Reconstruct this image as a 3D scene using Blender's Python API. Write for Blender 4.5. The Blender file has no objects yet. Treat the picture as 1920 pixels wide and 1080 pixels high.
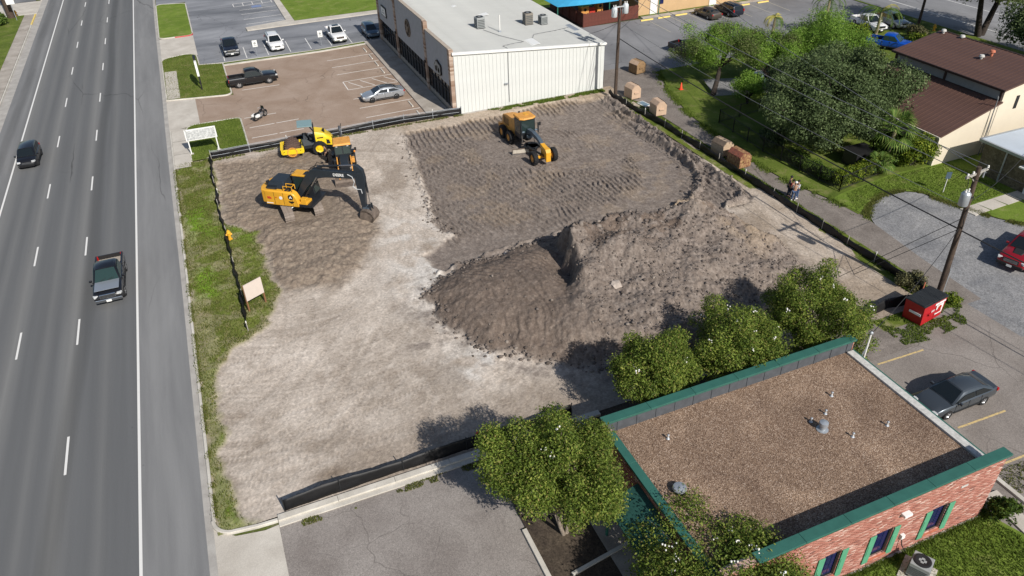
import bpy, bmesh, math, random
import numpy as np
from mathutils import Vector, Matrix
random.seed(7); RNG = np.random.default_rng(7)
scene = bpy.context.scene
COL = scene.collection
PI = math.pi
rad = math.radians

# ------------------------------------------------------------------ camera
def look(height, pitch, yaw, roll):
    p, y, r = rad(pitch), rad(yaw), rad(roll)
    f = Vector((math.sin(y)*math.cos(p), math.cos(y)*math.cos(p), -math.sin(p)))
    ri = Vector((math.cos(y), -math.sin(y), 0)); up = ri.cross(f)
    R = ri*math.cos(r) + up*math.sin(r); U = up*math.cos(r) - ri*math.sin(r)
    m = Matrix((R, U, -f)).transposed().to_4x4()
    m.translation = Vector((0, 0, height))
    return m
cam_data = bpy.data.cameras.new('camera'); cam = bpy.data.objects.new('camera', cam_data)
COL.objects.link(cam); scene.camera = cam
cam_data.sensor_width = 36.0; cam_data.lens = 26.5
cam_data.clip_start = 0.5; cam_data.clip_end = 3000
cam.matrix_world = look(31.0, 34.913, 21.629, -1.9145)

# ------------------------------------------------------------------ sky and sun
SUN_ELEV, SUN_DIR = 38.0, -78.0          # degrees: elevation, direction towards the sun (0 = +X, 90 = +Y)
world = bpy.data.worlds.new('World'); scene.world = world; world.use_nodes = True
wn, wl = world.node_tree.nodes, world.node_tree.links
sky = wn.new('ShaderNodeTexSky'); sky.sky_type = 'NISHITA'; sky.sun_disc = False
sky.sun_elevation = rad(SUN_ELEV); sky.sun_rotation = rad(90.0 - SUN_DIR)
sky.air_density = 1.0; sky.dust_density = 1.0; sky.ozone_density = 1.0
wl.new(sky.outputs[0], wn['Background'].inputs[0]); wn['Background'].inputs[1].default_value = 0.085
sd = bpy.data.lights.new('sun', 'SUN'); sd.energy = 4.9; sd.angle = rad(0.53); sd.color = (1.0, 0.95, 0.88)
sun = bpy.data.objects.new('sun', sd); COL.objects.link(sun)
sv = Vector((math.cos(rad(SUN_DIR))*math.cos(rad(SUN_ELEV)), math.sin(rad(SUN_DIR))*math.cos(rad(SUN_ELEV)), math.sin(rad(SUN_ELEV))))
sun.rotation_euler = sv.to_track_quat('Z', 'Y').to_euler(); sun.location = (20, -40, 60)
scene.view_settings.view_transform = 'Standard'; scene.view_settings.look = 'None'
scene.view_settings.exposure = 0.0; scene.view_settings.gamma = 1.0
scene.view_settings.use_curve_mapping = False

# ------------------------------------------------------------------ materials
def lin(r, g, b):
    f = lambda v: (v/12.92 if v <= 0.04045 else ((v+0.055)/1.055)**2.4)
    return (f(r/255), f(g/255), f(b/255), 1.0)
MATS = {}
def new_mat(name):
    m = bpy.data.materials.new(name); m.use_nodes = True; MATS[name] = m
    nt = m.node_tree
    return m, nt.nodes, nt.links, nt.nodes['Principled BSDF']
def node(N, t, **kw):
    n = N.new(t)
    for k, v in kw.items(): setattr(n, k, v)
    return n
def ramp(N, stops):
    r = N.new('ShaderNodeValToRGB'); e = r.color_ramp.elements
    while len(e) < len(stops): e.new(0.5)
    for el, (p, c) in zip(e, stops): el.position = p; el.color = c if len(c) == 4 else (*c, 1)
    return r
def coords(N, L, stretch=(1, 1, 1)):
    tc = N.new('ShaderNodeTexCoord'); mp = N.new('ShaderNodeMapping'); mp.inputs['Scale'].default_value = stretch
    L.new(tc.outputs['Object'], mp.inputs[0]); return mp.outputs[0]
def noise(N, L, co, scale, detail=4, rough=0.55, dist=0.0):
    n = N.new('ShaderNodeTexNoise'); n.inputs['Scale'].default_value = scale; n.inputs['Detail'].default_value = detail
    n.inputs['Roughness'].default_value = rough; n.inputs['Distortion'].default_value = dist
    L.new(co, n.inputs['Vector']); return n.outputs['Fac']
def mix(N, L, a, b, fac, mode='MIX'):
    m = N.new('ShaderNodeMix'); m.data_type = 'RGBA'; m.blend_type = mode
    for s, v in ((6, a), (7, b)):
        if hasattr(v, 'links') or hasattr(v, 'is_linked'): L.new(v, m.inputs[s])
        else: m.inputs[s].default_value = v
    if hasattr(fac, 'is_linked'): L.new(fac, m.inputs[0])
    else: m.inputs[0].default_value = fac
    return m.outputs[2]
def math_(N, L, op, a, b=0.0, clamp=False):
    m = N.new('ShaderNodeMath'); m.operation = op; m.use_clamp = clamp
    for i, v in enumerate((a, b)):
        if hasattr(v, 'is_linked'): L.new(v, m.inputs[i])
        else: m.inputs[i].default_value = v
    return m.outputs[0]
def bump(N, L, bsdf, h, strength, dist=0.02):
    b = N.new('ShaderNodeBump'); b.inputs['Strength'].default_value = strength; b.inputs['Distance'].default_value = dist
    L.new(h, b.inputs['Height']); L.new(b.outputs[0], bsdf.inputs['Normal'])
def plain(name, col, rough=0.6, metal=0.0, spec=0.5, coat=0.0, var=0.0, vscale=3.0, bmp=0.0, bscale=30.0):
    """one colour with slight dirt variation"""
    m, N, L, B = new_mat(name)
    B.inputs['Roughness'].default_value = rough; B.inputs['Metallic'].default_value = metal
    B.inputs['Specular IOR Level'].default_value = spec; B.inputs['Coat Weight'].default_value = coat
    B.inputs['Base Color'].default_value = col
    if var or bmp: co = coords(N, L)
    if var:
        f = noise(N, L, co, vscale, 5, 0.65)
        r = ramp(N, [(0.3, tuple(c*(1-var) for c in col[:3])), (0.7, tuple(min(1, c*(1+var)) for c in col[:3]))])
        L.new(f, r.inputs[0]); L.new(r.outputs[0], B.inputs['Base Color'])
    if bmp: bump(N, L, B, noise(N, L, co, bscale, 3), bmp)
    return m
def grainy(name, base, big, fine, speck=None, rough=0.9, s_big=0.25, s_fine=18.0, bmp=0.3, stretch=(1, 1, 1), crack=0.0, big_amt=1.0):
    """ground-like: large patches, fine grain, optional aggregate specks and cracks"""
    m, N, L, B = new_mat(name); co = coords(N, L); cs = coords(N, L, stretch)
    B.inputs['Roughness'].default_value = rough; B.inputs['Specular IOR Level'].default_value = 0.25
    f1 = noise(N, L, cs, s_big, 6, 0.6, 0.4); r1 = ramp(N, [(0.33, base), (0.67, big)]); L.new(f1, r1.inputs[0])
    f2 = noise(N, L, co, s_fine, 4, 0.7); r2 = ramp(N, [(0.3, (1-fine,)*3), (0.7, (1+fine,)*3)])
    L.new(f2, r2.inputs[0]); c = mix(N, L, r1.outputs[0], r2.outputs[0], 1.0, 'MULTIPLY')
    if speck:
        v = N.new('ShaderNodeTexVoronoi'); v.inputs['Scale'].default_value = speck[1]; L.new(co, v.inputs['Vector'])
        sv_ = ramp(N, [(0.0, tuple(x*(1-speck[0]) for x in (1, 1, 1))), (1.0, tuple(x*(1+speck[0]) for x in (1, 1, 1)))])
        L.new(v.outputs['Color'], sv_.inputs[0]); c = mix(N, L, c, sv_.outputs[0], 1.0, 'MULTIPLY')
    if crack:
        v = N.new('ShaderNodeTexVoronoi'); v.feature = 'DISTANCE_TO_EDGE'; v.inputs['Scale'].default_value = crack
        w = N.new('ShaderNodeVectorMath'); w.operation = 'ADD'; nn = N.new('ShaderNodeTexNoise'); nn.inputs['Scale'].default_value = 0.8
        L.new(co, nn.inputs['Vector']); L.new(co, w.inputs[0]); L.new(nn.outputs['Color'], w.inputs[1]); L.new(w.outputs[0], v.inputs['Vector'])
        rr = ramp(N, [(0.0, (1, 1, 1)), (0.012, (0, 0, 0))]); L.new(v.outputs[0], rr.inputs[0])
        gate = ramp(N, [(0.44, (0, 0, 0)), (0.56, (0.6, 0.6, 0.6))]); L.new(noise(N, L, co, 0.12, 2), gate.inputs[0])
        c = mix(N, L, c, (base[0]*0.4, base[1]*0.4, base[2]*0.4, 1), math_(N, L, 'MULTIPLY', rr.outputs[0], gate.outputs[0]))
    L.new(c, B.inputs['Base Color'])
    if bmp: bump(N, L, B, f2, bmp, 0.01)
    return m

# road asphalt: darker wheel lanes, pale seams between lanes, long streaks
def road_material():
    m, N, L, B = new_mat('road_asphalt'); co = coords(N, L); st = coords(N, L, (1.6, 0.035, 1))
    B.inputs['Roughness'].default_value = 0.9; B.inputs['Specular IOR Level'].default_value = 0.2
    sep = N.new('ShaderNodeSeparateXYZ'); tc = N.new('ShaderNodeTexCoord'); L.new(tc.outputs['Object'], sep.inputs[0])
    x = sep.outputs[0]
    def band(x0, w):
        d = math_(N, L, 'ABSOLUTE', math_(N, L, 'SUBTRACT', x, x0)); d = math_(N, L, 'DIVIDE', d, w)
        return math_(N, L, 'SUBTRACT', 1.0, math_(N, L, 'SMOOTH_MIN', d, 1.0), True)
    lane = band(-16.35, 0.75)
    for x0, w in ((-12.75, 0.85), (-19.4, 1.0), (-14.35, 0.5), (-17.9, 0.5), (-10.6, 0.5)):
        lane = math_(N, L, 'MAXIMUM', lane, math_(N, L, 'MULTIPLY', band(x0, w), 1.0 if w > 0.6 else 0.45))
    sh = N.new('ShaderNodeMapRange'); sh.interpolation_type = 'SMOOTHSTEP'
    sh.inputs['From Min'].default_value = -8.75; sh.inputs['From Max'].default_value = -8.6; L.new(x, sh.inputs[0])
    sl = N.new('ShaderNodeMapRange'); sl.interpolation_type = 'SMOOTHSTEP'
    sl.inputs['From Min'].default_value = -19.6; sl.inputs['From Max'].default_value = -20.3; L.new(x, sl.inputs[0])
    streak = ramp(N, [(0.25, (0.86, 0.86, 0.86)), (0.75, (1.12, 1.12, 1.11))]); L.new(noise(N, L, st, 1.0, 6, 0.6), streak.inputs[0])
    c = mix(N, L, (0.128, 0.131, 0.134, 1), (0.19, 0.19, 0.186, 1), lane)
    shoulder = ramp(N, [(0.35, (0.188, 0.189, 0.190)), (0.65, (0.235, 0.235, 0.234))]); L.new(noise(N, L, coords(N, L, (1, 0.12, 1)), 0.6, 6, 0.6, 0.5), shoulder.inputs[0])
    c = mix(N, L, c, shoulder.outputs[0], math_(N, L, 'MAXIMUM', sh.outputs[0], math_(N, L, 'MULTIPLY', sl.outputs[0], 0.8)))
    c = mix(N, L, c, streak.outputs[0], 0.75, 'MULTIPLY')
    f2 = noise(N, L, co, 25.0, 4, 0.75); r2 = ramp(N, [(0.3, (0.78,)*3), (0.7, (1.22,)*3)]); L.new(f2, r2.inputs[0])
    c = mix(N, L, c, r2.outputs[0], 1.0, 'MULTIPLY')
    # tar seams and small oil spots
    v = N.new('ShaderNodeTexVoronoi'); v.inputs['Scale'].default_value = 0.6; L.new(co, v.inputs['Vector'])
    sp = ramp(N, [(0.0, (0.35,)*3), (0.045, (1, 1, 1))]); L.new(v.outputs['Distance'], sp.inputs[0])
    c = mix(N, L, c, sp.outputs[0], 0.6, 'MULTIPLY')
    # sealed cracks wandering along and across the lanes, and old square patches
    for sc_, st_v, w_, g0 in ((0.10, (1.0, 0.25, 1), 0.004, 0.50), (0.22, (1.0, 0.5, 1), 0.006, 0.58)):
        v2 = N.new('ShaderNodeTexVoronoi'); v2.feature = 'DISTANCE_TO_EDGE'; v2.inputs['Scale'].default_value = sc_
        wv = N.new('ShaderNodeVectorMath'); wv.operation = 'ADD'; nz = N.new('ShaderNodeTexNoise'); nz.inputs['Scale'].default_value = 0.5; nz.inputs['Detail'].default_value = 5
        cs2 = coords(N, L, st_v); L.new(cs2, nz.inputs['Vector']); L.new(cs2, wv.inputs[0]); L.new(nz.outputs['Color'], wv.inputs[1]); L.new(wv.outputs[0], v2.inputs['Vector'])
        cr = ramp(N, [(0.0, (0.5,)*3), (w_, (1, 1, 1))]); L.new(v2.outputs[0], cr.inputs[0]); gt = ramp(N, [(g0, (0, 0, 0)), (g0+0.06, (1, 1, 1))]); L.new(noise(N, L, co, 0.05, 2), gt.inputs[0])
        c = mix(N, L, c, cr.outputs[0], gt.outputs[0], 'MULTIPLY')
    # curved tyre rubber streaks across the lanes
    w = N.new('ShaderNodeTexWave'); w.inputs['Scale'].default_value = 0.035; w.inputs['Distortion'].default_value = 6; w.inputs['Detail'].default_value = 3
    w.inputs['Detail Scale'].default_value = 0.3; L.new(coords(N, L, (1, 0.35, 1)), w.inputs['Vector'])
    wr = ramp(N, [(0.96, (1, 1, 1)), (0.995, (0.72, 0.72, 0.72))]); L.new(w.outputs['Fac'], wr.inputs[0])
    c = mix(N, L, c, wr.outputs[0], 0.8, 'MULTIPLY')
    L.new(c, B.inputs['Base Color']); bump(N, L, B, f2, 0.2, 0.008)
    return m
road_material()
grainy('blue_lot', (0.125, 0.132, 0.145, 1), (0.30, 0.306, 0.322, 1), 0.14, rough=0.85, s_big=0.16, stretch=(0.5, 1.3, 1), crack=0.25)
grainy('brown_lot', (0.285, 0.205, 0.15, 1), (0.37, 0.285, 0.225, 1), 0.15, (0.14, 22), s_big=0.3, crack=0.2)
grainy('front_lot', (0.215, 0.19, 0.172, 1), (0.30, 0.272, 0.248, 1), 0.2, (0.24, 20), s_big=0.35, crack=0.35)
grainy('east_lot', (0.20, 0.175, 0.155, 1), (0.28, 0.25, 0.225, 1), 0.2, (0.22, 20), s_big=0.3, crack=0.25)
grainy('alley_asphalt', (0.165, 0.142, 0.124, 1), (0.24, 0.21, 0.185, 1), 0.2, (0.25, 14), s_big=0.5)
grainy('gravel_pad', (0.17, 0.172, 0.178, 1), (0.29, 0.285, 0.28, 1), 0.25, (0.35, 12), s_big=0.35)
grainy('far_lot', (0.15, 0.15, 0.155, 1), (0.27, 0.27, 0.275, 1), 0.15, s_big=0.15, stretch=(1.0, 0.4, 1), crack=0.2)
grainy('concrete', (0.44, 0.40, 0.345, 1), (0.58, 0.54, 0.475, 1), 0.14, s_big=0.5, rough=0.9)
grainy('concrete_old', (0.30, 0.265, 0.225, 1), (0.44, 0.40, 0.35, 1), 0.18, s_big=0.6, rough=0.9)
grainy('kerb_concrete', (0.46, 0.43, 0.375, 1), (0.62, 0.585, 0.52, 1), 0.12, s_big=0.9, rough=0.9)
grainy('gutter_concrete', (0.33, 0.31, 0.285, 1), (0.44, 0.42, 0.385, 1), 0.14, s_big=0.9, rough=0.9)
grainy('mulch', (0.045, 0.034, 0.026, 1), (0.09, 0.07, 0.05, 1), 0.35, (0.4, 12), s_big=0.6)
def grass_material(name, dark, light, dry, dry_amt, patch=0.35):
    m, N, L, B = new_mat(name); co = coords(N, L)
    B.inputs['Roughness'].default_value = 0.95; B.inputs['Specular IOR Level'].default_value = 0.1
    r1 = ramp(N, [(0.3, dark), (0.7, light)]); L.new(noise(N, L, co, patch, 6, 0.65, 0.5), r1.inputs[0])
    f = noise(N, L, co, 9.0, 6, 0.8); r2 = ramp(N, [(0.25, (0.55,)*3), (0.75, (1.4,)*3)]); L.new(f, r2.inputs[0])
    c = mix(N, L, r1.outputs[0], r2.outputs[0], 1.0, 'MULTIPLY')
    dm = ramp(N, [(0.62-dry_amt*0.3, (0, 0, 0)), (0.8-dry_amt*0.3, (1, 1, 1))]); L.new(noise(N, L, co, 0.7, 6, 0.7, 0.3), dm.inputs[0])
    c = mix(N, L, c, dry, math_(N, L, 'MULTIPLY', dm.outputs[0], 0.75)); L.new(c, B.inputs['Base Color'])
    bump(N, L, B, f, 0.7, 0.05)
    return m
grass_material('lawn', (0.075, 0.11, 0.018, 1), (0.15, 0.195, 0.036, 1), (0.25, 0.22, 0.10, 1), 0.3)
grass_material('lawn_bright', (0.105, 0.165, 0.022, 1), (0.19, 0.26, 0.045, 1), (0.28, 0.26, 0.11, 1), 0.28)
grass_material('verge', (0.07, 0.105, 0.018, 1), (0.15, 0.185, 0.03, 1), (0.30, 0.26, 0.16, 1), 0.45)
grass_material('far_ground', (0.06, 0.085, 0.02, 1), (0.13, 0.15, 0.04, 1), (0.22, 0.2, 0.14, 1), 0.5, 0.05)
def worn_paint(name, col, lo=0.42, hi=0.56, under=(0.2, 0.19, 0.18, 1)):
    m, N, L, B = new_mat(name); co = coords(N, L); B.inputs['Roughness'].default_value = 0.8
    r = ramp(N, [(lo, under), (hi, col)]); L.new(noise(N, L, co, 5.0, 6, 0.75), r.inputs[0]); L.new(r.outputs[0], B.inputs['Base Color'])
worn_paint('road_paint', (0.72, 0.71, 0.68, 1), 0.2, 0.4, (0.4, 0.4, 0.4, 1))
worn_paint('lot_paint', (0.74, 0.71, 0.66, 1), 0.24, 0.42, (0.36, 0.3, 0.25, 1))
worn_paint('yellow_paint', (0.62, 0.46, 0.20, 1), 0.36, 0.52, (0.26, 0.22, 0.17, 1))
worn_paint('pale_yellow_paint', (0.45, 0.42, 0.32, 1), 0.36, 0.52, (0.22, 0.21, 0.2, 1))
worn_paint('red_paint', (0.5, 0.07, 0.06, 1), 0.3, 0.45, (0.4, 0.3, 0.26, 1))
worn_paint('blue_paint', (0.12, 0.22, 0.5, 1), 0.4, 0.6, (0.22, 0.23, 0.26, 1))
worn_paint('kerb_yellow', (0.78, 0.58, 0.16, 1), 0.3, 0.45, (0.5, 0.4, 0.22, 1))

# ------------------------------------------------------------------ mesh helpers
class MB:
    """collects simple solids and links them as ONE mesh object"""
    def __init__(s): s.v = []; s.f = []; s.m = []
    def add(s, vs, fs, mi=0):
        o = len(s.v); s.v.extend([tuple(p) for p in vs])
        for f in fs: s.f.append(tuple(i+o for i in f)); s.m.append(mi)
        return s
    def box(s, c, d, rz=0.0, mi=0, rot=None):
        x, y, z = d[0]/2, d[1]/2, d[2]/2
        vs = [Vector((a*x, b*y, e*z)) for e in (-1, 1) for a, b in ((-1, -1), (1, -1), (1, 1), (-1, 1))]
        M = rot if rot is not None else Matrix.Rotation(rz, 3, 'Z')
        c = Vector(c)
        return s.add([M@p + c for p in vs], [(3, 2, 1, 0), (4, 5, 6, 7), (0, 1, 5, 4), (1, 2, 6, 5), (2, 3, 7, 6), (3, 0, 4, 7)], mi)
    def beam(s, a, b, w, h, mi=0, up=(0, 0, 1), w2=None, h2=None):
        a, b = Vector(a), Vector(b); d = (b-a).normalized(); u = Vector(up)
        sd_ = d.cross(u)
        if sd_.length < 1e-4: sd_ = d.cross(Vector((1, 0, 0)))
        sd_.normalize(); u = sd_.cross(d)
        w2 = w if w2 is None else w2; h2 = h if h2 is None else h2
        vs = [p + sd_*(i*ww/2) + u*(j*hh/2) for p, ww, hh in ((a, w, h), (b, w2, h2)) for i, j in ((-1, -1), (1, -1), (1, 1), (-1, 1))]
        return s.add(vs, [(3, 2, 1, 0), (4, 5, 6, 7), (0, 1, 5, 4), (1, 2, 6, 5), (2, 3, 7, 6), (3, 0, 4, 7)], mi)
    def cyl(s, a, b, r0, r1=None, n=12, mi=0, caps=True):
        a, b = Vector(a), Vector(b); r1 = r0 if r1 is None else r1; d = (b-a).normalized()
        t = Vector((1, 0, 0)) if abs(d.x) < 0.9 else Vector((0, 1, 0)); e1 = d.cross(t).normalized(); e2 = d.cross(e1)
        vs = [p + (e1*math.cos(2*PI*i/n) + e2*math.sin(2*PI*i/n))*r for p, r in ((a, r0), (b, r1)) for i in range(n)]
        fs = [(i, i+n, (i+1) % n+n, (i+1) % n) for i in range(n)]
        if caps: fs += [tuple(range(n)), tuple(range(2*n-1, n-1, -1))]
        return s.add(vs, fs, mi)
    def tube(s, pts, r, n=6, mi=0):
        pts = [Vector(p) for p in pts]; rr = r if isinstance(r, (list, tuple)) else [r]*len(pts); rings = []
        prev = None
        for i, p in enumerate(pts):
            d = (pts[min(i+1, len(pts)-1)] - pts[max(i-1, 0)]).normalized()
            if prev is None:
                t = Vector((0, 0, 1)) if abs(d.z) < 0.9 else Vector((1, 0, 0)); e1 = d.cross(t).normalized()
            else:
                e1 = (prev - d*prev.dot(d)); e1 = e1.normalized() if e1.length > 1e-5 else d.orthogonal().normalized()
            prev = e1; e2 = d.cross(e1)
            rings.append([p + (e1*math.cos(2*PI*k/n) + e2*math.sin(2*PI*k/n))*rr[i] for k in range(n)])
        return s.loft(rings, mi)
    def loft(s, rings, mi=0, caps=True):
        n = len(rings[0]); vs = [p for r in rings for p in r]; fs = []
        for j in range(len(rings)-1):
            for i in range(n):
                k = (i+1) % n; fs.append((j*n+i, j*n+k, (j+1)*n+k, (j+1)*n+i))
        if caps: fs += [tuple(range(n-1, -1, -1)), tuple((len(rings)-1)*n+i for i in range(n))]
        return s.add(vs, fs, mi)
    def prism(s, poly, z0, z1, mi=0):
        return s.loft([[(x, y, z0) for x, y in poly], [(x, y, z1) for x, y in poly]], mi)
    def side(s, poly, y0, y1, mi=0):
        """polygon in x,z extruded along y"""
        return s.loft([[(x, y0, z) for x, z in poly], [(x, y1, z) for x, z in poly]], mi)
    def front(s, poly, x0, x1, mi=0):
        """polygon in y,z extruded along x"""
        return s.loft([[(x0, y, z) for y, z in poly], [(x1, y, z) for y, z in poly]], mi)
    def lathe(s, prof, n=16, axis='Z', c=(0, 0, 0), mi=0, caps=True):
        rings = []
        for r, h in prof:
            ring = []
            for i in range(n):
                a = 2*PI*i/n; p = (r*math.cos(a), r*math.sin(a), h)
                if axis == 'Y': p = (p[0], h, p[1])
                if axis == 'X': p = (h, p[0], p[1])
                ring.append((p[0]+c[0], p[1]+c[1], p[2]+c[2]))
            rings.append(ring)
        return s.loft(rings, mi, caps)
    def sphere(s, c, r, n=10, m=6, mi=0, sc=(1, 1, 1)):
        prof = [(max(1e-4, math.sin(PI*j/m)), math.cos(PI*j/m)) for j in range(m+1)]
        rings = [[(c[0]+r*sc[0]*p*math.cos(2*PI*i/n), c[1]+r*sc[1]*p*math.sin(2*PI*i/n), c[2]+r*sc[2]*h) for i in range(n)] for p, h in prof]
        return s.loft(rings, mi)
    def quad(s, a, b, c, d, mi=0): return s.add([a, b, c, d], [(0, 1, 2, 3)], mi)
    def mesh(s, name, mats, smooth=None):
        me = bpy.data.meshes.new(name); me.from_pydata(s.v, [], s.f)
        mats = [mats] if isinstance(mats, (str, bpy.types.Material)) else mats
        for m in mats: me.materials.append(MATS[m] if isinstance(m, str) else m)
        if len(mats) > 1: me.polygons.foreach_set('material_index', s.m)
        bm = bmesh.new(); bm.from_mesh(me); bmesh.ops.recalc_face_normals(bm, faces=bm.faces); bm.to_mesh(me); bm.free()
        if smooth is not None:
            me.polygons.foreach_set('use_smooth', [True]*len(me.polygons)); me.set_sharp_from_angle(angle=rad(smooth))
        me.update(); return me
    def build(s, name, mats, parent=None, smooth=None, bevel=0.0, segs=2, loc=None, rz=None):
        return link(name, s.mesh(name, mats, smooth), parent, bevel, segs, loc, rz)
def link(name, me, parent=None, bevel=0.0, segs=2, loc=None, rz=None):
    o = bpy.data.objects.new(name, me); COL.objects.link(o)
    if parent is not None: o.parent = parent
    if bevel:
        b = o.modifiers.new('bevel', 'BEVEL'); b.width = bevel; b.segments = segs; b.limit_method = 'ANGLE'; b.angle_limit = rad(35)
    if loc is not None: o.location = loc
    if rz is not None: o.rotation_euler[2] = rz
    return o
def tag(o, label, cat, group=None):
    o['label'] = label; o['category'] = cat
    if group: o['group'] = group
    return o
def thing(name, label, cat, loc=(0, 0, 0), rz=0.0, group=None):
    o = bpy.data.objects.new(name, None); COL.objects.link(o); o.location = loc; o.rotation_euler[2] = rz
    o.empty_display_size = 0.3
    return tag(o, label, cat, group)
def struct(o): o['kind'] = 'structure'; return o
def stuff(o): o['kind'] = 'stuff'; return o
def copy_tree(root, loc, rz, label):
    """a copy of a thing with copies of its parts and their sub-parts"""
    def cp(o, parent):
        c = o.copy(); COL.objects.link(c); c.parent = parent
        for ch in o.children: cp(ch, c)
        return c
    kids = list(root.children)
    r = root.copy(); COL.objects.link(r); r.location = loc; r.rotation_euler[2] = rz; r['label'] = label
    for ch in kids: cp(ch, r)
    return r
def np_mesh(name, V, F, mat, smooth=False, attrs=None, parent=None):
    """mesh object from numpy arrays (all faces with equal corner count)"""
    me = bpy.data.meshes.new(name); k = F.shape[1]
    me.vertices.add(len(V)); me.vertices.foreach_set('co', np.ascontiguousarray(V, np.float32).ravel())
    me.loops.add(F.size); me.loops.foreach_set('vertex_index', np.ascontiguousarray(F, np.int32).ravel())
    me.polygons.add(len(F)); me.polygons.foreach_set('loop_start', np.arange(0, F.size, k, dtype=np.int32))
    me.polygons.foreach_set('loop_total', np.full(len(F), k, np.int32))
    if smooth: me.polygons.foreach_set('use_smooth', np.ones(len(F), bool))
    me.materials.append(MATS[mat]); me.update(calc_edges=True); me.validate()
    if attrs:
        for an, arr in attrs.items():
            a = me.attributes.new(an, 'FLOAT_COLOR', 'POINT'); a.data.foreach_set('color', np.ascontiguousarray(arr, np.float32).ravel())
    return link(name, me, parent)

# numpy value noise
_T = np.random.default_rng(3).random((256, 256))
def vnoise(x, y, seed=0):
    x = x + seed*17.3; y = y + seed*9.1
    xi = np.floor(x).astype(int); yi = np.floor(y).astype(int); fx = x-xi; fy = y-yi
    fx = fx*fx*(3-2*fx); fy = fy*fy*(3-2*fy)
    a = _T[xi & 255, yi & 255]; b = _T[(xi+1) & 255, yi & 255]; c = _T[xi & 255, (yi+1) & 255]; d = _T[(xi+1) & 255, (yi+1) & 255]
    return a*(1-fx)*(1-fy) + b*fx*(1-fy) + c*(1-fx)*fy + d*fx*fy
def fbm(x, y, sc, oct=4, seed=0, gain=0.5):
    t = 0; a = 1; n = 0
    for o in range(oct):
        t = t + a*vnoise(x*sc, y*sc, seed+o*3); n += a; a *= gain; sc *= 2.03
    return t/n
def seg_dist(X, Y, pts, closed=False):
    d = np.full(X.shape, 1e9); P = list(pts) + ([pts[0]] if closed else [])
    for (x0, y0), (x1, y1) in zip(P[:-1], P[1:]):
        dx, dy = x1-x0, y1-y0; t = np.clip(((X-x0)*dx + (Y-y0)*dy)/(dx*dx+dy*dy+1e-9), 0, 1)
        d = np.minimum(d, np.hypot(X-x0-t*dx, Y-y0-t*dy))
    return d
def inside(X, Y, pts):
    r = np.zeros(X.shape, bool); n = len(pts)
    for i in range(n):
        (x0, y0), (x1, y1) = pts[i], pts[i-1]
        c = ((y0 > Y) != (y1 > Y)) & (X < (x1-x0)*(Y-y0)/(y1-y0+1e-12) + x0); r ^= c
    return r
def sdf(X, Y, pts): return np.where(inside(X, Y, pts), 1, -1)*seg_dist(X, Y, pts, True)
def sstep(a, b, x): t = np.clip((x-a)/(b-a), 0, 1); return t*t*(3-2*t)
# ------------------------------------------------------------------ ground, road, pavements
def sheet(name, poly, z, mat, parent=None):
    me = bpy.data.meshes.new(name); me.from_pydata([(x, y, z) for x, y in poly], [], [tuple(range(len(poly)))])
    bm = bmesh.new(); bm.from_mesh(me); bmesh.ops.recalc_face_normals(bm, faces=bm.faces)
    for f in bm.faces:
        if f.normal.z < 0: f.normal_flip()
    bm.to_mesh(me); bm.free(); me.materials.append(MATS[mat])
    o = link(name, me, parent)
    return o if parent else struct(o)
def rect(x0, y0, x1, y1): return [(x0, y0), (x1, y0), (x1, y1), (x0, y1)]
def arc(cx, cy, r, a0, a1, n=8): return [(cx+r*math.cos(rad(a0+(a1-a0)*i/n)), cy+r*math.sin(rad(a0+(a1-a0)*i/n))) for i in range(n+1)]
def offset_path(path, d):
    out = []
    for i, p in enumerate(path):
        a = Vector(path[max(i-1, 0)]); b = Vector(path[min(i+1, len(path)-1)]); t = (b-a).normalized()
        out.append((p[0]-t.y*d, p[1]+t.x*d))
    return out
def kerb(name, path, w=0.17, h=0.14, mat='kerb_concrete', z0=-0.02):
    l, r = offset_path(path, w/2), offset_path(path, -w/2); rings = []
    for a, b in zip(l, r):
        m = ((a[0]*0.85+b[0]*0.15), (a[1]*0.85+b[1]*0.15)); k = ((a[0]*0.15+b[0]*0.85), (a[1]*0.15+b[1]*0.85))
        rings.append([(a[0], a[1], z0), (a[0], a[1], h-0.03), (m[0], m[1], h), (k[0], k[1], h), (b[0], b[1], h-0.03), (b[0], b[1], z0)])
    return struct(MB().loft(rings).build(name, mat))
def resample(path, step):
    P = [Vector(p) for p in path]; out = [P[0]]
    for a, b in zip(P[:-1], P[1:]):
        n = max(1, int((b-a).length/step))
        out += [a.lerp(b, (i+1)/n) for i in range(n)]
    return [tuple(p) for p in out]

gm = MB()
for r_ in ((-600, -300, 800, 27.5), (-600, 74.0, 800, 1200), (-600, 27.5, -5.0, 74.0), (41.9, 27.5, 800, 74.0)):
    gm.quad(*[(x, y, -0.04) for x, y in rect(*r_)])
struct(gm.build('ground', 'far_ground'))
sheet('road', rect(-22.1, -60, -5.62, 420), 0.0, 'road_asphalt')
mk = MB()
for x in (-19.66, -8.67): mk.box((x, 180, 0.005), (0.15, 480, 0.002))
struct(mk.build('road_edge_line', 'road_paint'))
for k in range(-2, 13):
    for x in (-16.05, -12.43):
        if k >= 0 or x > -13: struct(MB().box((x, 36.75+12.22*k, 0.005), (0.13, 3.1, 0.002)).build('lane_dash', 'road_paint'))
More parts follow.
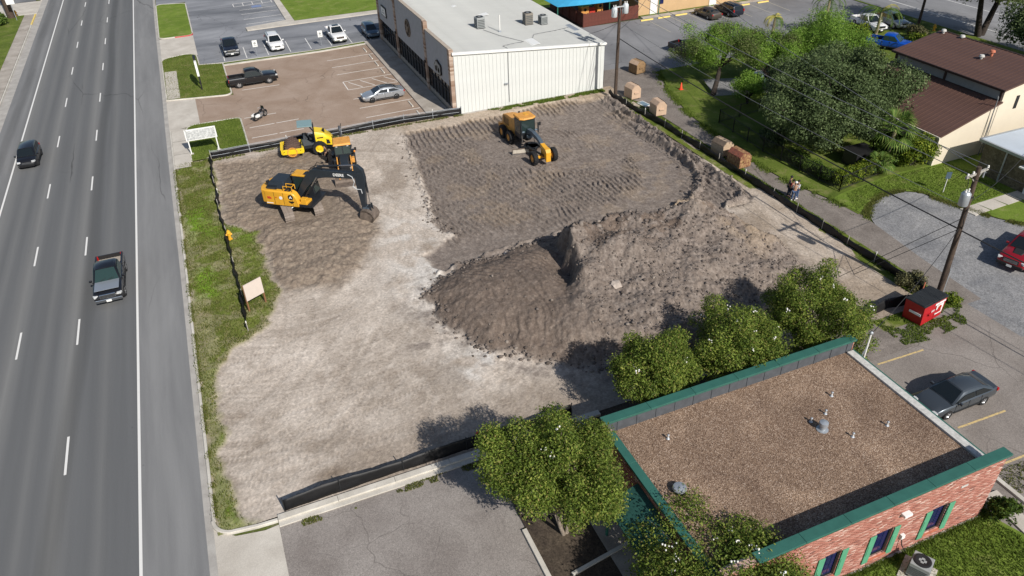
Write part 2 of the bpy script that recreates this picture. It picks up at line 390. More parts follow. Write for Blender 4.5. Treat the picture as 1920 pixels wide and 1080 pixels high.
# gutters and kerbs along the road (the concrete follows the slightly wavering asphalt edge)
def wob(y): return 0.06*math.sin(y*0.045) + 0.04*math.sin(y*0.13+1)
ys = [-40 + 2.0*i for i in range(0, 110)]
sheet('gutter_strip', [(-5.66+wob(y)*0.5, y) for y in ys] + [(-5.28, y) for y in reversed(ys)], 0.004, 'gutter_concrete')
sheet('gutter_strip_west', rect(-23.1, -40, -22.05, 400), 0.004, 'gutter_concrete')
kerb('kerb_west', [(-23.16, -40), (-23.16, 143.8)])
kerb('kerb_west_far', [(-23.16, 153.5), (-23.16, 400)])
m = MB().box((-23.16, 140.2, 0.075), (0.19, 6.8, 0.15)); struct(m.build('kerb_yellow_paint', 'kerb_yellow'))
for i in range(16):     # pavement slabs along the far side of the road
    y0 = 82 + i*4.0
    sheet('pavement_slab', rect(-24.72, y0+0.012, -23.27, min(143.8, y0+3.988)), 0.115, 'concrete_old')
sheet('west_lawn', rect(-60, -40, -24.74, 143.8), 0.10, 'lawn')
sheet('west_drive', rect(-60, 144.4, -23.0, 153.4), 0.012, 'concrete')
struct(MB().box((-41, 144.1, 0.06), (36, 0.5, 0.16)).build('west_drive_kerb', 'kerb_concrete'))
sheet('west_lot', rect(-90, 153.6, -24, 260), 0.006, 'far_lot')

# ---- islands, drives and pavement pads along the east side of the road
isl1 = arc(-4.3, 138.9, 0.95, 180, 90) + arc(-1.6, 138.2, 0.85, 90, 0) + arc(-1.6, 120.0, 0.85, 0, -90) + arc(-4.4, 120.1, 0.9, -90, -180)
sheet('grass_island_north', isl1, 0.11, 'lawn_bright')
kerb('kerb_island_north', isl1 + [isl1[0]])
red = arc(-1.6, 120.0, 0.87, 30, -90, 10) + [(-2.0, 119.12), (-3.2, 119.13)]
struct(MB().loft([[(x*1.0, y, 0.0), (x, y-0.02, 0.147), (x+0.05, y-0.11, 0.147), (x+0.05, y-0.11, 0.0)] for x, y in red]).build('kerb_red_paint', 'red_paint'))
sheet('drive_north', [(-5.28, 109.2), (-0.75, 109.2), (-0.75, 119.2), (-5.28, 119.2)], 0.012, 'concrete')
isl2 = [(-5.2, 92.75), (0.9, 91.5)] + arc(1.1, 92.3, 0.85, -80, 0, 5) + [(2.0, 103.7), (-0.85, 104.5), (-0.9, 108.3)] + arc(-2.4, 108.5, 1.5, 0, 90, 5) + arc(-3.7, 108.0, 1.6, 95, 180, 6)
sheet('grass_island_middle', isl2, 0.11, 'lawn')
kerb('kerb_island_middle', isl2 + [isl2[0]])
for i in range(3): sheet('pavement_slab', [(-5.1, 92.9+3.5*i), (-3.72, 92.85+3.5*i), (-3.68, 96.3+3.5*i), (-5.1, 96.35+3.5*i)], 0.13, 'concrete')
sheet('drive_south', [(-5.28, 83.0), (-2.15, 83.9), (-2.15, 92.0), (-5.28, 92.7)], 0.012, 'concrete')
isl3 = [(-3.58, 74.05), (-3.58, 82.6)] + arc(-2.6, 82.7, 0.95, 165, 95, 4) + [(1.4, 83.6)] + arc(1.5, 83.05, 0.5, 80, 0, 5) + [(1.95, 74.05)]
sheet('grass_island_south', isl3, 0.11, 'lawn')
kerb('kerb_island_south', isl3)
for i in range(3): sheet('pavement_slab', [(-5.1, 72.85+3.4*i), (-3.66, 72.8+3.4*i), (-3.66, 76.15+3.4*i), (-5.1, 76.2+3.4*i)], 0.13, 'concrete')
kerb('kerb_road_east', [(-5.2, 28.6), (-5.18, 60), (-5.2, 83.0)])
# ---- blue-grey lot
sheet('north_lot', [(-0.8, 104.55), (2.1, 103.95), (20.6, 104.35), (40, 104.4), (40, 117.4), (6.6, 117.4), (6.6, 119.3), (60, 119.3), (60, 230), (-5.2, 230), (-5.2, 140.0), (-0.75, 140.0)], 0.004, 'blue_lot')
sheet('north_lot_lane', [(6.7, 117.35), (60, 117.35), (60, 119.35), (6.7, 119.35)], 0.002, 'blue_lot')
def lines(name, segs, w, z, mat):
    for a, b in segs:
        a, b = Vector((*a, z)), Vector((*b, z)); d = (b-a); L_ = d.length
        struct(MB().box((0, 0, 0), (L_, w, 0.003)).build(name, mat, loc=(a+b)/2, rz=math.atan2(d.y, d.x)))
lines('stall_line', [((x, 104.75), (x+0.05, 109.9)) for x in (2.35, 5.15, 7.95, 10.85, 13.6, 16.4, 19.17, 21.85)], 0.1, 0.01, 'road_paint')
lines('stall_line', [((6.9, y), (12.5, y+0.1)) for y in (121.3, 124.2, 127.3, 130.0)], 0.1, 0.01, 'lot_paint')
lines('stall_line', [((6.3, 132.6), (12.4, 133.1)), ((6.3, 134.6), (12.4, 135.0))] + [((6.3+1.5*i, 132.6), (6.3+1.5*i, 134.6)) for i in range(5)], 0.1, 0.01, 'lot_paint')
sheet('accessible_mark', [(8.9, 130.7), (10.4, 130.7), (10.4, 132.0), (8.9, 132.0)], 0.01, 'blue_paint')
# walk and lawn beyond the lot
struct(MB().prism([(6.7, 117.5), (24.5, 117.6), (40, 117.6), (40, 119.2), (13.75, 119.3), (12.6, 120.4), (6.6, 119.2)], 0, 0.13).build('pavement_north', 'concrete'))
struct(MB().prism([(12.65, 120.42), (13.75, 119.33), (13.3, 160), (12.75, 160)], 0, 0.128).build('pavement_path', 'concrete'))
sheet('lawn_north', [(13.8, 119.4), (40, 119.3), (40, 137), (13.4, 137)], 0.12, 'lawn_bright')
# ---- brown lot
sheet('shop_lot', [(-2.15, 83.7), (2.1, 83.7), (2.05, 73.9), (20.7, 73.9), (20.7, 102.9), (2.05, 102.9), (2.1, 91.4), (-2.15, 91.9)], 0.004, 'brown_lot')
struct(MB().prism([(2.0, 102.75), (14.4, 102.6), (20.65, 103.1), (20.65, 103.4), (14.2, 102.95), (2.0, 103.15)], 0, 0.13).build('kerb_lot_north', 'kerb_concrete'))
sheet('grass_strip', [(1.9, 103.15), (14.2, 102.95), (20.65, 103.4), (20.65, 104.1), (14, 103.5), (1.9, 103.85)], 0.10, 'lawn')
struct(MB().prism([(-0.9, 104.42), (2.0, 103.86), (14, 103.52), (20.65, 104.12), (20.65, 104.3), (14, 103.7), (2.0, 104.05), (-0.9, 104.6)], 0, 0.12).build('kerb_strip_north', 'kerb_concrete'))
lines('stall_line', [((14.5, y), (20.6, y+0.15)) for y in (98.6, 95.6, 92.6, 80.45, 77.45)] + [((14.5, 83.5), (20.6, 83.6))], 0.1, 0.01, 'lot_paint')
lines('hatch_line', [((14.6, 89.72), (20.7, 89.78)), ((14.6, 86.74), (20.7, 86.8)), ((14.62, 86.74), (14.62, 89.72))] + [((15.2+1.45*i, 89.3), (16.4+1.45*i, 87.0)) for i in range(4)], 0.1, 0.011, 'lot_paint')
lines('stall_line', [((2.4, 83.3), (5.8, 83.3)), ((2.6, 80.3), (5.2, 80.38)), ((5.4, 80.38), (7.8, 80.45)), ((2.5, 77.4), (5.1, 77.45)), ((5.3, 77.46), (7.84, 77.5)), ((3.2, 92.5), (7.5, 92.35))], 0.1, 0.01, 'lot_paint')
for i, y in enumerate((100.6, 97.4, 94.4, 91.4, 79.1, 75.9)):
    o = MB().front([(-0.9, 0), (0.9, 0), (0.86, 0.1), (-0.86, 0.1)], -0.07, 0.07).build('parking_stop', 'kerb_concrete', loc=(19.95, y, 0.006), rz=0)
    tag(o, ['northernmost', 'second', 'third', 'fourth', 'fifth', 'southernmost'][i] + ' low concrete wheel stop before the shop pavement, counted from the far end', 'wheel stop', 'wheel stops in the shop lot')
for i in range(8):
    y0 = 73.95 + i*3.79
    struct(MB().prism(rect(20.68, y0+0.012, 23.15, y0+3.778), 0, 0.14).build('pavement_slab', 'concrete_old'))
# ---- south drive, front lot, kerb
sheet('drive_front', [(-5.28, 10), (-2.22, 10), (-2.22, 27.12), (-2.9, 27.05), (-4.3, 27.3), (-5.28, 28.2)], 0.012, 'concrete')
sheet('front_lot', [(-2.22, 5), (8.85, 5), (8.85, 22), (16, 22), (16, 27.1), (-2.22, 27.1)], 0.004, 'front_lot')
kerb('kerb_corner', arc(-4.2, 28.6, 1.05, 180, 255, 8) + [(-3.2, 27.42), (-2.22, 27.38)], 0.2, 0.15)
ks = struct(MB().box((6.6, 27.12, 0.03), (17.6, 0.35, 0.09)).build('kerb_front_apron', 'kerb_concrete'))
x = -2.2
while x < 14.8:
    o = MB().front([(-0.2, 0), (0.2, 0), (0.2, 0.15), (0.16, 0.18), (-0.2, 0.18)], 0.008, 3.03).build('kerb_stone', 'kerb_concrete', ks, loc=(x, 27.46, 0.0)); x += 3.04
# ---- planter by the brick building (west side)
struct(MB().prism([(8.75, 8), (8.98, 8), (8.98, 21.8), (8.75, 21.8)], 0, 0.16).build('kerb_planter', 'kerb_concrete'))
sheet('planter_soil', rect(8.98, 8, 13.9, 27.0), 0.08, 'mulch')
struct(MB().box((11.6, 18.85, 0.1), (3.4, 0.18, 0.16), rad(8)).build('planter_edge', 'kerb_concrete'))
sheet('entry_pavement', rect(12.0, 15.5, 13.9, 21.0), 0.1, 'concrete_old')
# ---- east side: alley, gravel, lots, lawns
sheet('east_lot', [(29.3, -10), (70, -10), (70, 22), (45, 27.4), (36, 27.4), (30.3, 23.4)], 0.004, 'east_lot')
sheet('gravel_pad', [(43.8, 22.5), (75, 18), (75, 26), (56.5, 32.0), (55.3, 33.8), (54.4, 36.0), (53.7, 38.1), (53.3, 39.7), (51.8, 40.7), (50.0, 40.7), (48.2, 40.0), (47.2, 39.2), (46.4, 38.0), (44.5, 34), (43.6, 29)], 0.008, 'gravel_pad')
sheet('alley', [(42.75, 26.5), (45.0, 26.5), (45.4, 32), (46.2, 38.6), (45.7, 42), (44.7, 45.7), (44.4, 51.3), (45.6, 62.9), (47.5, 70), (50, 76.5), (50, 79), (41.0, 79), (41.2, 72.5), (42.9, 68), (42.9, 60)], 0.012, 'alley_asphalt')
sheet('office_lot', [(40.6, 76), (91, 76), (92.6, 84), (92.6, 96.0), (59.6, 96.0), (50.3, 96.2), (40.6, 104)], 0.002, 'far_lot')
sheet('lawn_yard', [(46.0, 39.0), (48.2, 40.05), (50, 40.75), (51.8, 40.75), (53.35, 39.72), (53.75, 38.1), (54.45, 36), (55.35, 33.8), (56.6, 32), (75, 26), (75, 60), (93, 60), (93, 84), (91, 76), (50.2, 76), (47.6, 70), (45.7, 62.9), (44.5, 51.3), (44.8, 45.7), (45.8, 42)], 0.035, 'lawn')
sheet('lawn_house', [(46.3, 39.2), (48.2, 40.1), (50, 40.8), (51.8, 40.8), (53.4, 39.75), (53.8, 38.1), (54.5, 36), (55.4, 33.8), (56.7, 32), (66, 29), (66, 43.2), (53.5, 43.2), (47.6, 42.4), (45.9, 42)], 0.06, 'lawn_bright')
for i in range(4): struct(MB().prism([(53.85+1.9*i+0.01, 36.15+0.07*i), (55.74+1.9*i, 36.2+0.07*i), (55.85+1.9*i, 34.95+0.07*i), (54.1+1.9*i+0.01, 34.85+0.07*i)], 0, 0.09).build('path_slab', 'concrete'))
sheet('yard_pad', [(51, 66), (64, 62), (66, 66), (53, 71)], 0.045, 'gravel_pad')
sheet('lawn_south', [(-1, -10), (29.2, -10), (30.6, 12), (30.0, 13.6), (13, 13.6)], 0.06, 'lawn_bright')
struct(MB().prism([(30.5, 10.5), (31.35, 10.5), (31.7, 14.3), (30.9, 14.35)], 0, 0.1).build('path_east_side', 'concrete'))
struct(MB().prism([(32.25, 8), (32.5, 8), (32.48, 14.9), (32.23, 14.95)], 0, 0.14).build('kerb_east_side', 'kerb_concrete'))
lines('stall_line', [((33.6, 24.2), (37.2, 24.1)), ((33.6, 18.3), (37.1, 18.2)), ((33.5, 15.45), (37.0, 15.35)), ((32.6, 21.35), (36.0, 21.25))], 0.12, 0.012, 'yellow_paint')
lines('stall_line', [((63.8, 95.2), (63.7, 90.2)), ((60.0, 94.3), (59.8, 88.6)), ((66.8, 95.4), (66.6, 90.2)), ((77.8, 95.1), (77.5, 89)), ((74.2, 95.2), (74.0, 89.5)), ((70.5, 95.2), (70.3, 89.5)), ((81, 95.2), (80.7, 89.5)), ((83.5, 84.5), (83, 88.5))], 0.11, 0.012, 'pale_yellow_paint')
sheet('street_east', rect(93.2, -50, 112, 300), 0.0, 'far_lot')
lines('street_line', [((97.2, 20), (97.2, 200)), ((104.5, 20), (104.5, 200))], 0.15, 0.006, 'road_paint')
sheet('street_verge', [(90.2, 60), (93.1, 60), (93.1, 100), (92.7, 100), (92.7, 84)], 0.05, 'lawn')
sheet('grass_strip_alley', [(41.2, 27.0), (42.95, 26.4), (43.0, 30), (42.8, 45), (42.75, 60), (42.8, 68), (41.1, 72.6), (40.4, 76), (39, 76), (40.6, 71)], 0.03, 'verge')

# ------------------------------------------------------------------ the building site: one relief of the earth
SX, SY = 0.052, 0.098
gx = np.arange(-5.1, 42.3, SX); gy = np.arange(27.62, 74.0, SY)
X, Y = np.meshgrid(gx, gy, indexing='ij')
wx = X + (fbm(X, Y, 0.6, 4, 1)-0.5)*1.6; wy = Y + (fbm(X, Y, 0.6, 4, 5)-0.5)*1.6
PAD = [(16.9, 71.5), (15.0, 57), (14.2, 53.5), (15.0, 50), (11.6, 48.4), (12.7, 45.4), (17.6, 45.2), (26, 45.6), (31, 45.9), (34.5, 45.2), (37.6, 44.6), (40.4, 45.4), (41.0, 58), (41.0, 70.6), (36, 72.2), (30, 71.9)]
PILE = [(10.2, 42.2), (12.1, 44.8), (16.6, 45.5), (20.0, 46.0), (26, 45.7), (31, 44.9), (34.4, 43.9), (36.3, 41.2), (36.9, 36.5), (36.0, 31.5), (30, 29.2), (22, 29.3), (17.2, 31.2), (14.6, 33.5), (11.9, 35.9), (10.6, 39.0)]
EXC = [(-1.9, 72.6), (2.9, 73.0), (9.6, 72.2), (10.0, 68), (9.0, 64), (10.4, 58.3), (9.9, 54.5), (7.6, 48.5), (5.1, 46.3), (0.7, 47.3), (0.35, 53.5), (-0.5, 57.5), (-1.9, 60)]
GRASS = [(-5.2, 27.4), (-3.3, 27.5), (-4.1, 29.5), (-4.4, 33), (-4.5, 37.5), (-3.6, 41.4), (-2.0, 43.0), (0.0, 44.7), (0.55, 47.2), (0.6, 50), (0.35, 53.5), (0.4, 56.8), (-0.9, 58.5), (-1.9, 60), (-1.95, 74.2), (-5.2, 74.2)]
s_pad, s_pile, s_exc, s_gr = (sdf(wx, wy, p) for p in (PAD, PILE, EXC, GRASS))
pad = sstep(-0.35, 0.35, s_pad); pile_m = sstep(-0.15, 0.5, s_pile); exc = sstep(-0.6, 0.9, s_exc); grs = sstep(-0.35, 0.35, s_gr)
Z = 0.03 + 0.10*(fbm(X, Y, 0.16, 3, 2)-0.5) + 0.012*(fbm(X, Y, 1.5, 3, 8)-0.5)
Z += 0.10*grs*(fbm(X, Y, 2.2, 4, 31)) + 0.04*grs
# wheel ruts in the pale haul road
R0 = np.hypot(X-3.0, (Y-52.0)*1.0); A0 = np.arctan2(Y-52.0, X-3.0)
rut = 0.10*vnoise(R0*2.0, A0*2.6, 40) + 0.13*vnoise(R0*5.5, A0*3.8, 43) + 0.13*vnoise(R0*11.0, A0*6.0, 45) + 0.64*fbm(X, Y, 0.30, 6, 41, 0.62)
trk = np.zeros_like(X); rt = random.Random(5)
for k in range(26):                          # single passes of trucks: pairs of tyre prints on sweeping arcs
    ca, cb_ = rt.uniform(-30, 2), rt.uniform(44, 66); rr0 = math.hypot(rt.uniform(1, 12)-ca, rt.uniform(30, 44)-cb_)
    if k % 3 == 0: ca, cb_ = rt.uniform(30, 70), rt.uniform(8, 60); rr0 = math.hypot(rt.uniform(6, 14)-ca, rt.uniform(40, 62)-cb_)
    q = np.hypot(X-ca, Y-cb_); al = np.arctan2(Y-cb_, X-ca)*rr0
    for w_ in (-0.95, 0.95):
        trk = np.maximum(trk, sstep(0.24, 0.12, np.abs(q-rr0-w_))*(0.55+0.45*np.sin(al*22+q*9))*sstep(0.38, 0.55, fbm(X, Y, 0.13, 2, 200+k)))
trk *= 0.9
rut = np.clip(0.5 + (rut-0.5)*1.45 - 0.24*trk + 0.05, 0, 1)
pale_m = (1-pad)*(1-pile_m)*(1-exc)*(1-grs)
Z += pale_m*(0.016*(rut-0.5) - 0.022*trk)
# pad: machine tracks with grouser ribs, lanes circling the middle
cx0, cy0 = 28.0, 60.5
rr = np.hypot((X-cx0)/1.15, (Y-cy0)); th = np.arctan2(Y-cy0, (X-cx0)/1.15)
warp = (fbm(X, Y, 0.35, 3, 12)-0.5)*3.0
def ribs(lane_c, along, lane_w, seed, pitch=0.48):
    lane = np.floor(lane_c/lane_w); lf = lane_c/lane_w-lane
    ph = _T[(lane.astype(int)*7+seed) & 255, (lane.astype(int)*13+seed) & 255]*0.9
    u = along/pitch + (ph + (fbm(X, Y, 0.7, 3, seed)-0.5)*4.5)/6.283; u = u-np.floor(u)
    r = np.where(u < 0.22, u/0.22, 1-(u-0.22)/0.78)*(0.7+0.6*fbm(X, Y, 3.0, 2, seed+2))
    return (r**1.3)*(0.72+0.28*sstep(0.0, 0.14, lf)*sstep(1.0, 0.86, lf))
oval = sstep(13.5, 12.0, rr + warp*0.5); west = sstep(24.5, 22.5, X + warp*0.8)
north = sstep(67.0, 68.5, Y + warp*0.5)
t_oval = ribs(Y + warp*0.6 + 0.012*(X-28)**2, X + 0.15*(Y-60) + warp*0.4, 0.62, 3, 0.46)
t_west = ribs(Y*0.96 - X*0.28 + warp*0.5, X*0.96 + Y*0.28, 0.62, 9, 0.5)
t_north = ribs(Y + warp*0.2, X + 0.1*warp, 0.9, 21, 0.55)
tr = t_oval*(1-west)*(1-north) + t_west*west*(1-north) + t_north*north
smooth_zone = sstep(0.56, 0.64, fbm(X, Y, 0.17, 3, 50)) * (1-west*0.6)
rb_ = np.hypot((X-28.0)/9.0, (Y-57.8)/10.6) + 0.10*(fbm(X, Y, 0.4, 3, 53)-0.5)
band = sstep(0.25, 0.15, np.abs(rb_-1.02)) * sstep(26, 30, X + 0.15*(60-Y))       # freshly bladed curve on the east side
south_smooth = sstep(50.8, 48.0, Y + 0.20*(X-15) + warp*0.5 - 0.05*(X-15))
tr *= (1-0.85*np.clip(smooth_zone*0.75 + band + south_smooth, 0, 1))
trk_m = pad*(1-pile_m)
Z += trk_m*(0.24*tr - 0.24 + 0.05*(fbm(X, Y, 2.5, 3, 15)-0.5))
# faint blade passes where the pad is smooth
Z += trk_m*np.clip(south_smooth+band, 0, 1)*0.03*vnoise((Y+0.12*X)*3.0, X*0.25, 77)
def windrow(pts, w, h, seed):
    d = seg_dist(X + (fbm(X, Y, 1.0, 3, seed)-0.5)*0.9, Y + (fbm(X, Y, 1.0, 3, seed+4)-0.5)*0.9, pts)
    return h*sstep(w, 0, d)*(0.35+1.1*fbm(X, Y, 2.0, 4, seed+8))
wind = [(38.6, 61.0), (39.2, 57), (39.2, 53.2), (38.4, 50.4), (36.9, 48.2), (34.6, 46.7), (31.6, 46.0)]
berm = [(40.4, 70.5), (40.2, 64), (40.1, 58), (40.0, 51), (40.0, 47), (39.3, 45.2), (37.6, 44.8)]
Z += windrow(wind, 0.5, 0.5, 60) + windrow(berm, 0.6, 0.55, 66) + windrow([(b[0]-0.9, b[1]) for b in berm[:5]], 0.45, 0.35, 71)
Z += windrow([(12.0, 45.2), (16.6, 46.4), (20, 46.9), (25, 46.8)], 0.4, 0.25, 90) + windrow([(16.9, 71.4), (14.9, 57), (14.2, 53.5), (15.0, 50)], 0.3, 0.14, 95)
# the excavated corner: rough brown soil, a shallow bowl at the north-west
Z += exc*(0.30*(fbm(X, Y, 0.5, 4, 22)-0.35) + 0.30*(fbm(X, Y, 1.7, 4, 23)-0.5) + 0.10*(fbm(X, Y, 5.0, 2, 29)-0.5))
Z += 0.30*sstep(0.0, 2.6, s_exc)*sstep(72, 66, Y)
bowl = np.exp(-(((X-1.2)/3.0)**2 + ((Y-66.2)/4.5)**2)); Z -= 0.55*bowl*exc
# the spoil heap
def saw(u): u = u-np.floor(u); return np.where(u < 0.3, u/0.3, 1-(u-0.3)/0.7)-0.5
dp = np.maximum(s_pile, 0)
cw = 0.42 + 3.4*sstep(38.6, 34.0, Y)
cut = sstep(-1.0, 1.0, ((X - (19.6 + 0.30*(Y-37.5))) + (fbm(X, Y, 0.9, 3, 81)-0.5)*1.2)/cw)      # west-facing broken scarp
low = (1.9*(1-np.exp(-dp*0.42))) * (1.0 + 0.25*(fbm(X, Y, 0.35, 3, 82)-0.5))
low = low*(1 - 0.55*np.exp(-(((X-20.2)/1.6)**2 + ((Y-40.5)/3.0)**2)))
ridge = 3.7 - 2.4*np.clip((41.8-Y)/12.0, 0, 1)**1.1 - 0.9*np.clip((X-27)/10.0, 0, 1)
high = np.minimum(dp*0.95, ridge + 1.5*(fbm(X, Y, 0.28, 3, 84)-0.5)) * (0.82+0.36*fbm(X, Y, 0.5, 3, 85))
gul = vnoise((X+0.5*Y)*0.9, (Y-0.5*X)*0.12, 88)
high = high + 0.35*(gul-0.5)*sstep(0.3, 1.5, high)
heap = low*(1-cut) + high*cut
clod = np.abs(fbm(X, Y, 2.6, 4, 86, 0.62)-0.5)*2
rough = (0.5 + 0.5*cut)*sstep(0.05, 0.6, s_pile)
Z += heap + pile_m*(rough*0.20*(clod-0.35) + 0.11*rough*(fbm(X, Y, 6.0, 2, 87)-0.5))
Z += (1-cut)*sstep(0.8, 1.6, dp)*0.095*(saw((X + 0.055*(Y-38)**2 + 3.2*(fbm(X, Y, 0.22, 3, 91)-0.5))/0.55)*(0.1+1.2*vnoise(X*0.8, Y*0.5, 92)))     # bucket scrapes on the low lobe
Z += sstep(-0.5, 0.1, s_pile)*sstep(1.0, 0.2, s_pile)*0.30*(fbm(X, Y, 2.2, 3, 93)-0.45)           # crumbled toe
edge = np.minimum.reduce([X-gx[0], gx[-1]-X, Y-gy[0], gy[-1]-Y]); Z = Z*sstep(-0.2, 0.7, edge) + 0.05*(1-sstep(-0.2, 0.7, edge))
# flat stands for the machines
for (mx, my, mr, mz) in ((4.7, 59.6, 2.6, 0.16), (9.15, 62.4, 2.0, 0.04), (6.9, 71.2, 2.6, 0.06), (9.7, 66.0, 2.6, 0.04), (27, 63, 4.2, -0.1)):
    k = sstep(mr+1.2, mr-0.6, np.hypot(X-mx, Y-my)); Z = Z*(1-k*0.9) + (mz + 0.1*(Z-mz))*k*0.9
tan_ = np.clip(sstep(0.5, 0.62, fbm(X, Y, 0.45, 4, 33))*1.3*np.exp(-((Y-46.3+0.08*(X-30))/0.8)**2)*sstep(22, 27, X)
               + 0.9*np.exp(-(((X-34.2)/2.3)**2 + ((Y-39)/3.2)**2))*sstep(0.4, 0.6, fbm(X, Y, 0.5, 3, 35))
               + 0.28*sstep(0.54, 0.66, fbm(X, Y, 0.5, 5, 37))*pad*oval + 0.5*sstep(70.8, 71.6, Y + warp*0.3)*sstep(15, 18, X)
               + 0.35*pale_m*sstep(36.5, 38.5, X), 0, 1)
dark = np.clip(np.maximum(pad, sstep(-0.25, 0.25, s_pile)), 0, 1)
dark = np.maximum(dark, 0.85*np.exp(-((np.hypot((X-8.7)/1.3, (Y-38.0)/1.0))**2))*sstep(0.4, 0.6, fbm(X, Y, 1.2, 4, 39)))
spill = sstep(-2.6, 0, s_pile + (fbm(X, Y, 0.9, 4, 44)-0.5)*3.2)*0.75*pale_m; dark = np.maximum(dark, spill*sstep(0.45, 0.7, fbm(X, Y, 1.6, 4, 45)))
brown = np.maximum(exc, 0.65*pale_m*sstep(33.5, 29.5, Y + warp)*sstep(-1, 4, X))
brown = np.maximum(brown, pale_m*sstep(0.54, 0.70, fbm(X, Y, 0.22, 6, 47, 0.6))*0.6)
white = pale_m*np.clip(np.exp(-(((X-12.2)/3.2)**2 + ((Y-46.5)/8.5)**2)) + np.exp(-(((X-11.5)/2.6)**2 + ((Y-34.3)/1.6)**2)), 0, 1)*sstep(0.35, 0.62, fbm(X, Y, 0.8, 4, 49))
ix, iy = len(gx), len(gy); I = np.arange(ix*iy).reshape(ix, iy)
F = np.stack([I[:-1, :-1].ravel(), I[1:, :-1].ravel(), I[1:, 1:].ravel(), I[:-1, 1:].ravel()], 1)
V = np.stack([X.ravel(), Y.ravel(), Z.ravel()], 1)
lush = sstep(0.42, 0.58, fbm(X, Y, 0.35, 4, 52))*np.maximum(np.exp(-((X+3.9)/1.0)**2)*sstep(44, 50, Y)*sstep(70, 62, Y), 0.45)
redm = np.exp(-(((X-1.0)/1.5)**2 + ((Y-29.3)/0.7)**2)); brown = np.maximum(brown, redm); Z += 0.25*redm*fbm(X, Y, 1.5, 3, 55)
dryg = sstep(0.50, 0.60, fbm(X, Y, 0.7, 5, 57) + 0.12*sstep(47, 40, Y) + 0.10*sstep(1.2, 0.1, s_gr) + 0.14*sstep(-4.4, -5.0, X))
zoneA = np.stack([dark, brown, grs*(1-0.36*dryg), np.maximum(tan_, grs*0.8)], -1).reshape(-1, 4)
zoneB = np.stack([rut, white, lush, cut*pile_m], -1).reshape(-1, 4)
damp_shade = cut*pile_m*sstep(0.46, 0.56, fbm(X, Y, 0.8, 5, 63, 0.6) + 0.10*sstep(39.5, 43.5, Y) - 0.05)*sstep(37.5, 41.5, Y + (fbm(X, Y, 0.3, 3, 64)-0.5)*6)  # damp soil plus shadow between crest clods, both painted as darker colour
zoneC = np.stack([np.maximum((1-cut)*pile_m, damp_shade*1.5), trk, tr*trk_m, 0*X], -1).reshape(-1, 4)
def height(x, y):
    i = min(max(int(round((x-gx[0])/SX)), 0), ix-1); j = min(max(int(round((y-gy[0])/SY)), 0), iy-1); return float(Z[i, j])
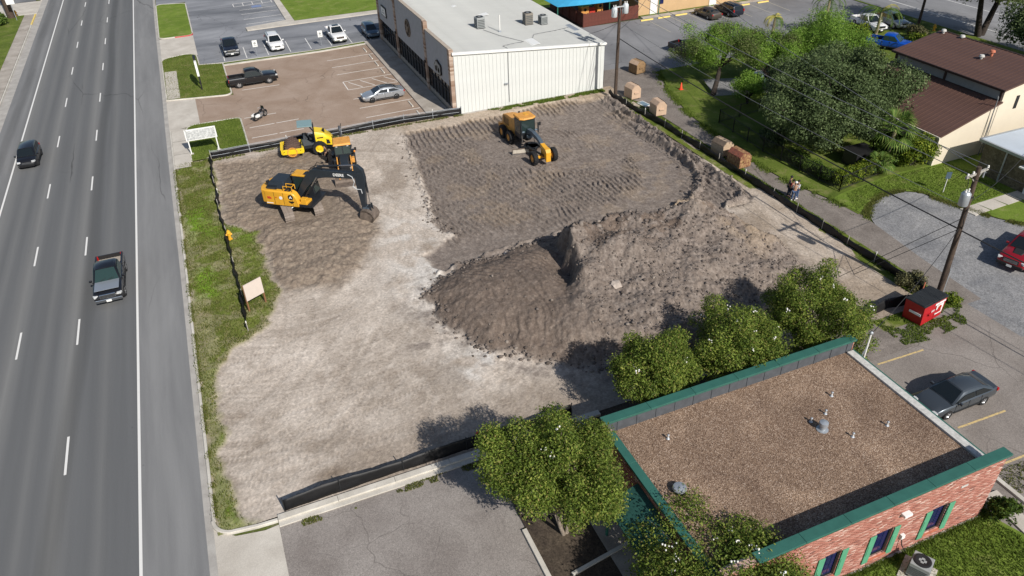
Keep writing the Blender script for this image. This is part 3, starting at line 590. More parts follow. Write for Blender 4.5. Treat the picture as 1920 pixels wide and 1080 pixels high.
def site_material():
    m, N, L, B = new_mat('site_soil'); co = coords(N, L)
    B.inputs['Roughness'].default_value = 0.97; B.inputs['Specular IOR Level'].default_value = 0.1
    a = N.new('ShaderNodeAttribute'); a.attribute_name = 'zoneA'; b = N.new('ShaderNodeAttribute'); b.attribute_name = 'zoneB'
    cc_ = N.new('ShaderNodeAttribute'); cc_.attribute_name = 'zoneC'; c2 = N.new('ShaderNodeSeparateColor'); L.new(cc_.outputs['Color'], c2.inputs[0])
    sa = N.new('ShaderNodeSeparateColor'); L.new(a.outputs['Color'], sa.inputs[0]); sb = N.new('ShaderNodeSeparateColor'); L.new(b.outputs['Color'], sb.inputs[0])
    n1 = noise(N, L, co, 0.5, 7, 0.65, 0.4); n2 = noise(N, L, co, 7.0, 6, 0.75); n3 = noise(N, L, co, 2.2, 6, 0.7)
    def rp(f, *st):
        r = ramp(N, list(st)); L.new(f, r.inputs[0]); return r.outputs[0]
    pale = rp(n1, (0.3, (0.42, 0.358, 0.298)), (0.7, (0.55, 0.485, 0.418)))
    pale = mix(N, L, pale, rp(sb.outputs[0], (0.2, (0.74, 0.72, 0.70)), (0.8, (1.2, 1.21, 1.22))), 1.0, 'MULTIPLY')
    pale = mix(N, L, pale, (0.66, 0.63, 0.585, 1), math_(N, L, 'MULTIPLY', sb.outputs[1], 0.85))
    brown_c = rp(n3, (0.3, (0.185, 0.145, 0.112)), (0.55, (0.265, 0.212, 0.165)), (0.75, (0.345, 0.285, 0.215)))
    tuft = rp(noise(N, L, co, 3.3, 6, 0.8), (0.60, (0, 0, 0)), (0.70, (0.5, 0.5, 0.5)))
    brown_c = mix(N, L, brown_c, (0.25, 0.215, 0.09, 1), tuft)
    dark_c = rp(n3, (0.3, (0.152, 0.125, 0.107)), (0.5, (0.215, 0.18, 0.155)), (0.72, (0.295, 0.254, 0.222)))
    heap_c = rp(n3, (0.3, (0.15, 0.12, 0.10)), (0.5, (0.215, 0.177, 0.15)), (0.72, (0.315, 0.268, 0.23)))
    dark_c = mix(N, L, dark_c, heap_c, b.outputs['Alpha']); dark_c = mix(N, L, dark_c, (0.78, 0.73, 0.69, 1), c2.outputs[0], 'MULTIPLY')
    c = mix(N, L, pale, brown_c, sa.outputs[1]); c = mix(N, L, c, dark_c, sa.outputs[0])
    c = mix(N, L, c, rp(n3, (0.3, (0.29, 0.215, 0.14)), (0.7, (0.43, 0.335, 0.235))), math_(N, L, 'MULTIPLY', a.outputs['Alpha'], 0.85))
    g = rp(n1, (0.3, (0.098, 0.13, 0.024)), (0.7, (0.172, 0.205, 0.045)))
    g = mix(N, L, g, rp(n3, (0.50, (0, 0, 0)), (0.72, (1, 1, 1))), 0.0)
    dry = rp(noise(N, L, co, 0.9, 6, 0.75, 0.3), (0.50, (0, 0, 0)), (0.66, (1, 1, 1)))
    g = mix(N, L, g, (0.26, 0.225, 0.12, 1), math_(N, L, 'MULTIPLY', dry, 0.8)); g = mix(N, L, g, (0.16, 0.30, 0.02, 1), math_(N, L, 'MULTIPLY', sb.outputs[2], 0.7))
    c = mix(N, L, c, g, sa.outputs[2])
    c = mix(N, L, c, rp(n2, (0.25, (0.66,)*3), (0.75, (1.30,)*3)), 1.0, 'MULTIPLY')
    v = N.new('ShaderNodeTexVoronoi'); v.inputs['Scale'].default_value = 6.0; L.new(co, v.inputs['Vector'])
    sp = rp(v.outputs['Color'], (0.1, (0.86,)*3), (0.9, (1.14,)*3)); c = mix(N, L, c, sp, 1.0, 'MULTIPLY')
    L.new(c, B.inputs['Base Color'])
    bump(N, L, B, n2, 0.65, 0.06)
site_material()
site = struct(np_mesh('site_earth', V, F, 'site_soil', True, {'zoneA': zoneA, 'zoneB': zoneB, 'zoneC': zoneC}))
sheet('tree_bed', rect(13.9, 23.4, 31.5, 27.75), 0.02, 'mulch'); sheet('lot_edge_soil', rect(31.5, 24.6, 37.2, 27.75), 0.016, 'alley_asphalt')
sheet('site_edge_east', [(36.4, 26.5), (41.4, 26.5), (41.4, 27.8), (36.4, 27.8)], 0.02, 'verge')

# crumbs of earth lying on the heap and along its toe: too many to count
def clods(name, pts, sizes, mat):
    ico = bmesh.new(); bmesh.ops.create_icosphere(ico, subdivisions=1, radius=1.0)
    bv = np.array([v.co[:] for v in ico.verts]); bf = np.array([[v.index for v in f.verts] for f in ico.faces]); ico.free()
    n = len(pts); r = RNG
    Vv = bv[None]*(1 + 0.35*(r.random((n, len(bv), 1))-0.5))*np.array(sizes)[:, None, None]*(0.6+0.8*r.random((n, 1, 3)))
    Vv[:, :, 2] *= 0.75
    Vv = Vv + np.array(pts)[:, None, :]
    Ff = bf[None] + (np.arange(n)*len(bv))[:, None, None]
    return stuff(np_mesh(name, Vv.reshape(-1, 3), Ff.reshape(-1, 3), mat))
def island_mat(name, stops, rough=0.9, spec=0.2, trans=0.0, nscale=None):
    m, N, L, B = new_mat(name); B.inputs['Roughness'].default_value = rough; B.inputs['Specular IOR Level'].default_value = spec
    g = N.new('ShaderNodeNewGeometry'); r = ramp(N, stops); L.new(g.outputs['Random Per Island'], r.inputs[0]); c = r.outputs[0]
    if nscale:
        rr_ = ramp(N, [(0.3, (0.62, 0.66, 0.6)), (0.7, (1.35, 1.3, 1.3))]); L.new(noise(N, L, coords(N, L), nscale, 3), rr_.inputs[0]); c = mix(N, L, c, rr_.outputs[0], 1.0, 'MULTIPLY')
    L.new(c, B.inputs['Base Color'])
    if trans:
        t = N.new('ShaderNodeBsdfTranslucent'); L.new(c, t.inputs[0]); ms = N.new('ShaderNodeMixShader'); ms.inputs[0].default_value = trans
        L.new(B.outputs[0], ms.inputs[1]); L.new(t.outputs[0], ms.inputs[2]); L.new(ms.outputs[0], N['Material Output'].inputs[0])
    return m
island_mat('clod_earth', [(0.0, (0.085, 0.07, 0.06)), (0.8, (0.165, 0.137, 0.12)), (1.0, (0.27, 0.23, 0.195))])
pts, sz = [], []
while len(pts) < 6500:
    x, y = random.uniform(9.5, 37), random.uniform(29.5, 47); u = random.random()
    i, j = int((x-gx[0])/SX), int((y-gy[0])/SY); s = s_pile[i, j]
    if s < -1.0 or (s > 0.7 and (cut[i, j] < 0.5 and u < 0.93)) or (s < -0.2 and u < 0.8): continue
    toe = -0.3 < s < 0.6 and x < 24
    r_ = (0.03 + 0.15*random.random()**4) if toe else ((0.03 + 0.24*random.random()**5) if (y > 41.5 and cut[i, j] > 0.5) else (0.022 + 0.11*random.random()**4.0)); pts.append((x, y, Z[i, j]+r_*0.25)); sz.append(r_)
for _ in range(900):
    k = random.choice([berm, wind, [(16.9, 71.4), (14.9, 57), (14.2, 53.5), (15.0, 50)]]); i = random.randrange(len(k)-1); t = random.random()
    x = k[i][0]*(1-t)+k[i+1][0]*t + random.gauss(0, 0.45); y = k[i][1]*(1-t)+k[i+1][1]*t + random.gauss(0, 0.45)
    r_ = 0.03+0.10*random.random()**3; pts.append((x, y, height(x, y)+r_*0.3)); sz.append(r_)
clods('earth_clods', pts, sz, 'clod_earth')
plain('pale_stone', (0.42, 0.36, 0.31, 1), 0.95, var=0.2, vscale=6, bmp=0.4)
for (x, y, r_, lb) in ((21.7, 35.9, 0.42, 'large pale flat lump of earth lying on the lit slope of the spoil heap'), (17.9, 45.9, 0.34, 'pale lump of earth on the far rim of the low lobe of the heap')):
    bm = bmesh.new(); bmesh.ops.create_icosphere(bm, subdivisions=2, radius=r_)
    for v in bm.verts: v.co *= 0.8+0.4*random.random(); v.co.z *= 0.6
    me = bpy.data.meshes.new('earth_lump'); bm.to_mesh(me); bm.free(); me.materials.append(MATS['pale_stone'])
    tag(link('earth_lump', me, loc=(x, y, height(x, y)+r_*0.15)), lb, 'rock')

# grass blades: uncountable, over the verge and lawns
island_mat('grass_blade', [(0.0, (0.075, 0.10, 0.018)), (0.6, (0.14, 0.165, 0.032)), (0.85, (0.20, 0.20, 0.06)), (1.0, (0.30, 0.26, 0.13))], trans=0.3)
island_mat('grass_blade_lush', [(0.0, (0.075, 0.12, 0.018)), (0.7, (0.15, 0.215, 0.032)), (1.0, (0.22, 0.27, 0.06))], trans=0.3)
def blades(name, P, h, mat, w=0.03):
    n = len(P); r = RNG; a = r.random(n)*2*PI; hh = h*(0.5+0.9*r.random(n)); le = 0.6*hh*(r.random(n)-0.2); b = a + PI/2
    dx, dy = np.cos(a)*w*(0.6+0.8*r.random(n)), np.sin(a)*w
    base = np.stack([P[:, 0], P[:, 1], P[:, 2]], 1)
    v0 = base + np.stack([-dx, -dy, 0*dx], 1); v1 = base + np.stack([dx, dy, 0*dx], 1); v2 = base + np.stack([np.cos(b)*le, np.sin(b)*le, hh], 1)
    return stuff(np_mesh(name, np.stack([v0, v1, v2], 1).reshape(-1, 3), np.arange(3*n).reshape(-1, 3), mat))
n = 60000; px = RNG.uniform(-5.1, 1.0, n); py = RNG.uniform(27.6, 73.9, n)
ii = np.clip(((px-gx[0])/SX).astype(int), 0, ix-1); jj = np.clip(((py-gy[0])/SY).astype(int), 0, iy-1)
ok = (grs[ii, jj] > 0.5) & (RNG.random(n) < 0.35+0.65*sstep(0.4, 0.6, fbm(px, py, 0.9, 3, 99))); blades('grass', np.stack([px, py, Z[ii, jj]], 1)[ok], 0.11, 'grass_blade')
# ------------------------------------------------------------------ building materials
plain('white_panel', (0.64, 0.655, 0.63, 1), 0.45, 0.0, 0.4, var=0.05, vscale=0.6)
plain('white_trim', (0.78, 0.78, 0.75, 1), 0.5, var=0.05)
def roof_metal():
    m, N, L, B = new_mat('roof_metal'); co = coords(N, L); B.inputs['Roughness'].default_value = 0.55; B.inputs['Metallic'].default_value = 0.0
    r = ramp(N, [(0.3, (0.40, 0.405, 0.39)), (0.7, (0.50, 0.505, 0.485))]); L.new(noise(N, L, coords(N, L, (0.3, 1.2, 1)), 0.8, 6, 0.65), r.inputs[0])
    r2 = ramp(N, [(0.58, (1, 1, 1)), (0.75, (0.82, 0.80, 0.76))]); L.new(noise(N, L, co, 0.35, 5, 0.7), r2.inputs[0])
    L.new(mix(N, L, r.outputs[0], r2.outputs[0], 1.0, 'MULTIPLY'), B.inputs['Base Color'])
roof_metal()
plain('stucco_grey', (0.40, 0.41, 0.43, 1), 0.9, var=0.08, vscale=1.5)
plain('stone_tan', (0.40, 0.34, 0.275, 1), 0.9, var=0.2, vscale=4)
plain('shop_glass', (0.012, 0.014, 0.018, 1), 0.06, 0.0, 0.6)
plain('black_frame', (0.015, 0.015, 0.016, 1), 0.5)
plain('dark_metal', (0.03, 0.032, 0.035, 1), 0.5, 0.4)
plain('sign_white', (0.8, 0.8, 0.78, 1), 0.6, var=0.04)
plain('sign_bronze', (0.16, 0.12, 0.085, 1), 0.6, var=0.2)
plain('unit_grey', (0.33, 0.345, 0.34, 1), 0.6, 0.1, var=0.1)
plain('unit_brown', (0.23, 0.205, 0.17, 1), 0.7, var=0.15)
plain('unit_fin', (0.11, 0.12, 0.12, 1), 0.6, 0.2)
plain('galv', (0.42, 0.45, 0.48, 1), 0.45, 0.5, var=0.1, vscale=6)
plain('pvc', (0.76, 0.75, 0.71, 1), 0.5)
plain('cable', (0.02, 0.02, 0.022, 1), 0.7)
plain('wire_grey', (0.16, 0.165, 0.17, 1), 0.6)
plain('wood_pole', (0.075, 0.052, 0.038, 1), 0.95, var=0.35, vscale=5, bmp=0.5, bscale=20)
plain('wood_grey', (0.34, 0.32, 0.29, 1), 0.9, var=0.2, vscale=5)
plain('fence_red', (0.125, 0.037, 0.025, 1), 0.85, var=0.25, vscale=3)
plain('fence_dark', (0.05, 0.038, 0.03, 1), 0.9, var=0.3, vscale=3)
plain('tan_wall', (0.55, 0.37, 0.20, 1), 0.9, var=0.07, vscale=0.8)
plain('cream_wall', (0.66, 0.585, 0.46, 1), 0.9, var=0.05, vscale=0.5)
plain('cream_trim', (0.7, 0.63, 0.52, 1), 0.85)
plain('roof_brown', (0.105, 0.058, 0.045, 1), 0.5, 0.0, 0.4, var=0.14, vscale=0.7)
plain('roof_brown_dark', (0.04, 0.022, 0.018, 1), 0.6)
plain('clerestory', (0.30, 0.305, 0.30, 1), 0.8, var=0.08)
plain('canopy_blue', (0.045, 0.34, 0.58, 1), 0.75, var=0.06, vscale=1.0)
plain('green_steel', (0.03, 0.16, 0.11, 1), 0.5)
plain('play_green', (0.16, 0.50, 0.25, 1), 0.5)
plain('play_orange', (0.65, 0.30, 0.08, 1), 0.5)
plain('play_red', (0.55, 0.05, 0.03, 1), 0.5)
plain('coping_green', (0.034, 0.125, 0.098, 1), 0.45, var=0.12, vscale=2)
plain('awning_teal', (0.014, 0.07, 0.06, 1), 0.7, var=0.2)
plain('shutter_green', (0.10, 0.34, 0.20, 1), 0.6, var=0.08)
plain('parapet_membrane', (0.075, 0.082, 0.092, 1), 0.75, var=0.2, vscale=2.5)
plain('edge_white', (0.52, 0.51, 0.48, 1), 0.85, var=0.25, vscale=5)
plain('window_blue', (0.015, 0.02, 0.085, 1), 0.12, 0.0, 0.6)
plain('mortar', (0.46, 0.31, 0.26, 1), 0.95)
plain('rust_vent', (0.50, 0.16, 0.09, 1), 0.8, var=0.2)
plain('pale_roof', (0.50, 0.56, 0.62, 1), 0.5, var=0.06, vscale=0.8)
grainy('grey_brick', (0.105, 0.085, 0.055, 1), (0.20, 0.165, 0.11, 1), 0.3, (0.35, 7), s_big=1.5)
grainy('dark_brick', (0.055, 0.022, 0.016, 1), (0.10, 0.042, 0.03, 1), 0.3, (0.3, 8), s_big=1.5)
def gravel_roof():
    m, N, L, B = new_mat('roof_gravel'); co = coords(N, L); B.inputs['Roughness'].default_value = 0.95; B.inputs['Specular IOR Level'].default_value = 0.15
    v = N.new('ShaderNodeTexVoronoi'); v.inputs['Scale'].default_value = 24.0; L.new(co, v.inputs['Vector'])
    sepc = N.new('ShaderNodeSeparateColor'); L.new(v.outputs['Color'], sepc.inputs[0])
    r = ramp(N, [(0.0, (0.13, 0.085, 0.06)), (0.35, (0.22, 0.15, 0.105)), (0.65, (0.30, 0.212, 0.15)), (0.9, (0.40, 0.295, 0.22)), (1.0, (0.52, 0.42, 0.34))]); L.new(sepc.outputs[0], r.inputs[0])
    r2 = ramp(N, [(0.3, (0.66, 0.63, 0.62)), (0.55, (1.0, 0.98, 0.96)), (0.72, (1.32, 1.30, 1.26))]); L.new(noise(N, L, co, 0.3, 7, 0.68, 0.8), r2.inputs[0])
    c = mix(N, L, r.outputs[0], r2.outputs[0], 1.0, 'MULTIPLY'); L.new(c, B.inputs['Base Color']); bump(N, L, B, v.outputs['Distance'], 0.8, 0.03)
gravel_roof()
island_mat('red_brick', [(0.0, (0.20, 0.10, 0.085)), (0.08, (0.36, 0.145, 0.11)), (0.5, (0.45, 0.195, 0.15)), (0.78, (0.50, 0.25, 0.20)), (0.94, (0.56, 0.34, 0.28)), (1.0, (0.64, 0.47, 0.40))], 0.9)
island_mat('stone_brick', [(0.0, (0.26, 0.17, 0.12)), (0.5, (0.38, 0.28, 0.22)), (1.0, (0.52, 0.42, 0.34))], 0.9)

# ------------------------------------------------------------------ white metal shop building
wb = thing('shop_building', 'long white metal-sided shop building with pale grey ribbed roof beyond the graded earth', 'building', (23.2, 73.7, 0))
WL, WD, ZL, ZR = 18.0, 30.6, 6.75, 5.25      # width, depth, eaves heights west and east
zt = lambda x: ZL + (ZR-ZL)*x/WL
MB().front([(0.02, 0), (WD, 0), (WD, ZR-0.1), (0.02, ZR-0.1)], 0.35, WL-0.05).build('core', 'white_trim', wb)
MB().side([(0.35, ZR-0.2), (WL-0.05, ZR-0.2), (WL-0.05, zt(WL)-0.08), (0.35, zt(0.35)-0.08)], 0.02, WD).build('gable_core', 'white_trim', wb)
pan = MB(); pw = 0.43     # one ribbed wall panel, built once
prof = [(0, 0.0), (0, -0.035), (0.03, -0.08), (0.07, -0.08), (0.10, -0.035), (pw, -0.035), (pw, 0.0)]
npan = int((WL-0.35)/pw)
pieces = {}
for i in range(npan):
    h = round(zt(0.35 + pw*i + pw)-0.12, 3)
    MB().loft([[(x, y, 0.12) for x, y in prof], [(x, y, h) for x, y in prof]]).build('wall_panel', 'white_panel', wb, loc=(0.35+pw*i, 0, 0))
MB().beam((0.2, -0.12, zt(0.2)-0.08), (WL+0.12, -0.12, zt(WL)-0.08), 0.22, 0.26).build('rake_trim', 'white_trim', wb)
MB().box((WL/2+0.2, -0.05, 0.06), (WL-0.4, 0.16, 0.12)).build('base_trim', 'gutter_concrete', wb)
rp_ = MB(); rl = math.hypot(WL, ZL-ZR)
roof = MB().loft([[(0.3, y, zt(0.3)), (WL+0.15, y, zt(WL+0.15)), (WL+0.15, y, zt(WL+0.15)-0.07), (0.3, y, zt(0.3)-0.07)] for y in (-0.02, WD+0.1)]).build('roof', 'roof_metal', wb)
rib = MB().beam((0.32, 0, zt(0.32)+0.015), (WL+0.15, 0, zt(WL+0.15)+0.015), 0.07, 0.05).mesh('roof_rib', 'roof_metal')
for i in range(98): link('roof_rib', rib, roof, loc=(0, 0.25+i*0.31, 0))
MB().beam((WL+0.2, -0.1, ZR-0.12), (WL+0.2, WD, ZR-0.12), 0.14, 0.14).build('gutter', 'white_trim', wb)
MB().box((WL-0.02, WD/2, ZR/2-0.15), (0.1, WD, ZR-0.4)).build('east_wall', 'white_panel', wb)
for (x, y, sx, sy) in ((9.9, 1.8, 1.3, 2.2), (8.9, 14.2, 1.5, 1.0), (7.0, 19.0, 0.6, 0.7), (17.2, 6.5, 0.7, 2.6), (16.5, 3.6, 0.5, 1.2)):
    MB().box((x, y, zt(x)+0.05), (sx, sy, 0.03), rot=Matrix.Rotation(math.atan2(WL, ZL-ZR)-PI/2, 3, 'Y')).build('roof_patch', 'white_trim' if x < 15 else 'galv', roof)
# west front: piers, stucco parapets, shopfront glass
PIER = [0.0, 8.85, 21.4, 30.5]; PH = [6.95, 7.75, 6.95]
for k in range(3):
    y0, y1 = PIER[k]+0.3, PIER[k+1]-0.3; h = PH[k]
    MB().box((0.17, (y0+y1)/2, (3.0+h)/2), (0.32, y1-y0, h-3.0)).build('parapet_wall', 'stucco_grey', wb)
    MB().box((0.17, (y0+y1)/2, h+0.05), (0.42, y1-y0+0.05, 0.10)).build('parapet_cap', 'stone_tan', wb)
    MB().box((0.19, (y0+y1)/2, 0.31), (0.24, y1-y0, 0.62)).build('plinth', 'stone_tan', wb)
    n = 7 if k != 1 else 10; w = (y1-y0)/n
    sf = MB()
    for i in range(n+1): sf.box((0.12, y0+w*i, 1.8), (0.09, 0.08, 2.38))
    sf.box((0.121, (y0+y1)/2, 2.95), (0.1, y1-y0, 0.09)); sf.box((0.121, (y0+y1)/2, 2.2), (0.085, y1-y0, 0.06))
    fr = sf.build('shopfront_frame', 'black_frame', wb)
    for i in range(n):
        if i == n//2: MB().box((0.16, y0+w*(i+0.5), 1.5), (0.05, w-0.1, 2.9)).build('door', 'shop_glass', wb)
        else: MB().box((0.17, y0+w*(i+0.5), 1.8), (0.04, w-0.09, 2.3)).build('pane', 'shop_glass', fr)
for k, y in enumerate(PIER):
    h = 7.05 if k in (0, 3) else 7.85
    pm = MB(); nz = int(h/0.2)
    for j in range(nz): pm.box((0.12 if k else 0.16, y + (0.32 if k == 0 else (-0.1 if k == 3 else 0)), 0.1+0.2*j), (0.46, 0.62, 0.19))
    stuff(pm.build('pier_bricks', 'stone_brick', wb))
    if 0 < k < 3: MB().box((-0.2, y, 3.35), (0.18, 0.22, 0.28)).build('wall_lamp', 'black_frame', wb)
sg = MB().box((0, 0, 0), (0.12, 2.3, 1.25)); s1 = sg.build('sign_board', 'black_frame', wb, loc=(-0.06, 27.0, 4.6))
MB().box((-0.075, 0, 0), (0.03, 2.0, 0.98)).build('sign_face', 'sign_white', s1)
for j, w in enumerate((0.5, 0.9)): MB().box((-0.1, 0, 0.15-0.3*j), (0.02, w, 0.12)).build('sign_mark', 'unit_grey', s1)
em = MB().lathe([(1.02, 0.0), (1.02, -0.12), (0.86, -0.12), (0.86, 0.0)], 28, 'X').build('emblem_ring', 'sign_bronze', wb, loc=(-0.0, 15.6, 5.35))
star = []
for i in range(10): r_ = 0.84 if i % 2 == 0 else 0.34; star.append((r_*math.sin(PI*i/5), r_*math.cos(PI*i/5)))
MB().front(star, -0.16, -0.02).build('emblem_star', 'sign_bronze', em)
bp = [(1.15*math.cos(a)*(1+0.09*math.cos(5*a)), 0.78*math.sin(a)*(1+0.09*math.cos(5*a))) for a in [2*PI*i/40 for i in range(40)]]
s3 = MB().front(bp, -0.16, 0).build('sign_board', 'black_frame', wb, loc=(0.0, 4.2, 3.95))
MB().front([(0.88*y, 0.84*z) for y, z in bp], -0.18, -0.15).build('sign_face', 'unit_grey', s3)
for yy in (-0.42, 0.42): MB().lathe([(0.3, -0.2), (0.3, -0.18), (0.22, -0.18), (0.22, -0.2)], 16, 'X', (0, yy, -0.12)).build('sign_mark', 'black_frame', s3)
m = MB()
for a, b in (((-0.42, -0.12), (-0.1, 0.25)), ((-0.1, 0.25), (0.42, -0.12)), ((-0.1, 0.25), (0.35, 0.25)), ((0.35, 0.25), (0.42, -0.12))): m.beam((-0.195, *a), (-0.195, *b), 0.05, 0.03)
m.build('sign_mark', 'black_frame', s3)
cb = MB().tube([(6.3, 1.0, zt(6.3)+0.06), (6.45, 0.3, zt(6.4)+0.06), (6.42, -0.14, zt(6.4)+0.02), (6.4, -0.15, 5.0), (6.4, -0.15, 2.6), (6.42, -0.15, 0.5)], 0.022, 5).build('cable_run', 'wire_grey', wb)
MB().tube([(6.3, 1.0, zt(6.3)+0.06), (8.0, 1.8, zt(8)+0.06), (9.2, 2.1, zt(9.2)+0.06), (7.5, 5.0, zt(7.5)+0.06), (6.6, 7.6, zt(6.6)+0.06)], 0.025, 5).build('cable_run', 'wire_grey', wb)
MB().tube([(10.3, 2.4, zt(10.3)+0.07), (11.5, 4.6, zt(11.5)+0.07), (14.5, 5.6, zt(14.5)+0.07), (16.8, 6.6, zt(16.8)+0.07)], 0.025, 5).build('cable_run', 'wire_grey', wb)
MB().box((6.1, -0.18, 2.6), (0.42, 0.12, 0.14)).build('wall_lamp', 'galv', wb)
# roof machines
def ac_unit(loc, d, rz, label, body, group='air conditioners'):
    t = thing('air_conditioner', label, 'air conditioner', loc, rz, group); w, l, h = d
    MB().box((0, 0, h/2+0.05), (w, l, h)).build('casing', body, t, bevel=0.02)
    for s in (-1, 1):
        for ax in (0, 1):
            for j in range(5):
                c = (s*(w/2+0.012), 0, 0.2+j*(h-0.25)/5) if ax == 0 else (0, s*(l/2+0.012), 0.2+j*(h-0.25)/5)
                MB().box(c, (0.024, l*0.86, (h-0.3)/9) if ax == 0 else (w*0.86, 0.024, (h-0.3)/9)).build('louvre', 'unit_fin', t)
    MB().lathe([(min(w, l)*0.44, 0.0), (min(w, l)*0.44, 0.05), (min(w, l)*0.36, 0.06), (0.05, 0.02)], 20, 'Z', (0, 0, h+0.05)).build('fan_guard', 'black_frame', t)
    fb = MB()
    for i in range(4): fb.beam((0.05*math.cos(i*PI/2), 0.05*math.sin(i*PI/2), h+0.08), (0.36*w*math.cos(i*PI/2), 0.36*w*math.sin(i*PI/2), h+0.085), 0.14, 0.012)
    fb.build('fan', 'unit_grey', t)
    for s in (-1, 1): MB().box((0, s*l*0.42, 0.025), (w*1.1, 0.1, 0.05)).build('foot', 'dark_metal', t)
    return t
rz_ = lambda x: zt(x-23.2)+0.06
ac_unit((29.75, 82.3, rz_(29.75)), (0.95, 0.95, 1.15), 0.05, 'grey green air conditioner on the white shop roof left of the white pipe', 'unit_grey')
ac_unit((35.9, 82.7, rz_(35.9)), (0.95, 0.95, 1.25), 0.0, 'tall brown air conditioner at the right of the white shop roof', 'unit_brown')
ac_unit((37.7, 82.4, rz_(37.7)), (0.85, 0.85, 0.95), 0.1, 'small pale grey air conditioner furthest right on the white shop roof', 'unit_grey')
t = thing('vent_pipe', 'tall white plastic pipe standing on the white shop roof', 'pipe', (31.4, 80.3, rz_(31.4)-0.1))
MB().cyl((0, 0, 0), (0, 0, 1.9), 0.075, n=10).build('pipe', 'pvc', t); MB().lathe([(0.2, 0), (0.2, 0.12), (0.1, 0.2)], 12, 'Z').build('flashing', 'galv', t)

# ------------------------------------------------------------------ brick office with the gravel roof
bb = thing('brick_office', 'low red brick office with flat brown gravel roof and green parapet caps in the foreground', 'building', (14.0, 13.6, 0))
BL, BD, RZ = 15.6, 9.9, 3.30
def brick_face(name, L_, H_, holes, parent, loc, rz, mat='red_brick', bw=0.29, bh=0.085):
    """courses of separate bricks, recessed joints; holes = [(x0,x1,z0,z1)]"""
    cells = []; n = int(H_/bh)
    for j in range(n):
        z0 = j*bh; x = -(bw/2 if j % 2 else 0.0)
        while x < L_:
            a, b = max(0, x), min(L_, x+bw-0.012); x += bw
            if b-a < 0.05: continue
            parts_ = [(a, b)]
            for (h0, h1, q0, q1) in holes:
                if z0+bh > q0 and z0 < q1:
                    nn = []
                    for (p, q) in parts_:
                        if q <= h0 or p >= h1: nn.append((p, q))
                        else:
                            if p < h0: nn.append((p, h0))
                            if q > h1: nn.append((h1, q))
                    parts_ = nn
            cells += [(p, q, z0, z0+bh-0.012) for p, q in parts_ if q-p > 0.03]
    C = np.array(cells); k = len(C); d = -0.012*RNG.random(k); zz = np.zeros(k)
    def P(x, y, z): return np.stack([x, y, z], 1)
    f = -0.02+d
    V_ = np.stack([P(C[:, 0], zz+0.03, C[:, 2]), P(C[:, 1], zz+0.03, C[:, 2]), P(C[:, 1], zz+0.03, C[:, 3]), P(C[:, 0], zz+0.03, C[:, 3]),
                   P(C[:, 0], f, C[:, 2]), P(C[:, 1], f, C[:, 2]), P(C[:, 1], f, C[:, 3]), P(C[:, 0], f, C[:, 3])], 1).reshape(-1, 3)
    fq = np.array([(4, 5, 6, 7), (0, 1, 5, 4), (1, 2, 6, 5), (2, 3, 7, 6), (3, 0, 4, 7)])
    F_ = (fq[None] + (np.arange(k)*8)[:, None, None]).reshape(-1, 4)
    o = np_mesh(name, V_, F_, mat, parent=parent); o.location = loc; o.rotation_euler[2] = rz
    return stuff(o)
WIN = [(6.5, 7.55), (9.05, 9.95), (12.45, 13.35)]        # window openings in the south wall (x range)
WIN = [(5.55, 6.45), (8.42, 9.42), (11.72, 12.72)]
WZ0, WZ1 = 0.62, 2.38
holes = [(a, b, WZ0, WZ1) for a, b in WIN]
def wall_with_holes(L_, H_, holes, t):
    m = MB(); xs = sorted({0, L_, *[h[0] for h in holes], *[h[1] for h in holes]})
    for a, b in zip(xs[:-1], xs[1:]):
        hh = [h for h in holes if h[0] <= a+1e-6 and h[1] >= b-1e-6]
        if hh: m.box(((a+b)/2, t/2, hh[0][2]/2), (b-a, t, hh[0][2])); m.box(((a+b)/2, t/2, (hh[0][3]+H_)/2), (b-a, t, H_-hh[0][3]))
        else: m.box(((a+b)/2, t/2, H_/2), (b-a, t, H_))
    return m
PT = 4.32
wall_with_holes(BL, PT, holes, 0.28).build('south_wall', 'mortar', bb)
brick_face('south_bricks', BL, PT-0.1, holes, bb, (0, 0, 0.06), 0)
MB().box((BL/2, -0.05, 0.05), (BL+0.1, 0.16, 0.1)).build('foundation', 'edge_white', bb)
MB().box((0.14, BD/2, 1.75), (0.28, BD-0.02, 3.5)).build('west_wall', 'mortar', bb)
brick_face('west_bricks', BD, 3.45, [], bb, (-0.0, BD, 0.02), -PI/2, 'red_brick')
MB().box((BL-0.14, BD/2, 1.6), (0.28, BD-0.6, 3.2)).build('east_wall', 'mortar', bb)
brick_face('east_bricks', BD, 3.15, [], bb, (BL, 0, 0.02), PI/2)
MB().box((BL/2, BD-0.14, 2.0), (BL, 0.28, 4.0)).build('north_wall', 'mortar', bb)
MB().box((BL/2, BD/2, RZ-0.1), (BL-0.55, BD-0.55, 0.2)).build('roof', 'roof_gravel', bb)
MB().box((BL/2, BD-0.32, (RZ+4.0)/2), (BL-0.1, 0.08, 4.0-RZ)).build('parapet_lining', 'parapet_membrane', bb)
for i in range(14): MB().box((0.6+i*1.12, BD-0.375, (RZ+3.95)/2), (0.05, 0.03, 3.95-RZ)).build('lining_seam', 'parapet_membrane', bb)
MB().box((BL/2, 0.32, (RZ+PT)/2), (BL-0.1, 0.08, PT-RZ)).build('parapet_lining', 'parapet_membrane', bb)
brick_face('parapet_end_bricks', 0.36, 0.85, [], bb, (BL+0.0, BD-0.36, 3.15), PI/2)
def coping(x0, y0, x1, y1, z, w, n):
    d = Vector((x1-x0, y1-y0, 0))
    for i in range(n):
        a = Vector((x0, y0, z)) + d*(i/n) + d.normalized()*0.012; b = Vector((x0, y0, z)) + d*((i+1)/n)
        MB().beam(a, b, w, 0.13).build('coping', 'coping_green', bb, bevel=0.015)
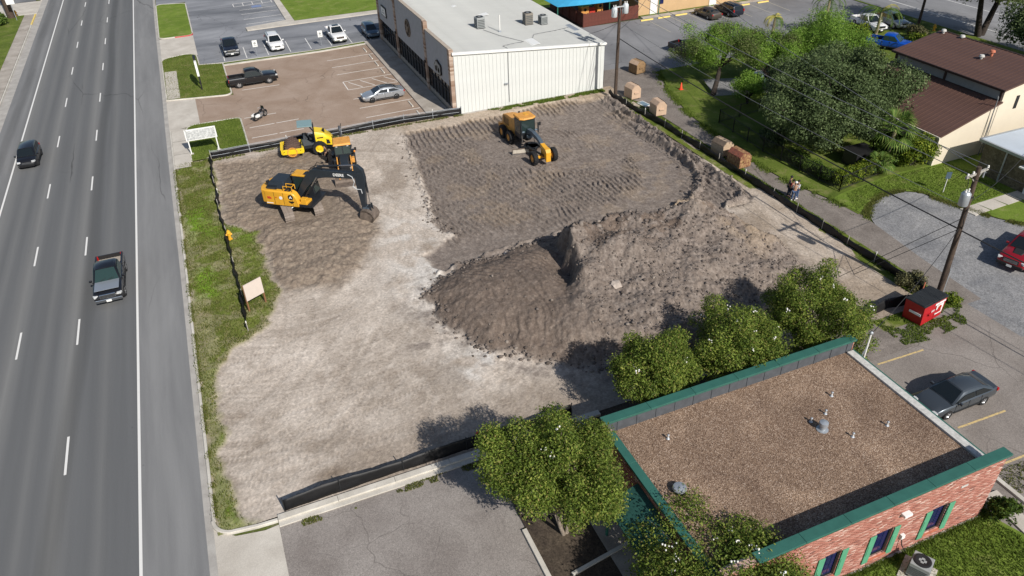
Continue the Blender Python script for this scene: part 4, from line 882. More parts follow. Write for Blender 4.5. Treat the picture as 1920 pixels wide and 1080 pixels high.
coping(-0.2, BD-0.18, BL+0.12, BD-0.18, 4.06, 0.52, 6)
coping(1.6, 0.12, BL+0.12, 0.12, PT+0.05, 0.52, 6)
coping(0.10, 0.4, 0.10, BD-0.5, 3.48, 0.44, 4)
MB().beam((BL-0.22, 0.45, RZ+0.05), (BL-0.22, BD-0.45, RZ+0.05), 0.42, 0.14).build('roof_edge', 'edge_white', bb)
MB().beam((BL+0.05, 0.45, RZ+0.0), (BL+0.05, BD-0.4, RZ+0.0), 0.10, 0.2).build('fascia', 'coping_green', bb)
for a, b in WIN:
    fr = MB(); fr.box(((a+b)/2, 0.10, WZ0+0.03), (b-a, 0.05, 0.06)); fr.box(((a+b)/2, 0.10, WZ1-0.03), (b-a, 0.05, 0.06))
    for x in (a+0.03, b-0.03): fr.box((x, 0.10, (WZ0+WZ1)/2), (0.06, 0.05, WZ1-WZ0-0.13))
    wn_ = fr.build('window', 'dark_metal', bb)
    nx, nz = 3, 4; pw_, ph_ = (b-a-0.14)/nx, (WZ1-WZ0-0.14)/nz
    for i in range(nx):
        for j in range(nz):
            MB().box((a+0.07+pw_*(i+0.5), 0.12, WZ0+0.07+ph_*(j+0.5)), (pw_-0.025, 0.02, ph_-0.025)).build('pane', 'window_blue', wn_)
    MB().box(((a+b)/2, 0.2, (WZ0+WZ1)/2), (b-a, 0.02, WZ1-WZ0)).build('backing', 'black_frame', wn_)
    MB().box(((a+b)/2, -0.03, WZ0-0.03), (b-a+0.1, 0.14, 0.06)).build('sill', 'rust_vent', wn_)
    for x in (a-0.2, b+0.2):
        sh = MB(); sh.box((x, -0.06, (WZ0+WZ1)/2-0.06), (0.36, 0.05, WZ1-WZ0+0.16))
        s_ = sh.build('shutter', 'shutter_green', bb, bevel=0.01)
        MB().box((x, -0.09, (WZ0+WZ1)/2-0.06), (0.25, 0.02, 0.72)).build('shutter_panel', 'shutter_green', s_)
MB().box((9.75, -0.14, 3.25), (0.45, 0.26, 0.14), 0).build('wall_lamp', 'sign_white', bb, bevel=0.02)
MB().box((13.3, -0.03, 3.3), (0.42, 0.03, 0.12)).build('vent_plate', 'edge_white', bb)
MB().box((10.15, -0.1, 1.45), (0.2, 0.14, 0.24)).build('switch_box', 'sign_white', bb)
MB().tube([(10.15, -0.1, 1.35), (10.2, -0.2, 0.9), (10.35, -0.4, 0.55)], 0.025, 6).build('conduit', 'cable', bb)
aw = MB().loft([[(-0.05, y, 3.0), (-0.05, y, 2.9), (-1.7, y, 2.2), (-1.7, y, 2.28)] for y in (3.2, 6.4)]).build('awning', 'awning_teal', bb)
for y in (3.3, 6.3): MB().beam((-1.6, y, 0.1), (-1.6, y, 2.2), 0.1, 0.1).build('awning_post', 'green_steel', bb)
MB().box((-0.03, 4.8, 1.15), (0.08, 1.1, 2.2)).build('door', 'shop_glass', bb)
# things standing on the gravel roof
def roof_pipe(x, y, h, r_, label, rz0=RZ):
    t = thing('roof_vent', label, 'vent', (x, y, rz0), 0, 'small vents on the gravel roof')
    MB().cyl((0, 0, -0.02), (0, 0, h), r_, n=10).build('pipe', 'pvc', t); MB().lathe([(r_*1.7, h), (r_*1.7, h+0.05), (r_*0.6, h+0.08)], 10).build('cap', 'galv', t)
    MB().lathe([(r_*2.6, 0), (r_*2.6, 0.02), (r_*1.2, 0.06)], 10).build('flashing', 'galv', t)
for x, y, lb in ((23.75, 19.65, 'small white vent pipe just left of the galvanised drum vent on the gravel roof'), (26.0, 20.7, 'small white vent pipe furthest from the camera near the east end of the gravel roof'),
                 (24.8, 19.8, 'small white vent pipe between the drum vent and the far roof pipe'), (27.0, 17.9, 'small white vent pipe nearest the east edge of the gravel roof'),
                 (24.9, 18.0, 'small white vent pipe below the drum vent on the gravel roof'), (16.6, 21.6, 'small white vent pipe near the west end of the gravel roof')):
    roof_pipe(x, y, 0.22, 0.038, lb)
t = thing('drum_vent', 'galvanised drum shaped roof vent in the middle of the gravel roof', 'vent', (23.9, 19.0, RZ))
MB().lathe([(0.16, -0.02), (0.17, 0.3), (0.23, 0.34), (0.22, 0.5), (0.05, 0.56)], 14).build('drum', 'galv', t, smooth=40); MB().lathe([(0.3, 0), (0.3, 0.03), (0.17, 0.06)], 12).build('flashing', 'galv', t)
t = thing('cap_vent', 'low black and silver cap vent on the gravel roof near the camera', 'vent', (15.3, 18.6, RZ))
MB().lathe([(0.30, -0.02), (0.30, 0.16), (0.28, 0.2)], 16).build('collar', 'black_frame', t); MB().lathe([(0.34, 0.2), (0.3, 0.3), (0.1, 0.36), (0.01, 0.36)], 16).build('dome', 'galv', t, smooth=40)
ac_unit((24.35, 12.35, 0.12), (0.85, 0.85, 0.8), 0.5, 'grey air conditioner with round black fan on the lawn against the brick office', 'unit_grey')
tag(MB().prism([(-0.7, -0.7), (0.7, -0.7), (0.7, 0.7), (-0.7, 0.7)], 0.0, 0.06).build('concrete_pad', 'concrete', loc=(24.35, 12.35, 0.06), rz=0.5), 'square concrete pad under the air conditioner on the lawn', 'concrete pad')
t = thing('service_mast', 'thin white service mast rising at the east edge of the gravel roof', 'mast', (30.05, 22.6, 0))
MB().cyl((0, 0, 2.6), (0, 0, 4.75), 0.05, n=8).build('mast_pipe', 'pvc', t); MB().sphere((0, 0, 4.8), 0.11).build('weather_head', 'galv', t)
MB().beam((-0.35, -0.1, 3.3), (0, 0, 3.9), 0.04, 0.04).build('brace', 'galv', t)

# ------------------------------------------------------------------ brown-roofed church-like hall
ch = thing('brown_roof_hall', 'cream walled hall with two stepped brown metal roofs at the right', 'building', (58.2, 43.0, 0))
D = 12.3
ch_s = MB().side([(0, 0), (6.4, 0), (13.0, 0), (13.0, 7.1), (11.9, 7.1), (6.4, 6.05), (6.4, 5.0), (0, 2.95)], 0, 0.3).build('south_wall', 'cream_wall', ch)
MB().side([(0.3, 0), (13, 0), (13, 6.9), (6.5, 5.9), (6.5, 4.8), (0.3, 2.8)], D-0.3, D).build('north_wall', 'cream_wall', ch)
MB().box((0.15, D/2, 1.4), (0.3, D-0.62, 2.8)).build('west_wall', 'cream_trim', ch)
MB().box((6.35, D/2, 5.45), (0.2, D-0.62, 1.0)).build('clerestory_wall', 'clerestory', ch)
for y in (0.15, D/2, D-0.15): MB().box((6.22, y, 5.5), (0.12, 0.22, 0.98)).build('clerestory_post', 'roof_brown_dark', ch)
def metal_roof(x0, z0, x1, z1, y0, y1, pitch, nm):
    sl = math.hypot(x1-x0, z1-z0); n = int((y1-y0)/pitch); w = (y1-y0)/n
    base = MB().loft([[(x0, y, z0), (x1, y, z1), (x1, y, z1-0.12), (x0, y, z0-0.12)] for y in (y0, y1)]).build(nm, 'roof_brown', ch)
    up = Vector((-(z1-z0), 0, x1-x0)).normalized()
    pm = MB().loft([[Vector((x0, a, z0))+up*h, Vector((x1, a, z1))+up*h] for a, h in ((0.0, 0.004), (0.0, 0.05), (0.045, 0.05), (0.045, 0.012), (w-0.003, 0.012), (w-0.003, 0.004))], caps=False).mesh('roof_panel', 'roof_brown')
    pm = MB()
    pr_ = [(0.0, 0.003), (0.0, 0.05), (0.045, 0.05), (0.045, 0.012), (w-0.003, 0.012), (w-0.003, 0.003)]
    pm.loft([[Vector((x0, a, z0))+up*h for a, h in pr_], [Vector((x1, a, z1))+up*h for a, h in pr_]])
    me = pm.mesh('roof_panel', 'roof_brown')
    for i in range(n): link('roof_panel', me, base, loc=(0, y0+w*i, 0))
    return base
metal_roof(-0.35, 2.95, 6.25, 5.02, -0.25, D+0.25, 0.46, 'lower_roof')
up_r = metal_roof(5.95, 6.12, 12.0, 7.25, -0.3, D+0.3, 0.46, 'upper_roof')
MB().beam((5.92, -0.3, 6.05), (5.92, D+0.3, 6.05), 0.12, 0.2).build('eaves_trim', 'roof_brown_dark', ch)
MB().beam((-0.4, -0.25, 2.86), (-0.4, D+0.25, 2.86), 0.12, 0.14).build('gutter', 'cream_trim', ch)
MB().beam((12.05, -0.3, 7.25), (12.05, D+0.3, 7.25), 0.18, 0.14).build('ridge_cap', 'roof_brown_dark', ch)
MB().beam((6.33, 0.31, 4.98), (6.33, D-0.3, 4.98), 0.3, 0.16).build('flashing', 'roof_brown_dark', ch)
MB().box((8.35, -0.03, 4.6), (0.35, 0.06, 1.2)).build('window', 'black_frame', ch)
MB().box((-0.02, 0.1, 1.4), (0.16, 0.24, 2.8)).build('downpipe', 'cream_trim', ch)
MB().beam((6.1, 0.0-0.03, 0.05), (6.12, -0.03, 5.0), 0.03, 0.02).build('wall_joint', 'clerestory', ch)
for x, y, h, mt in ((10.4, 5.2, 0.35, 'rust_vent'), (9.4, 5.4, 0.2, 'edge_white'), (11.6, 11.9, 0.2, 'edge_white'), (11.8, 9.8, 0.1, 'edge_white')):
    z = 6.12 + (x-5.95)*0.187; MB().lathe([(0.12, 0), (0.12, h), (0.26, h+0.03), (0.2, h+0.2), (0.02, h+0.25)], 12, 'Z', (x, y, z)).build('roof_vent', mt, up_r, smooth=40)
t = thing('roof_antenna', 'spindly television antenna mast standing against the cream hall wall', 'antenna', (63.6, 42.75, 0))
MB().cyl((0, 0, 0), (0, 0, 5.6), 0.05, n=6).build('mast', 'wire_grey', t); MB().cyl((0.3, 0, 0), (0.02, 0, 4.4), 0.03, n=6).build('stay', 'wire_grey', t)
MB().box((0, -0.05, 1.4), (0.22, 0.14, 0.4)).build('meter_box', 'unit_grey', t)
a_ = MB(); a_.beam((-0.1, 0, 5.55), (-0.1, 0, 5.75), 0.08, 0.08); a_.build('head', 'wire_grey', t)
# grey-roofed brick building at the right edge
gb = thing('flat_roof_building', 'brick building with pale blue grey flat roof at the right edge', 'building', (60.7, 26.5, 0))
MB().box((6, 7, 1.45), (12, 14, 2.9)).build('wall', 'grey_brick', gb)
MB().box((5.9, 7.0, 3.0), (12.5, 14.5, 0.2)).build('roof', 'pale_roof', gb)
for a, b in (((-0.4, -0.3), (-0.4, 14.3)), ((-0.4, 14.3), (12.2, 14.3))): MB().beam((*a, 3.05), (*b, 3.05), 0.2, 0.22).build('roof_edge', 'galv', gb)
MB().cyl((-0.12, 11.8, 0.1), (-0.12, 11.8, 2.85), 0.07, n=8).build('downpipe', 'galv', gb)
MB().box((-0.05, 8.9, 1.1), (0.1, 1.0, 2.1)).build('door', 'sign_white', gb); MB().box((-0.4, 9.2, 2.4), (0.9, 1.6, 0.12)).build('door_hood', 'white_trim', gb)

# ------------------------------------------------------------------ tan office, red fence, blue canopy
to = thing('tan_office', 'long tan stucco office wall with white doors along the far parking lot', 'building', (59.75, 97.4, 0))
MB().box((15, 5, 1.9), (30, 10, 3.8)).build('wall', 'tan_wall', to)
MB().box((15, 5, 3.9), (30.6, 10.6, 0.2)).build('roof', 'pale_roof', to)
for x in (2.6, 12.9, 22.0): 
    d_ = MB().box((x, -0.06, 1.25), (1.25, 0.12, 2.5)).build('door', 'white_trim', to); MB().sphere((x+0.45, -0.16, 1.1), 0.05).build('handle', 'galv', d_)
for x in (3.9, 11.5, 16.0, 24.5): MB().box((x, -0.05, 2.0), (0.55, 0.1, 1.3)).build('window', 'window_blue', to)
struct(MB().box((15, -1.15, 0.06), (30, 0.7, 0.14)).build('office_pavement', 'concrete_old', loc=(59.75, 97.4, 0)))
sheet('office_grass', rect(59.9, 96.62, 88, 97.35), 0.09, 'lawn')
for i, x in enumerate((59.9, 62.75, 65.65, 68.5, 71.4, 76.7, 80.2)):
    o = MB().front([(-0.12, 0), (0.12, 0), (0.08, 0.16), (-0.08, 0.16)], -1.0, 1.0).build('parking_stop', 'kerb_yellow', loc=(x, 95.05, 0.004))
    tag(o, ['first', 'second', 'third', 'fourth', 'fifth', 'sixth', 'seventh'][i] + ' yellow wheel stop from the red fence along the tan office', 'wheel stop', 'yellow wheel stops')
def plank_fence(name, label, a, b, h, w, mat, cat='fence'):
    a, b = Vector((*a, 0)), Vector((*b, 0)); d = b-a; t = thing(name, label, cat, a, math.atan2(d.y, d.x)); n = int(d.length/w)
    ms = [MB().prism([(0.008, -0.012), (w-0.008, -0.012), (w-0.008, 0.012), (0.008, 0.012)], 0.03, h-0.06*k).mesh('plank', mat) for k in range(2)]
    for i in range(n): link('plank', random.choice(ms), t, loc=(i*w, random.uniform(-0.006, 0.006), 0))
    for z in (0.4, h-0.35): MB().box((d.length/2, 0.05, z), (d.length, 0.06, 0.09)).build('rail', mat, t)
    for i in range(int(d.length/2.4)+1): MB().box((min(i*2.4, d.length), 0.11, h/2), (0.1, 0.1, h)).build('post', mat, t)
    return t
plank_fence('plank_fence', 'dark red plank fence below the blue shade canopy', (50.3, 96.1), (59.5, 96.7), 1.9, 0.24, 'fence_red')
plank_fence('plank_fence', 'dark red plank fence running away behind the white shop building', (50.3, 96.1), (50.6, 108.0), 1.9, 0.24, 'fence_red')
plank_fence('plank_fence', 'dark weathered plank fence beside the east corner of the white shop', (41.8, 74.6), (45.2, 82.0), 1.7, 0.22, 'fence_dark')
cn = thing('shade_canopy', 'bright blue fabric shade canopy on green posts over a playground', 'canopy', (46.6, 97.0, 0))
cw, cd = 16.5, 9.0
grid = [[(x, y, 3.05 + 1.7*(1-abs(2*x/cw-1))*(1-abs(2*y/cd-1))**0.8 - 0.3*math.sin(PI*x/cw)*(1 if y in (0, cd) else 0)) for x in np.linspace(0, cw, 13)] for y in np.linspace(0, cd, 9)]
m = MB()
for j in range(8):
    for i in range(12): m.quad(grid[j][i], grid[j][i+1], grid[j+1][i+1], grid[j+1][i])
o = m.build('canopy_cloth', 'canopy_blue', cn); sm = o.modifiers.new('solid', 'SOLIDIFY'); sm.thickness = 0.03
for x, y in ((0.05, 0.05), (8.2, 0.05), (cw-0.05, 0.05), (0.05, cd-0.05), (cw-0.05, cd-0.05)): MB().cyl((x, y, 0), (x, y, 3.02 if x != 8.2 else 2.8), 0.08, n=8).build('post', 'green_steel', cn)
sheet('playground', rect(40.5, 96.3, 59.5, 108), 0.03, 'mulch'); sheet('playground_lawn', rect(40.6, 108, 70, 122), 0.04, 'lawn_bright')
pg = thing('play_house', 'orange play structure with two green roofs under the blue canopy', 'play structure', (53.0, 99.2, 0))
for x, z, w in ((-1.2, 2.2, 1.5), (1.2, 2.6, 1.1)):
    MB().box((x, 0, z/2), (w*0.8, 1.1, z)).build('tower', 'play_orange', pg); MB().loft([[(x+sx*w*0.65*k, sy*0.8*k, z+h) for sx, sy in ((-1, -1), (1, -1), (1, 1), (-1, 1))] for k, h in ((1, 0), (0.55, 0.35))]).build('roof', 'play_green', pg)
    MB().lathe([(0.22, -0.01), (0.22, 0.02)], 12, 'Y', (x, -0.57, z*0.75)).build('porthole', 'black_frame', pg)
MB().box((0.05, -0.2, 1.4), (0.9, 0.3, 0.8)).build('bridge', 'play_red', pg)
# ------------------------------------------------------------------ vegetation
def leaf_mat(name, stops, trans=0.35, nscale=0.8): return island_mat(name, [(p, tuple(v*q for v, q in zip(c, (1.1, 1.22, 1.2)))) for p, c in stops], 0.6, 0.18, trans, nscale)
leaf_mat('myrtle_leaf', [(0.0, (0.06, 0.09, 0.014)), (0.4, (0.125, 0.165, 0.028)), (0.75, (0.20, 0.235, 0.042)), (0.93, (0.26, 0.255, 0.06)), (1.0, (0.27, 0.20, 0.075))])
leaf_mat('oak_leaf', [(0.0, (0.05, 0.068, 0.026)), (0.5, (0.082, 0.108, 0.042)), (0.85, (0.115, 0.142, 0.06)), (1.0, (0.155, 0.18, 0.085))], 0.2)
leaf_mat('mesquite_leaf', [(0.0, (0.10, 0.17, 0.022)), (0.5, (0.19, 0.29, 0.045)), (0.9, (0.25, 0.36, 0.065)), (1.0, (0.29, 0.32, 0.10))], 0.4)
leaf_mat('mesquite_leaf_dull', [(0.0, (0.08, 0.105, 0.028)), (0.5, (0.14, 0.17, 0.05)), (0.85, (0.19, 0.21, 0.075)), (1.0, (0.22, 0.19, 0.10))], 0.35)
leaf_mat('hedge_leaf', [(0.0, (0.04, 0.07, 0.01)), (0.5, (0.12, 0.16, 0.015)), (1.0, (0.24, 0.25, 0.03))], 0.3)
leaf_mat('bush_leaf', [(0.0, (0.02, 0.04, 0.008)), (0.6, (0.065, 0.10, 0.014)), (1.0, (0.12, 0.16, 0.03))], 0.25)
leaf_mat('palm_leaf', [(0.0, (0.05, 0.09, 0.018)), (0.7, (0.12, 0.18, 0.035)), (1.0, (0.22, 0.24, 0.07))], 0.3)
leaf_mat('palm_leaf_dry', [(0.0, (0.3, 0.24, 0.05)), (1.0, (0.42, 0.36, 0.1))], 0.3)
leaf_mat('dry_weed', [(0.0, (0.06, 0.05, 0.025)), (0.6, (0.12, 0.11, 0.05)), (1.0, (0.2, 0.17, 0.09))], 0.2)
plain('bark', (0.26, 0.215, 0.17, 1), 0.95, var=0.3, vscale=5, bmp=0.6, bscale=14)
plain('bark_dark', (0.035, 0.026, 0.02, 1), 0.95, var=0.3, vscale=5, bmp=0.6, bscale=14)
plain('bark_palm', (0.30, 0.24, 0.16, 1), 0.95, var=0.3, vscale=8)
plain('blossom_white', (0.80, 0.78, 0.72, 1), 0.7)
plain('blossom_pink', (0.55, 0.22, 0.20, 1), 0.7)

def leaves(C, R, n, size, aspect=0.5, seed=0, up=0.35, shell=0.55):
    """n leaf quads spread through clumps C (k,3) of radii R (k,): denser near each clump's skin"""
    r = np.random.default_rng(seed); k = len(C); w = R**2.2*(0.35+1.3*r.random(k)); idx = r.choice(k, n, p=w/w.sum())
    d = r.normal(size=(n, 3)); d /= np.linalg.norm(d, axis=1)[:, None]; rad_ = (shell + (1-shell)*r.random(n)**0.7)*R[idx]*(0.75+0.5*r.random(n))
    d2 = d*np.array([1, 1, 0.85]); P = C[idx] + d2*rad_[:, None]
    nrm = d*0.55 + np.array([0, 0, up]) + r.normal(size=(n, 3))*0.55; nrm /= np.linalg.norm(nrm, axis=1)[:, None]
    t = np.cross(nrm, r.normal(size=(n, 3))); t /= np.linalg.norm(t, axis=1)[:, None]; b = np.cross(nrm, t)
    s = size*(0.55+0.9*r.random(n))[:, None]
    fold = nrm*s*0.18
    V_ = np.stack([P - t*s, P - b*s*aspect + fold, P + t*s, P + b*s*aspect + fold], 1).reshape(-1, 3)
    return V_, np.arange(4*n).reshape(-1, 4)
def crown_clumps(center, rx, rz_, n, seed, clump=(0.28, 0.5), low=-0.45, lump=0.22):
    r = np.random.default_rng(seed); C = []; R = []; base = rx
    ph = r.random(4)*6.28
    while len(C) < n:
        d = r.normal(size=3); d /= np.linalg.norm(d)
        if d[2] < low: continue
        az = math.atan2(d[1], d[0]); irr = 1 + lump*(math.sin(2*az+ph[0]) + 0.7*math.sin(3*az+ph[1]) + 0.6*math.sin(5*az+ph[2]))*0.6
        q = (0.35 + 0.65*r.random()**0.45)*irr; c = r.uniform(*clump)*base
        C.append([center[0]+d[0]*(rx-c*0.6)*q, center[1]+d[1]*(rx-c*0.6)*q, center[2]+d[2]*(rz_-c*0.5)*q]); R.append(c)
    return np.array(C), np.array(R)
def tree(name, label, base, cz, rx, rz_, nclump, nleaf, size, leaf, seed, bark='bark', trunk_r=0.14, stems=1, lean=(0, 0), clump=(0.28, 0.5), flowers=0, cat='tree', group=None, aspect=0.5, low=-0.45, leaf2=None, frac2=0.0, shell=0.55, lump=0.22, spread=None, turn=None):
    t = thing(name, label, cat, base, 0, group); r = np.random.default_rng(seed+100)
    C, R = crown_clumps((lean[0], lean[1], cz), rx, rz_, nclump, seed, clump, low, lump)
    m = MB()
    fork = cz - rz_*0.75
    for s in range(stems):
        a = 2*PI*s/stems + (r.random() if turn is None else turn); o = 0.0 if stems == 1 else trunk_r*1.2
        p0 = Vector((math.cos(a)*o, math.sin(a)*o, -0.1)); sp = 0.0 if stems == 1 else (spread or rx*0.25)
        p1 = Vector((lean[0]*0.7+math.cos(a)*sp, lean[1]*0.7+math.sin(a)*sp, max(fork, 0.6)))
        m.tube([p0, p0.lerp(p1, 0.5)+Vector((r.normal()*0.06, r.normal()*0.06, 0)), p1], [trunk_r*1.25, trunk_r, trunk_r*0.8], 8)
        for i in range(s, nclump, stems*max(1, nclump//(14*stems))):
            e = Vector(C[i]); mid = p1.lerp(e, 0.5) + Vector((r.normal()*0.12*rx, r.normal()*0.12*rx, 0.1*rx))
            m.tube([p1-Vector((0, 0, 0.1)), mid, e], [trunk_r*0.55, trunk_r*0.3, trunk_r*0.08], 5)
    for i in range(0, nclump, 2):
        c_ = Vector(C[i]); d = Vector((c_.x-lean[0], c_.y-lean[1], (c_.z-cz)*1.2)); d = d.normalized() if d.length > 0.01 else Vector((0, 0, 1))
        q = c_ + d*R[i]*0.95; m.tube([c_-d*R[i], c_+Vector((0.05, 0.03, 0.05)), q], [trunk_r*0.16, trunk_r*0.11, trunk_r*0.04], 4)
    m.build('trunk', bark, t, smooth=60)
    for lf, nl, sd_ in ((leaf, int(nleaf*(1-frac2)), seed), (leaf2, int(nleaf*frac2), seed+50)):
        if lf and nl:
            sel = np.arange(len(C)) if not leaf2 else np.array([i for i in range(len(C)) if (i % 5 < round(frac2*5)) == (lf == leaf2)])
            V_, F_ = leaves(C[sel], R[sel], nl, size, aspect, sd_, shell=shell); np_mesh('crown', V_, F_, lf, parent=t)
    if flowers:
        fr = np.random.default_rng(seed+7); top = [i for i in range(len(C)) if C[i][2] > cz-0.1*rz_]; m = MB()
        for _ in range(flowers):
            i = fr.choice(top); d = fr.normal(size=3); d[2] = abs(d[2])+0.2; d /= np.linalg.norm(d); p = C[i]+d*R[i]*1.02
            for _k in range(4): m.sphere(p+fr.normal(size=3)*0.07, 0.03+0.03*fr.random(), 5, 3)
        stuff(m.build('blossom', 'blossom_white', t))
    return t
tree('crape_myrtle', 'round full crape myrtle in the planter left of the brick office', (10.6, 20.9, 0.08), 3.75, 3.2, 2.5, 90, 82000, 0.06, 'myrtle_leaf', 1, stems=4, trunk_r=0.09, flowers=8, lean=(-0.05, 0.75), clump=(0.15, 0.30), group='crape myrtles', lump=0.3)
tree('crape_myrtle', 'crape myrtle with many white blossoms at the bottom edge before the brick office', (13.5, 12.7, 0.08), 2.85, 4.5, 1.75, 130, 96000, 0.06, 'myrtle_leaf', 42, stems=4, trunk_r=0.09, flowers=44, lean=(0.75, 0.6), clump=(0.14, 0.28), group='crape myrtles', lump=0.3)
tree('crape_myrtle', 'westernmost crape myrtle behind the brick office, beside the heap', (18.5, 26.1, 0.03), 3.1, 2.8, 2.4, 64, 56000, 0.06, 'myrtle_leaf', 3, stems=4, trunk_r=0.08, flowers=5, clump=(0.16, 0.32), group='crape myrtles', lump=0.35)
tree('crape_myrtle', 'middle crape myrtle of three behind the brick office, dotted with white blossoms', (24.1, 26.1, 0.03), 3.1, 3.1, 2.3, 70, 60000, 0.06, 'myrtle_leaf', 4, stems=4, trunk_r=0.08, flowers=14, clump=(0.15, 0.30), group='crape myrtles', lump=0.35)
tree('crape_myrtle', 'easternmost and tallest crape myrtle behind the brick office', (29.9, 26.3, 0.03), 3.4, 3.3, 2.7, 80, 64000, 0.06, 'myrtle_leaf', 5, stems=4, trunk_r=0.08, flowers=10, clump=(0.14, 0.29), group='crape myrtles', lump=0.4)
# live oak and its neighbours
tree('live_oak', 'broad dark live oak with dense crown beside the brown roofed hall', (52.9, 51.0, 0.05), 4.7, 7.2, 4.3, 200, 120000, 0.10, 'oak_leaf', 11, 'bark_dark', 0.32, 3, clump=(0.10, 0.22), low=-0.55, lump=0.3)
tree('mesquite_tree', 'leaning mesquite with black trunk and bright feathery crown by the alley', (51.0, 66.3, 0.05), 4.3, 4.9, 2.7, 70, 38000, 0.10, 'mesquite_leaf', 12, 'bark_dark', 0.26, 1, lean=(3.2, 3.2), clump=(0.14, 0.3), aspect=0.3, leaf2='mesquite_leaf_dull', frac2=0.4, shell=0.15, lump=0.4, low=-0.8)
tree('mesquite_tree', 'wide bright green mesquite behind the live oak', (65.2, 65.8, 0.05), 3.7, 5.6, 3.3, 80, 46000, 0.11, 'mesquite_leaf', 13, 'bark_dark', 0.24, 2, clump=(0.14, 0.3), aspect=0.3, shell=0.15, lump=0.4)
tree('mesquite_tree', 'smaller mesquite between the leaning mesquite and the wide one', (58.9, 66.2, 0.05), 3.2, 4.1, 2.7, 60, 30000, 0.11, 'mesquite_leaf', 14, 'bark_dark', 0.16, 2, clump=(0.16, 0.32), aspect=0.3, shell=0.15, lump=0.4, leaf2='mesquite_leaf_dull', frac2=0.2)
tree('ash_sapling', 'low young tree with light foliage at the foot of the leaning mesquite', (52.9, 62.6, 0.05), 1.8, 2.0, 1.5, 28, 11000, 0.10, 'mesquite_leaf', 15, 'bark_dark', 0.07, 2, aspect=0.35, shell=0.2)
tree('street_tree', 'tall forked black trunked tree at the far street, top right', (94.0, 68.6, 0.05), 7.6, 7.5, 3.0, 80, 34000, 0.16, 'mesquite_leaf_dull', 16, 'bark_dark', 0.34, 2, clump=(0.14, 0.25), lump=0.35, spread=2.6, turn=0.2, low=-0.9)
tree('street_tree', 'dark spreading tree beyond the brown roof at the top right corner', (90.5, 56.5, 0.05), 4.2, 6.0, 3.8, 90, 36000, 0.15, 'oak_leaf', 17, 'bark_dark', 0.3, 2, clump=(0.14, 0.28))
def bush(label, loc, rx, rz_, n, size, leaf, seed, name='shrub', cat='shrub', aspect=0.5, k=16):
    t = thing(name, label, cat, loc); C, R = crown_clumps((0, 0, rz_*0.75), rx, rz_, k, seed, (0.3, 0.5), -0.6)
    C[:, 2] = np.maximum(C[:, 2], 0.15)
    V_, F_ = leaves(C, R, n, size, aspect, seed); np_mesh('foliage', V_, F_, leaf, parent=t)
    m = MB()
    for i in range(0, k, 2): m.tube([(0, 0, -0.05), (C[i][0]*0.5, C[i][1]*0.5, C[i][2]*0.6), tuple(C[i])], [0.035, 0.02, 0.008], 5)
    m.build('stem', 'bark', t); return t
bush('round clipped green bush at the southeast corner of the brick office', (30.3, 13.0, 0.06), 0.75, 0.85, 4200, 0.07, 'bush_leaf', 21)
bush('dry grey weed clump against the black fence by the leaning pole', (41.75, 29.6, 0.05), 0.95, 0.6, 2600, 0.08, 'dry_weed', 22)
bush('low green weed tuft at the foot of the leaning pole', (42.9, 27.2, 0.03), 0.6, 0.35, 1800, 0.07, 'hedge_leaf', 23)
bush('loose olive bush at the corner of the hall by the palm', (56.7, 43.9, 0.06), 1.9, 1.9, 9000, 0.10, 'hedge_leaf', 24, k=26)
bush('spreading green bush between the palm and the hall', (55.3, 45.6, 0.06), 1.8, 1.6, 8000, 0.12, 'bush_leaf', 25, k=22)
bush('small tree shaped bush beside the blue pickup', (78.0, 73.6, 0.05), 1.6, 1.4, 4000, 0.14, 'hedge_leaf', 26)
bush('reddish flowering bush by the drive near the blue pickup', (85.5, 71.2, 0.05), 1.3, 1.3, 3500, 0.13, 'dry_weed', 27)
bush('leafy bush below the brown roof right of the blue pickup', (82.8, 68.3, 0.05), 1.4, 1.1, 3500, 0.13, 'hedge_leaf', 28)
bush('round palm like garden plant on the lawn across the road, top left', (-28.1, 138.7, 0.1), 1.6, 1.3, 3500, 0.22, 'palm_leaf', 29, aspect=0.2)
bush('dark shrub in the fenced yard near the alley', (48.3, 53.0, 0.05), 1.3, 1.0, 3800, 0.1, 'oak_leaf', 30)
def hedge(label, a, b, w, h, n, leaf, seed):
    a, b = Vector((*a, 0.05)), Vector((*b, 0.05)); d = b-a; t = thing('hedge', label, 'hedge', a, math.atan2(d.y, d.x)); r = np.random.default_rng(seed); k = int(d.length/0.45)
    C = np.stack([np.linspace(0.2, d.length-0.2, k), r.normal(0, w*0.15, k), h*0.55 + r.normal(0, 0.08*h, k)], 1); R = np.full(k, h*0.5)*(0.85+0.3*r.random(k))
    V_, F_ = leaves(C, R, n, 0.085, 0.5, seed); np_mesh('foliage', V_, F_, leaf, parent=t)
    m = MB()
    for i in range(0, k, 2): m.tube([(C[i][0], 0, -0.05), (C[i][0], 0.05, h*0.5)], [0.03, 0.015], 5)
    m.build('stem', 'bark', t)
hedge('yellow green hedge along the front of the fenced yard', (47.9, 43.5), (53.2, 44.4), 1.1, 1.35, 13000, 'hedge_leaf', 31)
hedge('dark green hedge along the alley side of the fenced yard', (47.9, 44.2), (47.7, 49.6), 1.0, 1.15, 11000, 'bush_leaf', 32)
